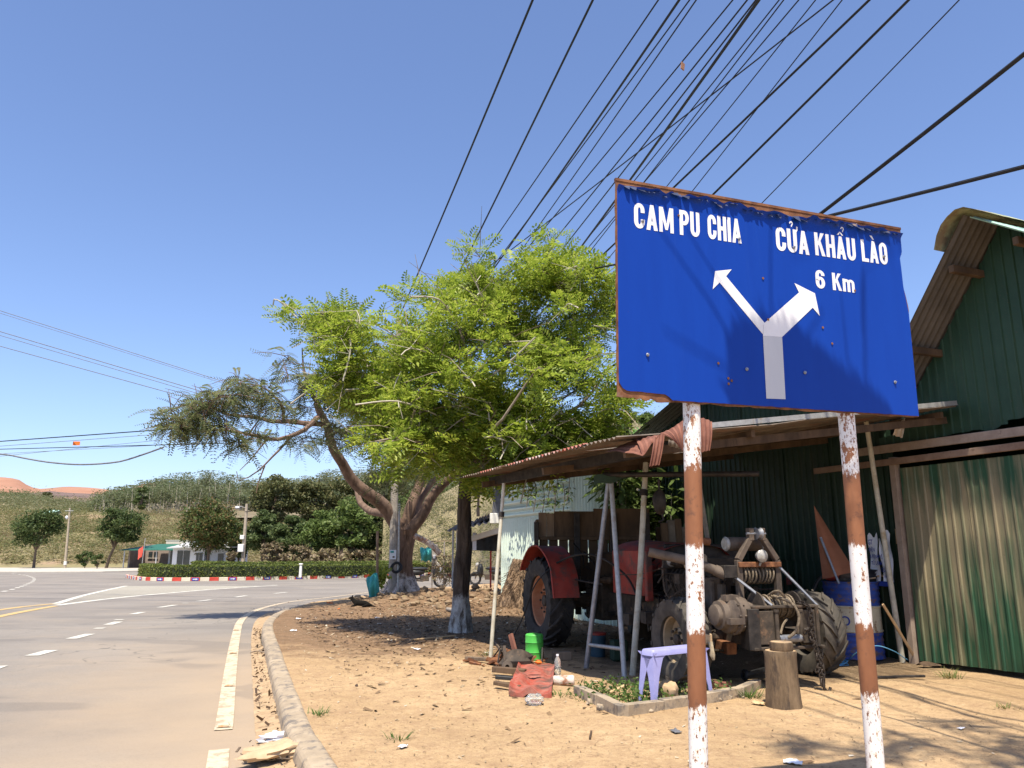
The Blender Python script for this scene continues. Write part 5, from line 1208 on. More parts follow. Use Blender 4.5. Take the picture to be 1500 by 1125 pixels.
# ------------------------------------------------------------------ mint shed
m0 = Vector((-.22, 17.0, 0)); m1 = Vector((1.62, 12.5, 0)); md = (m1 - m0); mL = md.length; md.normalize(); mn = Vector((-md.y, md.x, 0))
if mn.x < 0: mn = -mn
ms = thing('mint_shed', 'pale mint corrugated shed standing between the trees and the canopy', 'shed', m0 + Vector((0, 0, lz(17)))); o = Vector(ms.location)
zb = 1.78 - o.z; zt = 2.54 - o.z
n_s = 5; 
for i in range(n_s):
    b = MB(); corr(b, md * (mL * i / n_s) + mn * (.006 * (i % 2)), md * (mL / n_s + .03), UPV * zb, .11, .030, 'sin', v0=lambda d: -.05, nv=4, seed=i + 200); b.build('wall_sheet', 'mint_tin', ms)
for i in range(3):
    b = MB(); hz = (zt - zb) / 3; corr(b, Vector((0, 0, zb - .03 + hz * i)) - mn * (.012 + .004 * (i % 2)), UPV * (hz + .03), md * (mL * .70), .12, .032, 'sin', nv=8, seed=i + 220); b.build('wall_sheet', 'mint_tin', ms)
b = MB(); corr(b, md * (mL * .70) + Vector((0, 0, zb - .03)) - mn * .02, md * (mL * .3), UPV * (zt - zb + .05), .11, .028, 'sin', nv=3, seed=240); b.build('wall_sheet', 'mint_tin', ms)
b = MB(); corr(b, mn * .02, mn * 2.6, UPV * (zt - .1), .10, .011, 'sin', v0=lambda d: -.05, nv=3, seed=250); b.build('end_wall', 'mint_tin', ms)
b = MB(); corr(b, Vector((0, 0, zt + .04)) - mn * .25 - md * .2, md * (mL + .4), mn * 3.4 + UPV * .55, .10, .012, 'sin', nv=3, seed=260); b.build('roof', 'mint_tin', ms)
MB().box(Vector((-.12, -.02, zb + .35)), (.16, .05, .62), (0, R(3), 0)).build('grey_panel', 'cable_grey', ms, bevel=.004)
MB().box(Vector((-.16, -.05, zb + .02)), (.20, .10, .22)).build('meter_box', 'white_paint', ms, bevel=.01)
# low roof and posts left of it
lt = thing('stall_roof', 'dark grey lean-to stall roof on a red post left of the mint shed', 'stall', Vector((-.9, 19.4, lz(19.4)))); o = Vector(lt.location)
def sp_(px, py, Y): return A(px, py, Y) - o
b = MB(); q = [sp_(652, 779, 18.6), sp_(738, 762, 17.4), sp_(738, 752, 20.4), sp_(668, 770, 21.2)]
b.grid(lambda u, v: q[0].lerp(q[1], u).lerp(q[3].lerp(q[2], u), v) + Vector((0, 0, .025 * math.sin(u * 60))), 60, 3); b.build('roof_sheet', 'old_tin', lt)
b = MB(); q2 = [sp_(690, 770, 19), sp_(738, 751, 18.4), sp_(738, 744, 21), sp_(698, 760, 21.2)]; b.grid(lambda u, v: q2[0].lerp(q2[1], u).lerp(q2[3].lerp(q2[2], u), v) + Vector((0, 0, .025 * math.sin(u * 60))), 60, 3); b.build('upper_sheet', 'wood_dark', lt)
b = MB(); b.bar(sp_(688, 790, 19), sp_(738, 775, 17.6), .05, .12).build('fascia', 'cream', lt)
b = MB(); b.grid(lambda u, v: sp_(690 + 48 * u, 792 - 12 * u + (14 + 14 * u) * v, 19.2 + .05 * math.sin(u * 12)), 12, 4).build('black_tarp', 'black', lt, smooth=True)
for px, m in ((719, 'kerb_red'), (664, 'frame_grey')):
    a = sp_(px, 776 if px < 700 else 790, 19.6); MB().tube([Vector((a.x, a.y, lz(19.6) - o.z - .05)), a], .022, 8).build('post', m, lt)
for x0, x1, y0, y1 in ((668, 676, 776, 806), (692, 698, 780, 806)):
    a = A(x0, y1, 18.9); c_ = A(x1, y0, 18.9); w_ = MB().box((0, 0, 0), (c_.x - a.x, .012, c_.z - a.z)).build('white_banner', 'plastic_white'); w_.location = (a + c_) / 2
    tag(w_, 'white banner hanging left of the dark trunk' if x0 < 680 else 'white banner hanging right of the dark trunk under the stall roof', 'banner')
# ================================================================== blue road sign on two banded posts
SO = Vector((.4157, 2.968, 0)); SU = Vector((.9342, .3566, .0139)).normalized(); SV = Vector((.0214, .0122, .9997)); SV = SV.normalized(); SN = SU.cross(SV).normalized()
SW, SH = 1.585, .946; SZ = 1.7247
def post_mat():
    k = NT('post_paint'); co = k.coord('Object'); sp = k.n('SeparateXYZ'); k.l(co, sp.inputs[0])
    e = k.noise(k.coord('Object', (1, 1, .4)), 30, 8, .8); z = k.math('ADD', k.math('ADD', sp.outputs[2], -.2), k.math('MULTIPLY', k.math('ADD', e, -.5), .19))
    b_ = None
    st = [(0, .52), (.23, .52)]
    def band(a, c): return k.math('MULTIPLY', k.fac(z, a - .006, a + .006), k.fac(z, c + .006, c - .006))
    w = k.math('MAXIMUM', k.math('MAXIMUM', band(.17, .555), band(.835, 1.165)), band(1.478, 2.2))
    f1 = k.noise(k.coord('Object', (1, 1, .6)), 34, 6, .75); f2 = k.noise(k.coord('Object', (1, 1, .3)), 7, 4, .6)
    edge = k.math('MULTIPLY', k.math('ADD', k.noise(k.coord('Object', (1, 1, .4)), 3.0, 3), -.5), .35)
    f5 = k.noise(k.coord('Object', (1, 1, .5)), 75, 5, .75)
    spots = k.math('MAXIMUM', k.fac(k.math('ADD', k.math('ADD', f1, edge), k.math('MULTIPLY', k.math('ADD', f2, -.5), .35)), .565, .59), k.fac(k.math('ADD', f5, edge), .57, .60))
    rust = k.ramp(f2, [(.3, (.15, .058, .027)), (.7, (.34, .142, .062))])
    rust = k.mix(k.fac(k.noise(co, 16, 6, .7), .55, .7), rust, (.13, .06, .035))
    halo = k.fac(k.math('ADD', f1, edge), .53, .60); wh = k.mix(k.math('MULTIPLY', halo, .75), (.78, .75, .70), (.66, .46, .28))
    c = k.mix(k.math('MULTIPLY', w, k.math('SUBTRACT', 1.0, spots)), rust, wh)
    k.bump(f1, .25, .004); return k.fin(c, .6, 0, .35)
M['post_paint'] = post_mat()
def sign_mat():
    k = NT('sign_blue'); co = k.coord('Object'); f = k.noise(k.coord('Object', (6, 6, .8)), 2.5, 6, .65); g = k.noise(co, 60, 4, .7)
    c = k.ramp(f, [(.3, (.003, .040, .295)), (.7, (.0035, .045, .32))])
    c = k.mix(k.math('MULTIPLY', k.fac(k.noise(k.coord('Object', (10, 10, .7)), 2, 6, .7), .6, .8), .22), c, (.03, .09, .36))
    c = k.mix(k.fac(g, .755, .77), c, (.16, .07, .035))
    return k.fin(c, .5, 0, .18)
M['sign_blue'] = sign_mat()
M['sign_white'] = mat('sign_white', (.74, .73, .72), (.82, .81, .80), 6, .4, .03, c3=(.6, .56, .5), t3=(.66, .76))
M['sign_grey'] = mat('sign_grey', (.50, .51, .52), (.58, .58, .58), 3, .35, .03, stretch=(1, 1, .3))
sg = thing('road_sign', 'large weathered blue road sign with white lettering on two rusty white-banded posts', 'road sign', SO)
def SP(u, v, d=0): return SU * (u * SW) + SV * (v * SH) + SN * d + Vector((0, 0, SZ))
for qa, qb in ((A(1013, 600, 3.15), A(1023.5, 1125, 3.135)), (A(1240, 615, 3.436), A(1283, 1125, 3.42))):
    qa, qb = qa - SO, qb - SO; d_ = (qa - qb).normalized(); zt_ = 2.5; foot = qa - d_ * ((qa.z + .2) / d_.z); pl_ = (zt_ + .2) / d_.z
    ob = MB().tube([Vector((0, 0, 0)), d_ * pl_], .0355, 24).build('post', 'post_paint', sg, smooth=True)
    ob.location = foot
# panel: sheet with a slightly eaten outline
random.seed(11); out = []
def rag(a, b_, n, amp):
    for i in range(n):
        t = i / n; out.append((a[0] + (b_[0] - a[0]) * t + amp * random.uniform(-1, 1), a[1] + (b_[1] - a[1]) * t + amp * 1.6 * random.uniform(-1, 1)))
rag((0, .012), (.14, .004), 12, .004); rag((.14, .003), (1, .002), 40, .0025); rag((1, .004), (1.0, .60), 24, .0018); out += [(.995, .63), (.985, .70), (.987, .78), (.985, .84)]; rag((.995, .86), (1, 1), 6, .0015); rag((1, 1), (0, 1), 10, .001); rag((0, 1), (0, .012), 40, .0012)
def sheet(poly, d0, d1, name, m, bev=0):
    b = MB(); n = len(poly); b.add([SP(u, v, d0) for u, v in poly] + [SP(u, v, d1) for u, v in poly], [tuple(range(n - 1, -1, -1)), tuple(range(n, 2 * n))] + [(i, (i + 1) % n, (i + 1) % n + n, i + n) for i in range(n)])
    return b.build(name, m, sg, bevel=bev)
sheet(out, -.010, -.004, 'panel', 'rust')
# blue film, torn along the top
film = [(.003, .05), (.02, .035)] + [(.02 + .12 * i / 8, .036 + .012 * random.random()) for i in range(1, 8)] + [(.145, .012)] + [(.15 + .845 * i / 20, .008 + .004 * random.random()) for i in range(21)]
film += [(.997, .6), (.992, .632), (.982, .70), (.984, .78), (.982, .84), (.992, .87)]
n = 90; tp_edge = []
for i in range(n + 1):
    u = .992 - .989 * i / n; v = .968 + .006 * math.sin(u * 9) + .020 * noise.noise(Vector((u * 12, 3, 0))) + .018 * noise.noise(Vector((u * 38, 7, 0)))
    tp_edge.append((u, min(.992, v)))
film += tp_edge
# the film as a finely divided sheet that curls off the plate at its top edge
b = MB(); nu_ = 90; nvv = 14; vs = []
def film_top(u): return np.interp(u, [p[0] for p in tp_edge][::-1], [p[1] for p in tp_edge][::-1])
def film_bot(u): return float(np.interp(u, [.003, .012, .02, .14, .155, 1], [.075, .05, .04, .034, .010, .008])) + .003 * noise.noise(Vector((u * 40, 1, 0)))
def film_l(v): return .003
def film_r(v): return float(np.interp(v, [0, .6, .632, .70, .78, .84, .87, 1], [.997, .997, .991, .982, .984, .982, .993, .993]))
for j in range(nvv + 1):
    t = [0, .1, .25, .4, .55, .7, .8, .86, .90, .93, .95, .97, .98, .99, 1][j]
    for i in range(nu_ + 1):
        u0 = i / nu_; u = .003 + .99 * u0; a_ = film_bot(u); c_ = film_top(u); v = a_ + (c_ - a_) * t; u = .003 + (film_r(v) - .003) * u0
        lift = .0012 + max(0, (t - .975) / .025) ** 1.5 * max(0, .016 + .036 * noise.noise(Vector((u * 13, 2, 4)))) 
        vs.append(SP(u, v, lift))
b.add(vs, [(j * (nu_ + 1) + i, j * (nu_ + 1) + i + 1, (j + 1) * (nu_ + 1) + i + 1, (j + 1) * (nu_ + 1) + i) for j in range(nvv) for i in range(nu_)])
b.build('blue_film', 'sign_blue', sg, smooth=True)
M['film_back'] = mat('film_back', (.012, .02, .06), (.05, .07, .14), 20, .7, .2, c3=(.3, .2, .13), t3=(.56, .64))
b = MB()
for i in range(46):
    u = .015 + .97 * (i + random.random() * .8) / 46; v = film_top(u) - .004; w_ = random.uniform(.004, .016); h_ = random.uniform(.008, .030)
    b.add([SP(u - w_, v, .005), SP(u + w_, v + .006, .005), SP(u + w_ * random.uniform(0, 1), v - h_, .016 + .01 * random.random()), SP(u - w_ * .6, v - h_ * .7, .02)], [(0, 1, 2, 3)])
tag(b.build('torn_flakes', 'film_back', sg), kind='stuff')
# folded rim of the plate
b = MB(); b.bar(SP(0, 1.0, -.008), SP(1, 1.0, -.008), .014, .012); b.build('rim', 'rust', sg)
for v in (.17, .80): MB().bar(SP(.02, v, -.022), SP(.98, v, -.022), .012, .035).build('back_rail', 'rust', sg)
frame = Matrix((SU, SV, SN)).transposed().to_4x4()
def text_obj(name, txt, u0, v0, u1, v1, parent, m, d=.007, bold=.018, ref=None, bulk=.0012):
    cu = bpy.data.curves.new(name, 'FONT'); cu.body = txt; cu.size = 1; cu.offset = bold; cu.extrude = 0; cu.resolution_u = 4
    tmp = bpy.data.objects.new(name, cu); col.objects.link(tmp); dg = bpy.context.evaluated_depsgraph_get(); me = bpy.data.meshes.new_from_object(tmp.evaluated_get(dg)); bpy.data.objects.remove(tmp)
    co = np.array([v.co for v in me.vertices]); lo = co.min(0); hi = co.max(0)
    y0, y1 = (lo[1], hi[1]) if ref is None else ref
    return me, lo, hi, y0, y1
# condensed block capitals built from strokes
def arc(cx, cy, rx, ry, a0, a1, n=9): return [(cx + rx * math.cos(R(a0 + (a1 - a0) * i / n)), cy + ry * math.sin(R(a0 + (a1 - a0) * i / n))) for i in range(n + 1)]
def stroke(path, t, closed=False, th=None):
    m = len(path); L, Rr = [], []
    for i in range(m):
        a = path[i - 1] if (i or closed) else path[i]; c = path[(i + 1) % m] if (i < m - 1 or closed) else path[i]
        dx, dy = c[0] - a[0], c[1] - a[1]; l_ = math.hypot(dx, dy) or 1; nx, ny = -dy / l_, dx / l_
        tx = t / 2; ty = (th or t) / 2; L.append((path[i][0] + nx * tx, path[i][1] + ny * ty)); Rr.append((path[i][0] - nx * tx, path[i][1] - ny * ty))
    return [[L[i], Rr[i], Rr[(i + 1) % m], L[(i + 1) % m]] for i in range(m if closed else m - 1)]
T = .195; TH = .16
def glyph(c):
    bx = lambda x0, y0, x1, y1: [(x0, y0), (x1, y0), (x1, y1), (x0, y1)]
    up_, dn = arc(.26, .72, .1625, .20, 0, 180), arc(.26, .28, .1625, .20, 180, 360)
    if c == 'C': return stroke([(.4225, .63)] + up_ + dn + [(.4225, .37)], T, False, TH), .52
    if c == 'O': return stroke(up_ + dn, T, True, TH), .52
    if c in 'U\u1eec':
        q = stroke([(.0975, 1)] + dn + [(.4225, 1)], T, False, TH)
        if c != 'U': q += [[(.44, .86), (.53, .90), (.60, 1.02), (.52, 1.0)], [(.52, 1.0), (.60, 1.02), (.60, 1.14), (.52, 1.14)]] + hook(.26, 1.11)
        return q, .52
    if c == 'P': return [bx(0, 0, T, 1)] + stroke([(.1, .92)] + arc(.27, .70, .155, .22, 90, -90) + [(.1, .48)], T, False, TH), .52
    if c in 'A\u1ea8\u00c0':
        q = [[(0, 0), (.19, 0), (.365, 1), (.195, 1)], [(.37, 0), (.56, 0), (.365, 1), (.195, 1)], [(.13, .2), (.43, .2), (.40, .35), (.16, .35)]]
        if c == '\u1ea8': q += [[(.08, 1.05), (.19, 1.05), (.31, 1.20), (.25, 1.20)], [(.37, 1.05), (.48, 1.05), (.31, 1.20), (.25, 1.20)]] + hook(.44, 1.22)
        if c == '\u00c0': q += [[(.08, 1.24), (.24, 1.24), (.36, 1.06), (.27, 1.06)]]
        return q, .56
    if c == 'M': return [bx(0, 0, .17, 1), bx(.55, 0, .72, 1), [(.02, 1), (.20, 1), (.42, .1), (.30, .1)], [(.52, 1), (.70, 1), (.42, .1), (.30, .1)]], .72
    if c == 'H': return [bx(0, 0, T, 1), bx(.335, 0, .53, 1), bx(.1, .42, .45, .585)], .53
    if c == 'I': return [bx(0, 0, T, 1)], T
    if c == 'K': return [bx(0, 0, T, 1), [(.14, .34), (.20, .62), (.36, 1), (.57, 1)], [(.22, .52), (.33, .70), (.59, 0), (.38, 0)]], .58
    if c == 'L': return [bx(0, 0, T, 1), bx(.1, 0, .44, .16)], .44
    if c == '6': return stroke(arc(.26, .32, .1625, .245, 0, 360, 18)[:-1], T, True, TH) + stroke([(.42, .70)] + arc(.26, .72, .16, .20, 10, 180) + [(.0975, .32)], T, False, TH), .52
    if c == 'm': return [bx(0, 0, .18, .74)] + stroke([(.09, .40)] + arc(.235, .50, .145, .16, 180, 0, 8) + [(.38, 0)], .18, False, .15) + stroke([(.38, .40)] + arc(.525, .50, .145, .16, 180, 0, 8) + [(.67, 0)], .18, False, .15), .76
def hook(x, y): return stroke([(x - .09, y + .12)] + arc(x, y + .13, .07, .07, 160, -60, 8) + [(x + .01, y + .03), (x + .01, y - .01)], .055)
def sign_text(txt, u0, vb, u1, vt):
    x = 0; polys = []
    for c in txt:
        q, w_ = glyph(c); polys.append([[(px_ + x, py_) for px_, py_ in poly] for poly in q]); x += w_ + .075
    tot = x - .075
    for q in polys:
        b = MB()
        for i, poly in enumerate(q):
            a_ = sum(poly[k][0] * poly[(k + 1) % 4][1] - poly[(k + 1) % 4][0] * poly[k][1] for k in range(4))
            pl_ = poly if a_ > 0 else poly[::-1]
            b.add([SP(u0 + (u1 - u0) * px_ / tot, vb + (vt - vb) * py_, .0026 + .00004 * (i % 7)) for px_, py_ in pl_], [(0, 1, 2, 3)])
        b.build('letter', 'sign_white', sg)
sign_text('CAM', .0526, .778, .174, .8995); sign_text('PU', .193, .778, .257, .9); sign_text('CHIA', .283, .779, .394, .901)
sign_text('C\u1eecA', .5135, .7725, .631, .8945); sign_text('KH\u1ea8U', .653, .778, .806, .898); sign_text('L\u00c0O', .829, .783, .931, .9015)
sign_text('6', .647, .608, .681, .7025); sign_text('Km', .7085, .609, .791, .6985)
def flat(poly, name, m, d=.0032):
    b = MB(); n = len(poly); b.add([SP(u, v, d) for u, v in poly] + [SP(u, v, d - .0008) for u, v in poly], [tuple(range(n)), tuple(range(2 * n - 1, n - 1, -1))] + [(i, i + n, (i + 1) % n + n, (i + 1) % n) for i in range(n)]); return b.build(name, m, sg)
flat([(.4502, .338), (.515, .3424), (.5142, .0476), (.4505, .0449)], 'arrow_stem', 'sign_grey')
flat([(.4502, .3385), (.4546, .398), (.5845, .574), (.63, .506), (.515, .3429)], 'arrow_right', 'sign_white', .0034)
flat([(.5695, .6177), (.6408, .5791), (.6524, .4676), (.6285, .506), (.583, .575)], 'arrow_head', 'sign_white', .0032)
flat([(.4500, .3465), (.3149, .5726), (.337, .6066), (.4593, .400), (.4536, .392)], 'arrow_left', 'sign_white', .0030)
flat([(.2919, .5356), (.3019, .6245), (.356, .6437), (.337, .6066), (.3149, .5726)], 'arrow_head', 'sign_white', .0033)
for u, v in [(.0858, .2017), (.3904, .1742), (.5854, .1807), (.9142, .1701), (.078, .815), (.385, .80), (.575, .80), (.915, .825)]:
    mx = Matrix.Translation(SP(u, v, .004)) @ frame; MB().lathe([(.0075, 0), (.0075, .002), (.0045, .0035), (.0045, .007), (0, .0075)], 12, mx).build('bolt', 'steel', sg, smooth=True)
for u, v in [(.19, .87), (.47, .42), (.66, .41), (.69, .335), (.33, .10), (.34, .115), (.79, .62), (.30, .19), (.46, .62), (.33, .125)]:
    mx = Matrix.Translation(SP(u, v, .0045)) @ frame; MB().lathe([(.006, 0), (.0055, .001), (0, .0012)], 9, mx).build('rust_hole', 'rust', sg)

# ================================================================== forecourt things
def put(o_, p, label, cat, rz_=0, group=None):
    o_.location = p; o_.rotation_euler = (0, 0, rz_); return tag(o_, label, cat, group)
# planter kerb with weeds
M['weed'] = leafmat('weed', (.05, .10, .02), (.09, .16, .035), (.17, .21, .06), .35)
M['weed_dry'] = leafmat('weed_dry', (.12, .15, .04), (.20, .22, .07), (.34, .28, .13), .3)
pl = thing('planter_edging', 'broken concrete edging around the weed patch under the lavender stool', 'edging', LG(915, 1052)); o = Vector(pl.location)
edge_px = [(846, 1020), (880, 1036), (914, 1053), (970, 1040), (1030, 1030), (1085, 1022), (1112, 1010)]
ep = [LG(*p) for p in edge_px]
for i in range(len(ep) - 1):
    a, c_ = ep[i] - o, ep[i + 1] - o; d = (c_ - a).normalized(); b = MB(); b.bar(a + d * .006 + Vector((0, .03, .012 + .014 * random.random())), c_ - d * .006 + Vector((0, .03 + .012 * random.uniform(-1, 1), .008 + .018 * random.random())), .06 + .02 * random.random(), .10)
    for q_ in range(4): b.blob(a.lerp(c_, random.random()) + Vector((random.uniform(-.05, .05), random.uniform(-.02, .06), 0)), random.uniform(.015, .04), q_ + i * 5, .6, 7, 5, 2)
    b.build('edging_stone', 'kerb', pl, bevel=.014)
def weeds(n_, pts, spread, size, m, seed, tall=.1):
    r_ = np.random.default_rng(seed); ii = r_.integers(0, len(pts), n_); P = np.array([tuple(pts[i]) for i in ii]); P[:, :2] += r_.normal(size=(n_, 2)) * spread; P[:, 2] += r_.random(n_) ** 1.5 * tall
    return scatter(*LEAF, rand_rot(n_, .8, r_), P, size * (.5 + r_.random(n_)))
wp = [LG(*p) for p in [(870, 1020), (900, 1030), (930, 1025), (950, 1030), (985, 1025), (1010, 1020), (950, 1015), (915, 1010), (1040, 1015)]]
V_, F_ = weeds(1500, wp, .10, .035, 'weed', 3, .09); w_ = np_mesh('weed_patch', V_, F_, 'weed'); tag(w_, 'low green weeds growing inside the broken concrete edging', 'weeds', kind='stuff')
for px, py, lb, sd in [(1098, 1022, 'green weed tuft at the stump end of the concrete edging', 5), (860, 1027, 'small weed at the left end of the concrete edging', 6), (1390, 992, 'dry grass tuft on the sand before the green door', 7), (1475, 1037, 'dry grass tuft at the right edge of the forecourt', 8), (820, 1022, 'small weed sprouting beside the red metal scrap', 9), (466, 1047, 'tiny weed in the sand right of the kerb', 10), (585, 1085, 'tiny weed in the open sand in front', 11), (712, 960, 'weed at the foot of the leaning canopy pole', 12)]:
    r_ = np.random.default_rng(sd); p = LG(px, py); k = 60 if sd in (5, 7) else 28; V = []; Fq = []
    for i in range(k):
        a = r_.random() * 2 * PI; ln = (.05 + .11 * r_.random()) * (1 if sd in (5, 7) else .6); sp_r = r_.random() * .09 * (1.3 if sd == 7 else 1); x, y = math.cos(a) * sp_r, math.sin(a) * sp_r; dx, dy = math.cos(a + r_.normal() * .6), math.sin(a + r_.normal() * .6); w2 = .004; n0 = len(V)
        for t in (0, .5, 1): V += [(x + dx * ln * t * .8 - dy * w2 * (1 - t), y + dy * ln * t * .8 + dx * w2 * (1 - t), ln * t * (1.1 - .5 * t)), (x + dx * ln * t * .8 + dy * w2 * (1 - t), y + dy * ln * t * .8 - dx * w2 * (1 - t), ln * t * (1.1 - .5 * t))]
        Fq += [(n0, n0 + 1, n0 + 3, n0 + 2), (n0 + 2, n0 + 3, n0 + 5, n0 + 4)]
    ob = np_mesh('grass_tuft', V, Fq, 'weed_dry' if sd in (7, 8) else 'weed'); put(ob, p, lb, 'grass')
# stool
M['lavender'] = mat('lavender', (.31, .31, .58), (.37, .37, .66), 12, .45, .05, c3=(.34, .30, .45), t3=(.62, .76))
s0 = LG(963, 1034); s1 = LG(931, 1031); s2 = LG(1041, 1022); ht = .385
st = thing('plastic_stool', 'lavender plastic low stool standing in front of the tractor wheel', 'stool', s0); o = s0
ax = (LG(1041, 1022) - s0); ax.z = 0; ax.normalize(); ay = Vector((-ax.y, ax.x, 0)); hx, hy = (s2 - s0).length / 2 + .005, (s1 - s0).length / 2 - .016
ctr = (s1 + s2) / 2 - o + ax * .028; ctr.z = 0
rot = Matrix((ax, ay, UPV)).transposed().to_4x4(); mx0 = Matrix.Translation(ctr + Vector((.0, 0, 0))) @ rot
def rrect(hx, hy, r, n=5):
    out = []
    for cx, cy, a0 in ((hx - r, hy - r, 0), (-hx + r, hy - r, 90), (-hx + r, -hy + r, 180), (hx - r, -hy + r, 270)):
        for k in range(n + 1): a = R(a0 + 90 * k / n); out.append((cx + r * math.cos(a), cy + r * math.sin(a)))
    return out
b = MB(); rings = [(hx * 1.02, hy * 1.03, ht - .045), (hx, hy, ht - .012), (hx - .006, hy - .006, ht - .003), (hx - .02, hy - .02, ht), (hx - .05, hy - .05, ht - .004)]
vs = []; 
for hx_, hy_, z in rings: vs += [(x, y, z) for x, y in rrect(hx_, hy_, min(.045, hy_ * .4))]
n = 24; b.add(vs, [(j * n + i, j * n + (i + 1) % n, (j + 1) * n + (i + 1) % n, (j + 1) * n + i) for j in range(4) for i in range(n)] + [tuple(range(4 * n, 5 * n))], mx0); b.build('seat', 'lavender', st, smooth=True)
for sx in (-1, 1):
    for sy in (-1, 1):
        b = MB(); vs = []; 
        for t in (0, .12, .25, .5, .8, 1):
            z = (ht - .02) * (1 - t) + 0 * t; wd = .085 * (1 - t) ** 2 + .036 + (.05 if t == 0 else 0); ox = sx * (hx - .004 + .030 * t); oy = sy * (hy - .004 + .022 * t)
            # L section: two thin walls folded round the corner
            for (u, v) in ((0, 0), (-wd, 0), (-wd, -.006), (-.007, -.007), (-.006, -wd), (0, -wd)): vs.append((ox + sx * u, oy + sy * v, z - .012 * 0))
        b.add(vs, [(j * 6 + i, j * 6 + (i + 1) % 6, (j + 1) * 6 + (i + 1) % 6, (j + 1) * 6 + i) for j in range(5) for i in range(6)] + [tuple(range(30, 36))], mx0); b.build('leg', 'lavender', st)
# stump, log slice on it
p = LG(1149, 1034); b = MB(); prof = [(.135, 0), (.130, .06), (.122, .18), (.119, .35), (.123, .392), (.119, .402)]
vs = []; ns = 28
for r_, z in prof:
    for k in range(ns):
        a = 2 * PI * k / ns; q = r_ * (1 + .09 * noise.noise(Vector((math.cos(a) * 1.6, math.sin(a) * 1.6, z * 1.5))) + .05 * noise.noise(Vector((math.cos(a) * 6, math.sin(a) * 6, z * 2)))); vs.append((q * math.cos(a), q * math.sin(a), z))
m_ = len(prof); sm = thing('chopping_stump', 'upright bark-covered log used as chopping stump under the winch box', 'stump', p)
M['bark_log'] = mat('bark_log', (.10, .068, .04), (.21, .145, .085), 20, .95, .9, stretch=(1, 1, .22), c3=(.07, .05, .035), t3=(.52, .62), bd=.015)
b.add(vs, [(j * ns + i, j * ns + (i + 1) % ns, (j + 1) * ns + (i + 1) % ns, (j + 1) * ns + i) for j in range(m_ - 1) for i in range(ns)]); b.build('bark', 'bark_log', sm, smooth=True)
MB().lathe([(.114, .385), (.114, .399), (0, .401)], 28).build('cut_face', 'cut_wood', sm)
lg = thing('log_slice', 'short round log slice lying on top of the chopping stump', 'log', p + Vector((.005, -.01, .401)))
MB().lathe([(.082, 0), (.087, .02), (.084, .058), (.08, .062)], 24).build('bark', 'bark_log', lg, smooth=True); MB().lathe([(.078, .056), (.078, .0635), (0, .0645)], 24).build('cut_face', 'cut_wood', lg)
# blue drum with white band, things on it
M['drum_blue'] = mat('drum_blue', (.035, .07, .30), (.05, .10, .38), 6, .5, .15, c3=(.19, .12, .08), t3=(.50, .62), s3=9, stretch=(1, 1, 1.6))
M['drum_cream'] = mat('drum_cream', (.60, .52, .34), (.70, .63, .46), 6, .55, .15, c3=(.24, .11, .05), t3=(.57, .66), s3=12)
p = LG(1264, 967); p.y += .22; p.x += .03; p.z = lotz(p.x, p.y); dm = thing('oil_drum', 'rust-streaked blue oil drum with a cream band behind the right sign post', 'drum', p); rd = .285; hd_ = .80
b = MB(); pr = [(rd, 0), (rd + .008, .006), (rd, .02)]
for z in np.linspace(.03, .27, 16): pr.append((rd + .005 * math.sin(z * 105), z))
b.lathe(pr + [(rd, .275)], 40).build('lower_body', 'drum_blue', dm, smooth=True)
MB().lathe([(rd, .275), (rd + .009, .283), (rd + .009, .290), (rd, .30), (rd, .525), (rd + .009, .535), (rd + .009, .542), (rd, .55)], 40, cap0=False).build('band', 'drum_cream', dm, smooth=True)
b = MB(); pr = [(rd, .55)]
for z in np.linspace(.56, .76, 14): pr.append((rd + .005 * math.sin(z * 105), z))
b.lathe(pr + [(rd, .785), (rd + .008, .79), (rd + .008, .80), (rd - .012, .80), (rd - .015, .785), (0, .785)], 40, cap0=False).build('upper_body', 'drum_blue', dm, smooth=True)
def wrap_text(txt, a0, z0, h, m, parent, bold=.01, wsc=1.0):
    me, lo, hi, y0, y1 = text_obj('print', txt, 0, 0, 0, 0, None, None, bold=bold, ref=(0, .72))
    bm = bmesh.new(); bm.from_mesh(me); bmesh.ops.subdivide_edges(bm, edges=[e for e in bm.edges if e.calc_length() > .3], cuts=2); bm.to_mesh(me); bm.free()
    for v in me.vertices:
        s_ = h / .72; a = a0 + (v.co.x - lo[0]) * s_ * wsc / rd; rr_ = rd + .0035; v.co = (rr_ * math.cos(a), rr_ * math.sin(a), z0 + v.co.y * s_)
    me.materials.append(M[m]); o_ = bpy.data.objects.new('print', me); col.objects.link(o_); o_.parent = parent; return o_
va = math.atan2(-p.y, -p.x)
wrap_text('ite', va + .36, .415, .062, 'black', dm, .012, 1.15); wrap_text('P', va - .62, .45, .05, 'rust', dm)
MB().lathe([(.036, -.004), (.05, -.004), (.05, .004), (.036, .004)], 20, Matrix.Translation(Vector((math.cos(va - .28), math.sin(va - .28), 0)) * (rd + .002) + Vector((0, 0, .395))) @ Matrix.Rotation(va - .28, 4, 'Z') @ Matrix.Rotation(R(90), 4, 'Y'), True).build('round_mark', 'arrow_blue', dm)
pm = thing('motor_pump', 'red and grey electric pump motor resting on top of the blue drum', 'motor', p + Vector((-.10, -.02, .80)))
mx = Matrix.Rotation(R(12), 4, 'Z') @ Matrix.Translation((0, 0, .10)) @ Matrix.Rotation(R(90), 4, 'Y'); b = MB()
b.lathe([(.06, -.06), (.09, -.055), (.095, -.03), (.095, .13), (.085, .16), (.05, .175)], 24, mx)
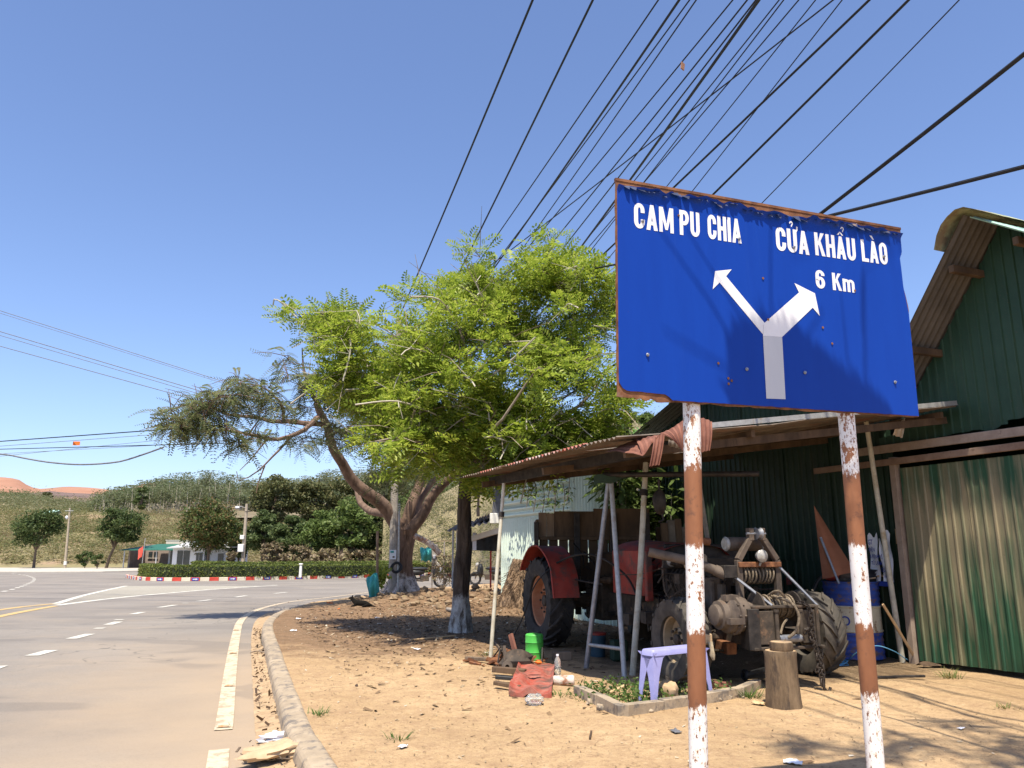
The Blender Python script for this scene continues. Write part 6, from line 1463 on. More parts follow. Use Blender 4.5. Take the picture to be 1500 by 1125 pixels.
for k in range(18): a = 2 * PI * k / 18; b.add([tuple(v) for v in [(.09 * math.cos(a - .03), .09 * math.sin(a - .03), -.02), (.106 * math.cos(a), .106 * math.sin(a), -.02), (.09 * math.cos(a + .03), .09 * math.sin(a + .03), -.02), (.09 * math.cos(a - .03), .09 * math.sin(a - .03), .12), (.106 * math.cos(a), .106 * math.sin(a), .12), (.09 * math.cos(a + .03), .09 * math.sin(a + .03), .12)]], [(0, 1, 4, 3), (1, 2, 5, 4), (0, 2, 1), (3, 4, 5)], mx)
b.build('motor', 'cast', pm, smooth=True)
MB().lathe([(.05, -.18), (.09, -.17), (.10, -.13), (.095, -.08), (.05, -.06)], 24, mx).build('pump_head', 'red', pm, smooth=True); MB().cyl((-.12, 0, .15), (-.12, 0, .26), .03, 14).build('inlet', 'galv', pm, smooth=True); MB().box((.04, 0, .02), (.2, .12, .04)).build('foot', 'black_iron', pm)
MB().tube(cat([(-.17, 0, .06), (-.26, -.02, .02), (-.36, -.06, -.15), (-.42, -.1, -.4), (-.44, -.12, -.78)], .06), .018, 8).build('suction_hose', 'black', pm, smooth=True)
ob = MB().blob((0, 0, .06), (.12, .10, .09), 5, .7, 14, 10, 2.5).build('black_rag', 'black', smooth=True); put(ob, p + Vector((.15, -.06, .79)), 'crumpled black rag on the right side of the drum top', 'rag')
for i in range(6):
    ob = MB().bar((0, 0, 0), (random.uniform(.1, .2), random.uniform(-.05, .05), random.uniform(-.01, .03)), random.uniform(.012, .03), .014).build('wood_scrap', 'wood_raw' if i % 3 == 0 else 'cut_wood', bevel=.002); put(ob, p + Vector((.06 + .04 * i, -.12 + .02 * i, .806 + .012 * i)), 'splintered wood scrap at the edge of the drum top', 'wood scrap', random.uniform(-.7, .7), 'wood scraps on the drum')
M['plastic_blue'] = mat('plastic_blue', (.03, .06, .38), (.04, .08, .42), 5, .5, 0)
# torn poster: a printed sheet in strips on the wall
po = thing('torn_poster', 'torn white poster strips with blue print on the green wall behind the drum', 'poster', W(8.78, 9.50, 1.05)); o = Vector(po.location)
wx = -WD
for i, (x0, x1, t) in enumerate([(-.10, .02, .50), (.035, .075, .44), (.085, .20, .53)]):
    b = MB(); b.grid(lambda u, v: wx * (x0 + (x1 - x0) * u + .03 * (1 - v) * (i == 1)) + UPV * (.02 + (t + .03 * math.sin(u * 8 + i)) * v) - WN * (.02 + .012 * math.sin(v * 9 + i * 2 + u * 3)), 6, 14); b.build('strip', 'plastic_white', po, smooth=True)
MB().box(wx * .09 + UPV * .0 - WN * .03, (.2, .01, .05), math.atan2(wx.y, wx.x)).build('blue_hem', 'plastic_blue', po)
fr = Matrix((wx, UPV, -WN)).transposed().to_4x4()
for txt, x, z, h in [('GT', -.09, .42, .055), ('G', .12, .42, .055), ('\u0110I\u1ec6N', -.09, .345, .04), ('A \u0110\u1ecaNH V\u1eca', -.085, .27, .04), ('T\u1ee6 L\u1ea0NH', -.07, .20, .04), ('C\u1eeaA', .06, .13, .04), ('PHT', .09, .06, .03)]:
    me, lo, hi, y0, y1 = text_obj('print', txt, 0, 0, 0, 0, None, None, bold=.012, ref=(0, .72)); s_ = h / .72
    for v in me.vertices: v.co = (fr @ Vector(((v.co.x - lo[0]) * s_ * .62 + x, v.co.y * s_ + z, .036)))
    me.materials.append(M['plastic_blue']); o_ = bpy.data.objects.new('print', me); col.objects.link(o_); o_.parent = po
# brown cloth, sticks, hanging bits
M['cloth'] = mat('cloth', (.24, .095, .05), (.31, .135, .075), 5, .95, .2)
a0 = A(1192, 740, 8.4); b = MB(); c1, c2 = A(1205, 848, 8.35), A(1252, 838, 8.2)
b.grid(lambda u, v: a0.lerp(c1.lerp(c2, u), v) - a0 + Vector((0, -.03 * math.sin(u * 7) * v, 0)), 12, 14); ob = b.build('brown_cloth', 'cloth', smooth=True); put(ob, a0, 'rust-brown cloth hanging as a triangle against the dark green wall', 'cloth')
def stick(name, a, c_, r_, m, label, cat='stick', n=8):
    ob = MB().tube([Vector((0, 0, 0)), c_ - a], r_, n).build(name, m, smooth=True); put(ob, a, label, cat); return ob
stick('steel_rod', A(1229, 855, 8.2), A(1202, 787, 8.35), .013, 'steel', 'grey steel rod leaning on the drum in front of the brown cloth', 'rod')
ob = MB().bar((0, 0, 0), A(1293, 885, 8.05) - LG(1345, 970), .025, .014, (0, 1, 0)).build('batten', 'wood_raw', bevel=.002); put(ob, LG(1345, 970), 'fresh yellow wood batten leaning against the drum', 'batten')
ob = MB().bar((0, 0, 0), Vector((0, 0, .16)), .012, .02).build('wood_tag', 'wood_raw'); put(ob, W(8.42, 9.5, 1.62), 'small wooden strip nailed to the green wall left of the door', 'strip')
ob = MB().lathe([(0, 0), (.03, .01), (.035, .08), (.02, .13), (.008, .16), (0, .17)], 14).build('red_bottle', 'red', smooth=True); put(ob, W(10.6, 9.4, .95), 'small red bottle hanging on the dark wall behind the right tractor wheel', 'bottle')
ob = MB().blob((0, 0, 0), (.11, .07, .15), 8, .6, 12, 9, 2).build('dark_pouch', 'wood_dark', smooth=True); put(ob, W(11.2, 9.4, 1.45), 'dark brown pouch hanging on the wall right of the winch mast', 'pouch')
ob = MB().box((0, 0, 0), (.11, .06, .13), .4).build('switch_box', 'cast', bevel=.008); put(ob, W(11.6, 9.5, 1.65), 'grey switch box on the dark wall beside the winch mast', 'switch box')
# blue rope, rolled mat, bar, pipes by the wall
b = MB(); c_ = LG(1218, 972); pts = []
for k in range(70): a = k * .7; r_ = .05 + .05 * (k % 7) / 7; pts.append(Vector((math.cos(a) * r_ * 1.7 + .08 * math.sin(k * .35), math.sin(a) * r_, .015 + .02 * (k % 5) / 5 + .02 * math.sin(k))))
b.tube(cat(pts, .03), .006, 5, False); ob = b.build('blue_rope', 'blue_rope', smooth=True); put(ob, c_, 'tangled coil of light blue rope on the ground before the drum', 'rope')
q = [LG(1240, 970), A(1258, 955, 8.0), A(1284, 947, 8.1), A(1310, 955, 8.2), LG(1335, 968), LG(1372, 966)]; b = MB().tube(cat([v - q[0] + Vector((0, 0, .006)) for v in q], .04), .005, 6, False); ob = b.build('cord', 'blue_rope', smooth=True); put(ob, q[0], 'blue cord arching over the sand beside the drum', 'cord')
b = MB(); b.grid(lambda u, v: (-.17 + .34 * u, .10 * v - .05 + .02 * math.sin(u * 5), .025 + .04 * math.sin(PI * v) ** .6 * (.6 + .4 * math.sin(u * 6)) + .03 * (u > .8)), 14, 8); ob = b.build('rolled_mat', 'wood_dark', smooth=True); put(ob, LG(1368, 976), 'crumpled dark brown mat lying in front of the green door', 'mat', .25)
ob = MB().bar((-.22, 0, .015), (.24, .01, .02), .028, .02).build('iron_bar', 'black_iron', bevel=.003); put(ob, LG(1318, 996), 'flat iron bar lying on the sand right of the right sign post', 'bar', .05)
ob = MB().tube(cat([(-.2, .1, .02), (-.05, .02, .06), (.12, .0, .03), (.3, -.1, .02)], .05), .03, 8).build('black_pipe', 'black', smooth=True); put(ob, LG(1196, 962), 'black hose end curling beside the right tractor wheel', 'hose')
ob = MB().lathe([(.02, -.10), (.045, -.1), (.045, .1), (.02, .1)], 16, Matrix.Rotation(R(80), 4, 'Y'), True).build('tan_roll', 'cut_wood', smooth=True); put(ob, LG(1190, 972) + Vector((0, 0, .045)), 'tan cardboard tube end lying between wheel and blue rope', 'tube', 1.2)
# scrap heap left of the tractor
def sheet_thing(name, pts, m, label, cat, th=.02, bev=.004, bump_=.0):
    q = [LG(*p[:2]) + Vector((0, 0, p[2])) for p in pts]; c_ = sum(q, Vector()) / 4; b = MB(); nu_, nv_ = 12, 10; vs = []
    for s_ in (0, 1):
        for j in range(nv_ + 1):
            for i in range(nu_ + 1):
                u, v = i / nu_, j / nv_; p = q[0].lerp(q[1], u).lerp(q[3].lerp(q[2], u), v) - c_; p.z += bump_ * noise.noise(Vector((u * 3, v * 3, 4))) + (.018 * (abs(u - .5) > .42) - .012 * (abs(v - .32) < .06) if bump_ else 0) - th * s_; vs.append(p)
    k = (nu_ + 1) * (nv_ + 1); fs = [(j * (nu_ + 1) + i, j * (nu_ + 1) + i + 1, (j + 1) * (nu_ + 1) + i + 1, (j + 1) * (nu_ + 1) + i) for j in range(nv_) for i in range(nu_)]; fs += [tuple(x + k for x in f[::-1]) for f in fs]
    rim_ = [i for i in range(nu_ + 1)] + [(j + 1) * (nu_ + 1) - 1 for j in range(1, nv_ + 1)] + [nv_ * (nu_ + 1) + i for i in range(nu_ - 1, -1, -1)] + [j * (nu_ + 1) for j in range(nv_ - 1, 0, -1)]
    fs += [(rim_[i], rim_[(i + 1) % len(rim_)], rim_[(i + 1) % len(rim_)] + k, rim_[i] + k) for i in range(len(rim_))]; b.add(vs, fs); ob = b.build(name, m, bevel=0); ob.location = c_; return tag(ob, label, cat), c_
rs, rc = sheet_thing('hood_scrap', [(745, 1022, .05), (808, 1025, .035), (813, 982, .06), (762, 980, .10)], 'red_scrap', 'dented red metal hood panel lying on the sand, paint burnt and scraped', 'metal panel', .05, 0, .055)
h_ = MB(); h_.lathe([(0, 0), (.045, .001), (.05, 0)], 18, Matrix.Translation((LG(783, 1003) - rc) + Vector((0, 0, .064))) @ Matrix.Diagonal((1.2, .5, 1, 1))).build('slot', 'black', rs)
MB().blob(LG(789, 981) - rc + Vector((0, 0, .085)), (.035, .03, .015), 2).build('orange_cap', 'orange', rs, smooth=True)
M['green_can'] = mat('green_can', (.07, .42, .06), (.10, .50, .08), 8, .5, .15, c3=(.05, .2, .04), t3=(.6, .7))
gc = thing('jerry_can', 'bright green metal canister standing by the rear tractor wheel', 'canister', LG(783, 967) + Vector((0, .06, 0)))
MB().lathe([(.085, 0), (.095, .006), (.095, .07), (.099, .078), (.095, .086), (.095, .17), (.099, .178), (.095, .186), (.095, .25), (.085, .262), (.03, .268), (0, .268)], 28).build('body', 'green_can', gc, smooth=True); MB().cyl((.05, 0, .26), (.05, 0, .285), .02, 12).build('cap', 'black', gc, smooth=True)
k = NT('clear_plastic'); k.b.inputs['Transmission Weight'].default_value = .75; k.b.inputs['IOR'].default_value = 1.25; M['clear_plastic'] = k.fin((.82, .82, .78), .18, 0, .5)
bt = thing('water_bottle', 'empty clear plastic bottle standing behind the red scrap panel', 'bottle', LG(817, 988)); MB().lathe([(.026, 0), (.03, .006), (.03, .05), (.027, .055), (.03, .06), (.03, .12), (.024, .145), (.012, .165), (.012, .178)], 20).build('body', 'clear_plastic', bt, smooth=True); MB().lathe([(.0135, .172), (.0135, .188), (0, .189)], 14).build('cap', 'plastic_white', bt, smooth=True)
M['birch'] = mat('birch', (.55, .45, .36), (.66, .58, .5), 10, .85, .4, c3=(.28, .13, .07), t3=(.5, .6))
ob = MB().lathe([(.03, -.09), (.042, -.085), (.044, .08), (.036, .09)], 16, Matrix.Translation((0, 0, .04)) @ Matrix.Rotation(R(88), 4, 'Y')).build('pale_log', 'birch', smooth=True); put(ob, LG(826, 1006), 'short pale log with reddish spots lying right of the red panel', 'log', -.1)
ob = MB().blob((0, 0, .03), (.07, .055, .045), 9, .5, 14, 10, 2.5).build('plastic_bag', 'clear_plastic', smooth=True); put(ob, LG(783, 1034), 'crumpled clear plastic bag in front of the red panel', 'bag')
ob = MB().box((0, 0, .045), (.2, .1, .09)).build('brick', 'wood', bevel=.008); put(ob, LG(823, 966), 'loose brown brick lying near the rear tractor wheel', 'brick', .15)
ob = MB().blob((0, 0, .07), (.085, .07, .075), 3, .35, 12, 9, 1.5).build('wood_block', 'cut_wood', smooth=True); put(ob, LG(979, 1027), 'split wood block under the lavender stool', 'wood block')
ob = MB().bar((-.09, -.05, .03), (.08, .06, .08), .03, .012).build('wood_sliver', 'wood_raw', bevel=.002); put(ob, LG(903, 1024), 'fresh yellow wood sliver lying in the weeds left of the stool', 'wood sliver')
ob = MB().box((0, 0, .02), (.18, .07, .045)).build('brick', 'rust_sheet', bevel=.006); put(ob, LG(1055, 1008), 'reddish brick lying on the concrete edging right of the left sign post', 'brick', .1)
pk = thing('paint_pail', 'dark blue paint pail with a red rim under the pipe gantry', 'pail', LG(875, 962)); M['pail'] = mat('pail', (.02, .05, .07), (.03, .07, .1), 8, .5, .1, c3=(.4, .4, .38), t3=(.6, .66)); MB().lathe([(.085, 0), (.098, .22), (.098, .23)], 24).build('body', 'pail', pk, smooth=True); MB().lathe([(.098, .225), (.104, .23), (.104, .25), (.09, .252)], 24, None, False, False).build('rim', 'red', pk, smooth=True)
ob = MB().box((0, 0, .11), (.18, .12, .22)).build('green_can', 'green_tin', bevel=.02); put(ob, LG(907, 966), 'dark green can in the shade behind the pipe gantry leg', 'can', .2)
ob = MB().tube(cat([(0, 0, 0), (.02, -.1, .10), (.0, -.28, .02)], .04), .006, 6).build('bag_handle', 'black', smooth=True); bpy.data.objects.remove(ob)
# dark engine scrap and boards
def heap(name, label, px, py, parts, cat):
    t = thing(name, label, cat, LG(px, py)); return t
es = heap('engine_scrap', 'greasy brown gearbox scrap with a round flange behind the red panel', 757, 985, 0, 'machine scrap')
MB().blob((0, .05, .10), (.16, .10, .10), 5, .5, 14, 9, 1.8).build('housing', 'grime', es, smooth=True); MB().lathe([(.02, 0), (.05, 0), (.055, .012), (.05, .03), (.02, .03)], 18, Matrix.Translation((-.09, -.06, .07)) @ Matrix.Rotation(R(80), 4, 'X'), True).build('flange', 'cast', es, smooth=True); MB().bar((-.1, .02, 0), (-.12, .04, .25), .03, .02).build('bracket', 'cast', es); MB().bar((.02, .1, .05), (-.06, .2, .34), .025, .05).build('strap', 'rust_sheet', es)
for i, (a_, c_, w, h, m, lb) in enumerate([((724, 1013), (762, 1016), .05, .03, 'wood_dark', 'charred board lying flat left of the red panel, lowest of three'), ((726, 1003), (765, 1004), .06, .03, 'black', 'black board left of the red panel, middle of three'), ((722, 990), (770, 993), .06, .05, 'wood_dark', 'notched brown board left of the red panel, topmost of three'), ((683, 967), (735, 972), .05, .035, 'bark', 'grey branch lying on the ground below the left canopy pole'), ((722, 940), (748, 975), .02, .03, 'bark', 'thin branch sloping down beside the left canopy pole'), ((600, 940), (667, 934), .03, .02, 'wood_raw', 'pale stick lying on the dirt left of the dark trunk')]):
    a0, c0 = LG(*a_), LG(*c_); ob = MB().bar((0, 0, h / 2 + .01 + .02 * (i < 3)), c0 - a0 + Vector((0, 0, h / 2 + .02)), w, h).build('board' if i < 3 else 'branch', m, bevel=.004); put(ob, a0, lb, 'board' if i < 3 else 'branch')
sh_ = thing('scrap_heap', 'heap of dark rusty metal offcuts between the canopy pole and the green canister', 'scrap heap', LG(752, 972)); b = MB()
for i in range(70):
    x, y = random.gauss(0, .16), random.gauss(0, .14); z = random.random() * .13 * math.exp(-(x * x + y * y) / .05) + .015; b.box((x, y, z), (random.uniform(.03, .2), random.uniform(.015, .05), random.uniform(.008, .03)), (random.uniform(-.5, .5), random.uniform(-.5, .5), random.uniform(0, 3.1)))
tag(b.build('offcuts', 'rust', sh_), kind='stuff')
b = MB()
for i in range(9):
    x, y = random.gauss(0, .15), random.gauss(0, .12); a = random.random() * 6.28; b.tube([(x, y, .02), (x + .12 * math.cos(a), y + .12 * math.sin(a), random.uniform(.08, .2)), (x + .25 * math.cos(a), y + .25 * math.sin(a), random.uniform(.02, .12))], .009, 5)
b.build('bent_rods', 'black_iron', sh_, smooth=True)
# heap of husk and bag in the gutter
hk = thing('husk_heap', 'heap of dry palm husks and scraps piled in the gutter against the kerb', 'rubbish', RD(412, 1110)); M['husk'] = mat('husk', (.42, .29, .17), (.56, .41, .25), 8, .95, .6, c3=(.22, .15, .09))
for i, (x, y, sx, sy, sz_, an) in enumerate([(-.03, .02, .14, .08, .05, .5), (.06, -.06, .13, .09, .06, .3), (-.10, -.12, .12, .06, .035, .1), (.08, -.16, .13, .05, .04, 0), (-.02, -.22, .16, .06, .03, .2)]):
    b = MB(); b.blob((0, 0, 0), (sx, sy, sz_), i + 20, .5, 16, 9, 2); ob = b.build('husk', 'husk', hk, smooth=True); ob.location = (x, y, .04 + .01 * i); ob.rotation_euler = (.1, -.15, an)
b = MB()
for i in range(60):
    x, y = random.gauss(0, .12), random.gauss(-.08, .11); b.box((x, y, .03 + random.random() * .05), (random.uniform(.01, .05), random.uniform(.008, .02), .006), (random.uniform(-.6, .6), random.uniform(-.6, .6), random.uniform(0, 3)))
tag(b.build('scraps', 'bark', hk), kind='stuff')
k = NT('bag_film'); M['bag_film'] = k.fin((.72, .73, .80), .3, 0, .5)
bg_ = thing('carrier_bag', 'crumpled pale plastic bag with a dark blue knot lying in the gutter', 'bag', RD(406, 1088)); b = MB(); b.blob((0, 0, .03), (.12, .05, .035), 14, .6, 22, 14, 3); ob = b.build('bag', 'bag_film', bg_, smooth=True); ob.rotation_euler = (0, 0, .55); MB().blob((.12, .07, .035), (.035, .02, .018), 2, .4).build('knot', 'plastic_blue', bg_, smooth=True)
for px, py, s_ in [(378, 960, .10), (400, 958, .1)]:
    ob = MB(); ob.tube(cat([(-s_, 0, .01), (-.02, .01, .03), (s_, -.02, .015)], .03), .008, 5).tube([(-.02, 0, .03), (.05, .03, .05)], .005, 5); ob = ob.build('twig_bundle', 'twig'); put(ob, RD(px, py) + Vector((0, 0, .02)), 'dry twigs caught in the gutter, ' + ('left' if px < 390 else 'right') + ' one against the kerb', 'twigs')
# ------------------------------------------------------------------ round the big tree
p = LG(571, 881); p.y += .7; p.x -= .05; up_ = thing('utility_pole', 'grey concrete utility pole standing against the thick pinkish trunk', 'utility pole', p); tp2 = A(584, 470, p.y + .8) - p
MB().tube([(0, 0, -.2), tp2 * .5, tp2], [.11, .10, .08], 12).build('shaft', 'bark_grey', up_, smooth=True)
d = tp2.normalized()
for f in (.86, .93): MB().bar(tp2 * f + Vector((-.7, -.12, 0)), tp2 * f + Vector((.7, -.12, 0)), .06, .06).build('crossarm', 'black_iron', up_)
sg2 = MB().box((.02, -.22, 1.05), (.17, .02, .24)).build('sign_plate', 'wall_white', up_, bevel=.004); MB().box((.0, -.235, 1.12), (.09, .006, .05)).build('teal_patch', 'teal', sg2); MB().box((.04, -.235, .99), (.05, .006, .04)).build('dark_patch', 'wood_dark', sg2)
b = MB()
for k in range(9): b.lathe([(.10 + .007 * k + .010 * math.cos(t), .012 * math.sin(t)) for t in [q_ * PI / 3 for q_ in range(6)]], 18, Matrix.Translation((.12, -.22, .72)) @ Matrix.Rotation(R(75 + random.uniform(-25, 25)), 4, 'X') @ Matrix.Rotation(random.uniform(-.4, .4), 4, 'Y'), True)
b.build('cable_coil', 'cable', up_, smooth=True); MB().tube([(.17, -.18, .2), (.14, -.16, 2.4)], .028, 8).build('conduit', 'galv', up_, smooth=True)
stick('bamboo_pole', LG(552, 886), A(553, 778, LG(552, 886).y), .032, 'wood', 'thin brown pole planted left of the utility pole', 'pole')
def net(name, label, pts, Y, cat='net bag'):
    q = [A(x, y, Y) for x, y in pts]; b = MB(); c0 = q[0].copy(); b.grid(lambda u, v: q[0].lerp(q[1], u).lerp(q[3].lerp(q[2], u), v) - c0 + Vector((0, -.16 * math.sin(PI * u) * math.sin(PI * min(1, v + .1)) - .03 * math.sin(u * 14 + v * 5), .02 * math.sin(u * 11))), 16, 14); ob = b.build(name, 'teal', smooth=True); s_ = ob.modifiers.new('thickness', 'SOLIDIFY'); s_.thickness = .012; ob.location = c0; return tag(ob, label, cat)
net('net_bag', 'teal net bag sagging on the ground left of the utility pole', [(537, 848), (553, 838), (556, 874), (541, 876)], 18.4)
net('hanging_net', 'square teal net hanging right of the thick trunk', [(616, 803), (632, 803), (632, 822), (617, 822)], 18.2, 'net')
M['leaf_yellow'] = leafmat('leaf_yellow', (.2, .26, .03), (.3, .34, .05), None, .4)
V_, F_ = scatter(*LEAF, rand_rot(160, .4), np.array(A(556, 845, 18.9)) + rng.normal(size=(160, 3)) * np.array([.12, .12, .13]), .12 + .06 * rng.random(160)); tag(np_mesh('yellow_plant', V_, F_, 'leaf_yellow'), 'yellow-green potted plant between the net bag and the pole', 'plant', kind='stuff')
# plant rack
rk = thing('plant_rack', 'rickety grey stick rack with shelves of plants right of the thick trunk', 'rack', LG(648, 872)); o = Vector(rk.location)
for px in (634, 651, 664): a = A(px, 793, o.y) - o; MB().tube([Vector((a.x, 0, 0)), a], .022, 6).build('upright', 'bark_grey', rk)
MB().box((A(636, 812, o.y) - o) + Vector((.03, 0, 0)), (.14, .04, .62)).build('slab', 'bark_grey', rk)
for py in (793, 815, 830, 846): a, c_ = A(632, py, o.y) - o, A(666, py - 1, o.y) - o; MB().bar(a, c_, .12 if py > 800 else .03, .025).build('shelf', 'wood', rk)
V_, F_ = scatter(*LEAF, rand_rot(900, .3), np.concatenate([np.array(A(px, py, o.y) - o) + rng.normal(size=(150, 3)) * np.array([.16, .12, .09]) for px, py in [(640, 826), (655, 822), (665, 838), (645, 842), (660, 850), (668, 826)]]), .05 + .05 * rng.random(900)); tag(np_mesh('plants', V_, F_, 'tree_dry', rk), kind='stuff')
for px, py, m in [(646, 836, 'plastic_white'), (658, 846, 'red'), (652, 847, 'plastic_white'), (636, 818, 'plastic_white')]: MB().lathe([(.03, 0), (.045, .09), (.038, .1)], 10).build('pot', m, rk, smooth=True).location = A(px, py, o.y - .06) - o
ob = MB().tube(cat([(0, 0, 0), (.18, -.02, -.08), (.40, 0, -.20), (.62, .05, -.42)], .1), .07, 8).build('cut_limb', 'birch', smooth=True); put(ob, A(607, 785, 18.9), 'pale sawn limb stub sticking out right of the thick trunk', 'limb')
# motorbikes
def motorbike(label, p, rz_, seat='black'):
    t = thing('motorbike', label, 'motorbike', p, rz_)
    for x in (-.6, .62):
        mx = Matrix.Translation((x, 0, .29)) @ Matrix.Rotation(R(90), 4, 'X'); w_ = MB().lathe([(.235 + .05 * math.cos(a), .045 * math.sin(a)) for a in [k_ * PI / 4 for k_ in range(8)]], 28, mx, True).build('wheel', 'black', t, smooth=True)
        b = MB(); b.lathe([(.2, -.02), (.21, 0), (.2, .02), (.19, 0)], 28, mx, True).lathe([(.02, -.05), (.03, 0), (.02, .05)], 10, mx)
        for k_ in range(10): a = PI * 2 * k_ / 10; b.bar((x, 0, .29), (x + .2 * math.cos(a), 0, .29 + .2 * math.sin(a)), .008)
        b.build('rim', 'steel', w_)
    b = MB(); b.tube(cat([(.62, 0, .29), (.52, 0, .6), (.44, 0, .92)], .1), .03, 8).tube(cat([(-.6, 0, .3), (-.2, 0, .36), (.1, 0, .4), (.3, 0, .55), (.45, 0, .8)], .1), .035, 8).box((-.02, 0, .36), (.34, .2, .22)).tube([(-.75, -.12, .34), (-.1, -.12, .26)], [.045, .03], 8); b.build('frame', 'grime', t, smooth=True)
    b = MB(); b.blob((-.25, 0, .72), (.42, .13, .08), 3, .1).build('seat', seat, t, smooth=True)
    b = MB(); b.blob((-.35, 0, .6), (.38, .14, .13), 5, .15).blob((.38, 0, .62), (.13, .2, .3), 6, .15); b.build('fairing', 'black', t, smooth=True)
    b = MB(); b.tube(cat([(.30, -.32, .98), (.42, -.15, 1.0), (.44, 0, .96), (.42, .15, 1.0), (.30, .32, .98)], .08), .014, 6); b.build('handlebar', 'black_iron', t, smooth=True)
    MB().blob((.52, 0, .88), (.09, .11, .09), 2, .1).build('headlight', 'lamp_glass', t, smooth=True); MB().grid(lambda u, v: (.62 + .33 * math.cos(R(20 + 130 * u)), -.06 + .12 * v, .29 + .33 * math.sin(R(20 + 130 * u))), 10, 2).build('mudguard', 'plastic_white', t, smooth=True)
    return t
motorbike('black motorbike parked right of the thick pinkish trunk', LG(622, 861), .3)
motorbike('black motorbike with white front parked in front of the stall roof', LG(716, 858), 2.9)
# thatch bundle, palm rubbish, logs
M['thatch'] = mat('thatch', (.17, .105, .06), (.33, .225, .14), 26, .95, .9, stretch=(1, 1, .12), c3=(.09, .06, .04), t3=(.5, .62), bd=.03)
p = LG(758, 882); p.y = 15.4; p.x = .12; p.z = lotz(p.x, p.y); th = thing('thatch_stack', 'bundle of brown palm thatch leaning on the mint shed', 'thatch', p)
b = MB(); cs = [(-.42, 0, 0), (.34, -.02, 0), (.30, .45, .86), (-.10, .42, .92)]
b.grid(lambda u, v: Vector(cs[0]).lerp(Vector(cs[1]), u).lerp(Vector(cs[3]).lerp(Vector(cs[2]), u), v) + Vector((0, -.16 * math.sin(PI * u) + .03 * noise.noise(Vector((u * 16, v * 3, 0))), .04 * noise.noise(Vector((u * 22, 2, 0))) * v)), 60, 14); b.build('mat', 'thatch', th)
b = MB()
for i in range(420):
    u, v = random.random(), random.random(); p0 = Vector(cs[0]).lerp(Vector(cs[1]), u).lerp(Vector(cs[3]).lerp(Vector(cs[2]), u), v) + Vector((0, -.18 * math.sin(PI * u) - .01, 0)); L_ = random.uniform(.1, .3); b.tube([p0, p0 + Vector((random.gauss(-.02, .05), -.02, -L_ * .5)), p0 + Vector((random.gauss(-.03, .08), -.05, -L_))], .005, 3, False)
tag(b.build('straws', 'thatch', th), kind='stuff')
b = MB(); c0 = LG(712, 872)
for i in range(420):
    x, y = random.gauss(0, .36), random.gauss(0, .3); z = max(.02, .34 * math.exp(-(x * x + y * y) / .16) * random.random()); L_ = random.uniform(.1, .3); a = random.random() * 6.28; b.tube([(x, y, z), (x + L_ * .5 * math.cos(a), y + L_ * .5 * math.sin(a), z + .08 * random.random()), (x + L_ * math.cos(a), y + L_ * math.sin(a), max(.01, z - .1 * random.random()))], random.uniform(.005, .014), 3, False)
ob = b.build('palm_rubbish', 'husk', smooth=False); ob['kind'] = 'stuff'; put(ob, c0, 'tangle of dry palm stalks heaped behind the dark trunk', 'rubbish'); ob.location.y -= .3
for i, (px, py, px2, py2, r_, lb) in enumerate([(733, 872, 768, 868, .06, 'grey log lying before the thatch bundle, rear one'), (728, 880, 775, 880, .05, 'grey log lying before the thatch bundle, front one'), (690, 905, 655, 900, .04, 'short log lying right of the limed trunk foot')]):
    a0, c0 = LG(px, py), LG(px2, py2); a0.y -= .5 if i < 2 else 0; c0.y -= .5 if i < 2 else 0; ob = MB().tube([Vector((0, 0, r_)), c0 - a0 + Vector((0, 0, r_))], [r_, r_ * .85], 10).build('log', 'bark_grey', smooth=True); put(ob, a0, lb, 'log')
# dog lying in the dust
M['dog_fur'] = mat('dog_fur', (.008, .007, .006), (.016, .014, .012), 30, .95, .2, spec=.1)
p = LG(530, 893); dg_ = thing('dog', 'black dog lying in the dust left of the thick trunk, head raised to the left', 'dog', p, PI); dg_.scale = (.55, .55, .55)
me = bpy.data.meshes.new('body'); vsd = [(0, 0, .13), (.16, 0, .145), (.27, 0, .17), (.34, 0, .25), (.39, 0, .33), (.46, 0, .335), (.53, 0, .31), (-.15, 0, .13), (-.27, 0, .12), (-.40, .08, .05), (-.55, .10, .03), (.24, .08, .07), (.42, .09, .03), (.24, -.08, .07), (.42, -.08, .03), (-.2, .11, .07), (-.02, .15, .035), (-.2, -.10, .07), (-.04, -.14, .035), (.37, .035, .38), (.365, .05, .43), (.37, -.035, .38), (.365, -.05, .43)]
esd = [(0, 1), (1, 2), (2, 3), (3, 4), (4, 5), (5, 6), (0, 7), (7, 8), (8, 9), (9, 10), (2, 11), (11, 12), (2, 13), (13, 14), (8, 15), (15, 16), (8, 17), (17, 18), (4, 19), (19, 20), (4, 21), (21, 22)]
me.from_pydata(vsd, esd, []); ob = bpy.data.objects.new('body', me); col.objects.link(ob); ob.parent = dg_
ra = [.115, .12, .11, .07, .062, .045, .026, .11, .09, .03, .015, .045, .025, .045, .025, .06, .028, .06, .028, .025, .008, .025, .008]
md_ = ob.modifiers.new('skin', 'SKIN'); 
for v, r_ in zip(me.skin_vertices[0].data, ra): v.radius = (r_, r_)
me.skin_vertices[0].data[0].use_root = True
ob.modifiers.new('smooth', 'SUBSURF').levels = 2; ob.modifiers['smooth'].render_levels = 2; me.materials.append(M['dog_fur'])
for sy in (1, -1): MB().blob((.425, .04 * sy, .35), .010, 1, 0).build('eye', 'cast', dg_, smooth=True)
MB().blob((.545, 0, .315), (.018, .018, .014), 1, 0).build('nose', 'black_iron', dg_, smooth=True)
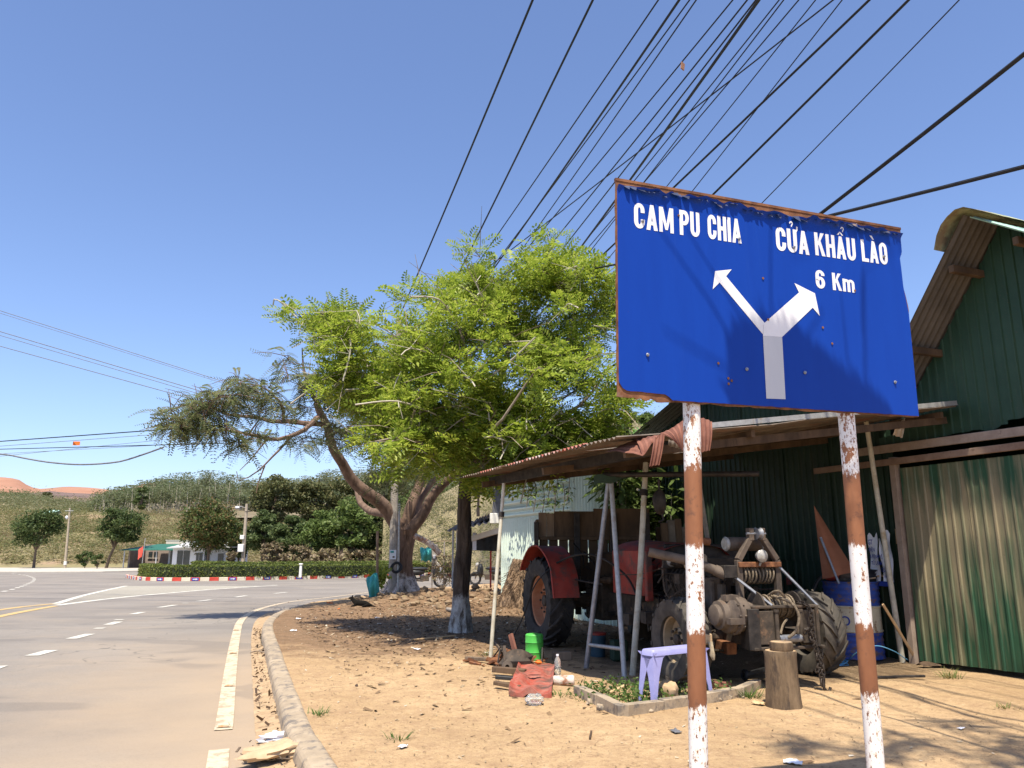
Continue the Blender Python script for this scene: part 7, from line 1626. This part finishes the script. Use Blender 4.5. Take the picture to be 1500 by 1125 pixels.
for sy in (1, -1):
    ob = MB().add([(.36, .03 * sy, .38), (.39, .055 * sy, .385), (.37, .06 * sy, .45), (.355, .045 * sy, .39)], [(0, 1, 2), (1, 3, 2), (0, 2, 3), (0, 3, 1)]).build('ear', 'black', dg_)
# litter
for i, (px, py, m, lb, s_) in enumerate([(483, 888, 'orange', 'orange plastic scrap on the dirt near the road bend', .09), (553, 906, 'plastic_white', 'small white scrap on the dirt below the dog', .05), (496, 895, 'orange', 'small orange scrap on the dirt, right of the larger one', .05), (430, 925, 'plastic_white', 'white paper bit on the dirt beside the kerb end', .06), (437, 908, 'plastic_white', 'pale plastic bit on the dirt in the dappled shade', .05), (688, 872, 'plastic_white', 'crumpled white bag behind the dark trunk', .12), (573, 931, 'cable_grey', 'grey plastic bit on the open dirt left of the limed trunk', .05), (611, 954, 'plastic_white', 'white scrap on the leaf litter in front of the limed trunk', .05), (590, 1098, 'plastic_white', 'white scrap in the open sand at the front', .035), (990, 1073, 'cable_grey', 'flattened grey plastic lid on the sand left of the left sign post', .05), (1162, 1120, 'plastic_white', 'white paper scrap on the sand between the sign posts', .06), (1408, 1068, 'plastic_white', 'tiny white pebble on the shaded sand at right', .03), (864, 1076, 'wood_dark', 'dark stick lying on the sand below the concrete edging', .08), (1112, 1032, 'wood_raw', 'pale wood chip at the foot of the stump', .06), (643, 938, 'wood_raw', 'pale wooden lump on a stick left of the canopy pole', .05), (721, 925, 'teal', 'teal plastic bit on the dirt beside the canopy pole', .05)]):
    b = MB(); b.grid(lambda u, v: ((u - .5) * s_ * 1.6, (v - .5) * s_, .012 + .5 * s_ * abs(noise.noise(Vector((u * 3, v * 3, i * 3.1))))), 6, 5) if i != 12 else b.bar((-.1, 0, .01), (.1, .01, .012), .012, .012); ob = b.build('litter', m, smooth=True)
    if i != 12: ob.modifiers.new('thickness', 'SOLIDIFY').thickness = .004
    put(ob, LG(px, py), lb, 'litter', i * .9)
def litter(name, label, n_, fx, size, m, seed, asp=(1, .35)):
    r_ = np.random.default_rng(seed); P = []
    while len(P) < n_:
        x, y = fx(r_)
        P.append((x, y, lotz(x, y) + .006))
    P = np.array(P); T = (np.array([(-.5, -.5, 0), (.5, -.5, .15), (.5, .5, 0), (-.5, .5, .12)]) * np.array([asp[0], asp[1], .5]), np.array([(0, 1, 2, 3)])); rot = rand_rot(n_, 3.0, r_)
    V_, F_ = scatter(*T, rot, P, size * (.4 + r_.random(n_) ** 2 * 1.4)); return tag(np_mesh(name, V_, F_, m), label, 'leaf litter', kind='stuff')
M['litter_leaf'] = leafmat('litter_leaf', (.05, .03, .018), (.13, .08, .045), (.26, .17, .09), .1)
M['litter_pale'] = leafmat('litter_pale', (.30, .22, .13), (.48, .38, .25), (.62, .56, .45), .1)
def f_tree(r_):
    while 1:
        x, y = r_.normal(-.7, 1.9), r_.normal(13.6, 3.0)
        if y < 21 and x > -.345 * y + 1.0 - (0 if y < 16 else .9): return x, y
def f_open(r_):
    while 1:
        y = 3.5 + 9 * r_.random() ** 1.3; x = -.345 * y + .62 + r_.random() ** 1.2 * (5.5 - .1 * y)
        return x, y
litter('leaf_litter', 'brown fallen leaves and chips under the two trees', 9000, f_tree, .045, 'litter_leaf', 21); litter('pale_litter', 'pale chips among the fallen leaves under the trees', 1500, f_tree, .045, 'litter_pale', 22)
litter('ground_litter', 'small dark leaves and twigs strewn over the open sand', 5200, f_open, .015, 'litter_leaf', 23, (1, .22)); litter('ground_chips', 'small pale chips strewn over the open sand', 900, f_open, .018, 'litter_pale', 24, (1, .4))
def f_gut(r_):
    i = r_.integers(30, 75); p_ = KC[i]; s_ = side(KC, i); k_ = -.02 - .15 * r_.random() ** 1.6; return p_.x + s_.x * k_, p_.y + s_.y * k_
r_ = np.random.default_rng(31); P = np.array([(*f_gut(r_), 0) for _ in range(380)]); P[:, 2] = np.array([rz(y) for y in P[:, 1]]) + .045; T = (np.array([(-.5, -.2, 0), (.5, -.2, .1), (.5, .2, 0), (-.5, .2, .1)]), np.array([(0, 1, 2, 3)]))
V_, F_ = scatter(*T, rand_rot(380, .8, r_), P, .010 + .05 * r_.random(380) ** 3); tag(np_mesh('gutter_litter', V_, F_, 'litter_leaf'), 'dry leaves and twigs collected in the sandy gutter', 'leaf litter', kind='stuff')
# clods round the tree foot
b = MB()
for i in range(150):
    c0 = random.choice([(-2.6, 18.3, 1.2), (-.9, 18.0, 1.3), (.5, 16.6, 1.2), (-1.4, 17.0, 1.3)]); x, y = random.gauss(c0[0], c0[2] * .5), random.gauss(c0[1], c0[2] * .5); s_ = random.uniform(.03, .10); b.blob((x, y, lotz(x, y) + s_ * .3), (s_, s_ * .8, s_ * .6), i, .6, 7, 5, 2)
tag(b.build('rubble', 'soil'), 'brown earth clods and rubble round the foot of the thick trunk', 'rubble', kind='stuff')

# plants behind the canopy
def banana(label, x, y, z, blades):
    t = thing('banana_plant', label, 'banana plant', (x, y, z)); MB().tube([(0, 0, -.2), (.03, 0, 1.0), (0, .05, 2.0)], [.13, .11, .07], 10).build('stem', 'weed_stem', t, smooth=True)
    for i, (az, el, L_, w_) in enumerate(blades):
        d = Vector((math.cos(az), math.sin(az), 0)); s_ = Vector((-d.y, d.x, 0)); b = MB()
        def fn(u, v):
            t_ = v * L_; p_ = Vector((0, .05, 1.9)) + d * (t_ * math.cos(el) + .12 * t_ * t_) + UPV * (t_ * math.sin(el) - .20 * t_ * t_); wd = w_ * math.sin(PI * min(1, v * .93 + .07)) ** .6 * (1 + .15 * noise.noise(Vector((v * 14, i, 0)))); k_ = abs(2 * u - 1)
            return p_ + s_ * ((u - .5) * 2 * wd) - UPV * (.16 * k_ * wd) 
        b.grid(fn, 6, 22).build('leaf', 'banana', t, smooth=True)
M['banana'] = leafmat('banana', (.10, .22, .04), (.15, .28, .07), None, .4); M['weed_stem'] = mat('weed_stem', (.12, .16, .06), (.2, .22, .1), 6, .8, .1)
pb = A(968, 640, 14.0); banana('banana plant with torn upright leaves rising above the canopy roof', pb.x, 14.0, pb.z - 2.5, [(2.6, 1.3, 1.15, .17), (1.2, 1.35, 1.2, .18), (.2, 1.25, 1.1, .16), (4.0, .9, 1.2, .17), (5.2, .8, 1.1, .16), (3.3, 1.45, .9, .13)])
for i, (px, py, h, lb) in enumerate([(965, 740, .9, 'leafy green shrub glimpsed under the canopy left of the left sign post'), (990, 715, 1.2, 'tall leafy shrub behind the timber slabs'), (930, 725, 1.0, 'leafy shrub behind the plank box'), (905, 705, 1.1, 'leafy shrub at the corner of the mint shed'), (1015, 730, 1.1, 'leafy shrub against the left corner of the green workshop')]):
    Y = 12.6 + .5 * (i % 3); p_ = A(px, py, Y); zb_ = lotz(p_.x, Y); t = thing('leafy_shrub', lb, 'shrub', (p_.x, Y, zb_)); hh = p_.z - zb_; b = MB()
    tl_ = [Vector((random.gauss(0, .25), random.gauss(0, .2), hh * random.uniform(.6, 1.25))) for _ in range(9)]
    for q_ in tl_: b.tube([(0, 0, -.05), q_ * .5 + Vector((.05, 0, 0)), q_], [.02, .014, .006], 4, False)
    b.build('stems', 'twig_pale', t); temp = (np.array([(0, 0, 0), (.3, -.13, .05), (.75, -.10, -.02), (1, 0, -.15), (.75, .10, -.02), (.3, .13, .05)]), np.array([(0, 1, 2, 3, 4, 5)]))
    leafy('leaves', 'tree_mid', [q_ + Vector((p_.x, Y, zb_)) for q_ in tl_], np.full(9, .35), 60, [temp], .26, t, (p_.x, Y, zb_), flat=1.2, outward=.8)
# creeper hanging on the mint shed wall
cl_ = [m0.lerp(m1, t_) + Vector((-.12, -.1, z_)) for t_, z_ in [(.35, 2.2), (.42, 2.1), (.5, 2.0), (.55, 2.2), (.6, 1.9), (.62, 2.3), (.68, 1.95), (.72, 2.2), (.3, 2.4), (.25, 2.45), (.4, 2.45), (.2, 2.5)]]
cr_ = thing('creeper', 'leafy creeper hanging over the upper wall of the mint shed', 'creeper', cl_[4]); o = Vector(cr_.location); b = MB()
for q_ in cl_: b.tube(cat([q_ - o + Vector((0, 0, .35)), q_ - o + Vector((.03, -.02, .1)), q_ - o + Vector((-.02, .02, -.25))], .1), .008, 4, False)
b.build('stems', 'twig', cr_); leafy('leaves', 'tree_mid', cl_, np.full(len(cl_), .19), 22, [temp], .13, cr_, o, flat=1.0)

# ================================================================== overhead cables
def cable(label, a, b_, r_, sag=.25, m='cable', group=None, name='overhead_cable', n=26):
    a = Vector(a); b_ = Vector(b_); pts = [a.lerp(b_, i / n) - a + Vector((0, 0, -sag * 4 * (i / n) * (1 - i / n))) for i in range(n + 1)]
    ob = MB().tube(pts, r_, 6).build(name, m, smooth=True); ob.location = a; return tag(ob, label, 'cable', group)
def through(far, px, py, z, ext=1.0):
    d = ray(px, py); t_ = (z - H) / d[2]; p_ = Vector(CAM + d * t_); return p_ + (p_ - far).normalized() * 9 * ext
far = lambda px, py, dy=0: A(px, py, 18.4 + dy)
grp = 'cables of the bundle fanning over the forecourt'
gl = 'thin black overhead cable in the bundle running from the trees over the sign'
for i, (fx_, fy_, nx_, ny_, z, r_, lb, gg) in enumerate([
    (584, 466, 775, 0, 6.6, .016, 'leftmost long black cable rising from the crown to the top edge', None),
    (632, 480, 862, 0, 6.6, .016, 'second black cable from the left, rising steeply from the bright crown', None),
    (640, 470, 955, 0, 6.5, .011, gl, grp), (690, 440, 985, 0, 6.2, .017, 'thick black cable left of the orange tag', None), (665, 465, 1000, 0, 6.5, .010, gl, grp), (700, 455, 1010, 0, 6.4, .010, gl, grp),
    (640, 520, 1062, 0, 6.5, .010, gl, grp), (690, 500, 1083, 0, 6.3, .011, gl, grp), (700, 520, 1096, 0, 6.3, .011, gl, grp), (800, 430, 1100, 0, 5.8, .020, 'thick twisted black cable crossing the middle of the bundle', None), (720, 520, 1130, 0, 6.5, .009, gl, grp), (760, 500, 1137, 0, 6.5, .009, gl, grp),
    (610, 470, 1190, 10, 6.4, .010, gl, grp), (690, 560, 1158, 0, 6.5, .009, gl, grp), (775, 520, 1183, 0, 6.4, .008, gl, grp), (790, 560, 1222, 0, 6.4, .008, gl, grp),
    (640, 600, 1257, 0, 5.9, .015, 'black cable passing just left of the sign top corner', None), (700, 620, 1314, 0, 5.6, .015, 'black cable passing behind the upper middle of the sign', None), (870, 545, 1390, 0, 6.2, .008, 'hair-thin cable right of the bundle above the sign', None)]):
    fp = far(fx_, fy_); cable(lb, fp, through(fp, nx_, ny_, z * 1.15), r_ * .95, .12, group=gg)
fa = A(788, 606, 13); cable('heavy sagging black cable crossing the sky right of the sign and dropping into the crown', fa, through(fa, 1500, 26, 4.4, .5), .015, .26)
fa = A(780, 408, 13); cable('heavy black cable running to the right edge just above the green gable', fa, through(fa, 1500, 212, 3.2, .5), .012, .14)
gl2 = 'thin grey cable descending from the left edge into the feathery tree'; g2 = 'thin grey cables at the left edge'
for y0, y1, r_ in ((455, 620, .010), (459, 622, .007), (488, 640, .012), (494, 644, .009), (512, 650, .011)): cable(gl2, A(-120, y0 - 38, 22), A(520, y1, 19.5), r_, .0, 'cable_grey', g2)
for y0, y1, r_, lb in ((649, 628, .018, 'upper dark cable crossing low at the left edge'), (656, 634, .009, 'thin cable just below the upper dark cable at the left'), (660, 655, .014, 'dark cable level with the ridge at the left edge'), (667, 652, .007, 'faint lower cable at the left edge'), (671, 640, .007, 'faintest cable at the left edge, rising right')): cable(lb, A(-150, y0 + (y0 - y1) * .4, 30), A(340, y1 - 6, 23), r_, .0, 'cable_grey' if r_ < .012 else 'cable')
b = MB(); q = [A(x, y, 25) for x, y in [(-20, 664), (10, 666), (40, 672), (75, 677.5), (120, 680.5), (170, 677), (200, 669), (240, 655)]]; ob = b.tube(cat([v - q[0] for v in q], .3), .028, 6).build('slack_cable', 'cable_grey', smooth=True); ob.location = q[0]; tag(ob, 'slack pale cable sagging lowest at the left edge', 'cable')
def tagplate(label, p_, w_, h_, rot_):
    ob = MB().box((0, 0, 0), (w_, .01, h_)).build('cable_tag', 'orange'); ob.location = p_; ob.rotation_euler = rot_; return tag(ob, label, 'tag')
tagplate('small orange tag plate on the low cables at the left', A(112, 649.5, 26), .24, .13, (0, 0, 0))
M['tag_brown'] = mat('tag_brown', (.22, .11, .06), (.3, .15, .08), 8, .7, .1)
tg_ = tagplate('brown square tag hanging on the cable bundle above the sign', A(1000, 97, 6.4), .045, .075, (0, .2, .7)); tg_.data.materials[0] = M['tag_brown']
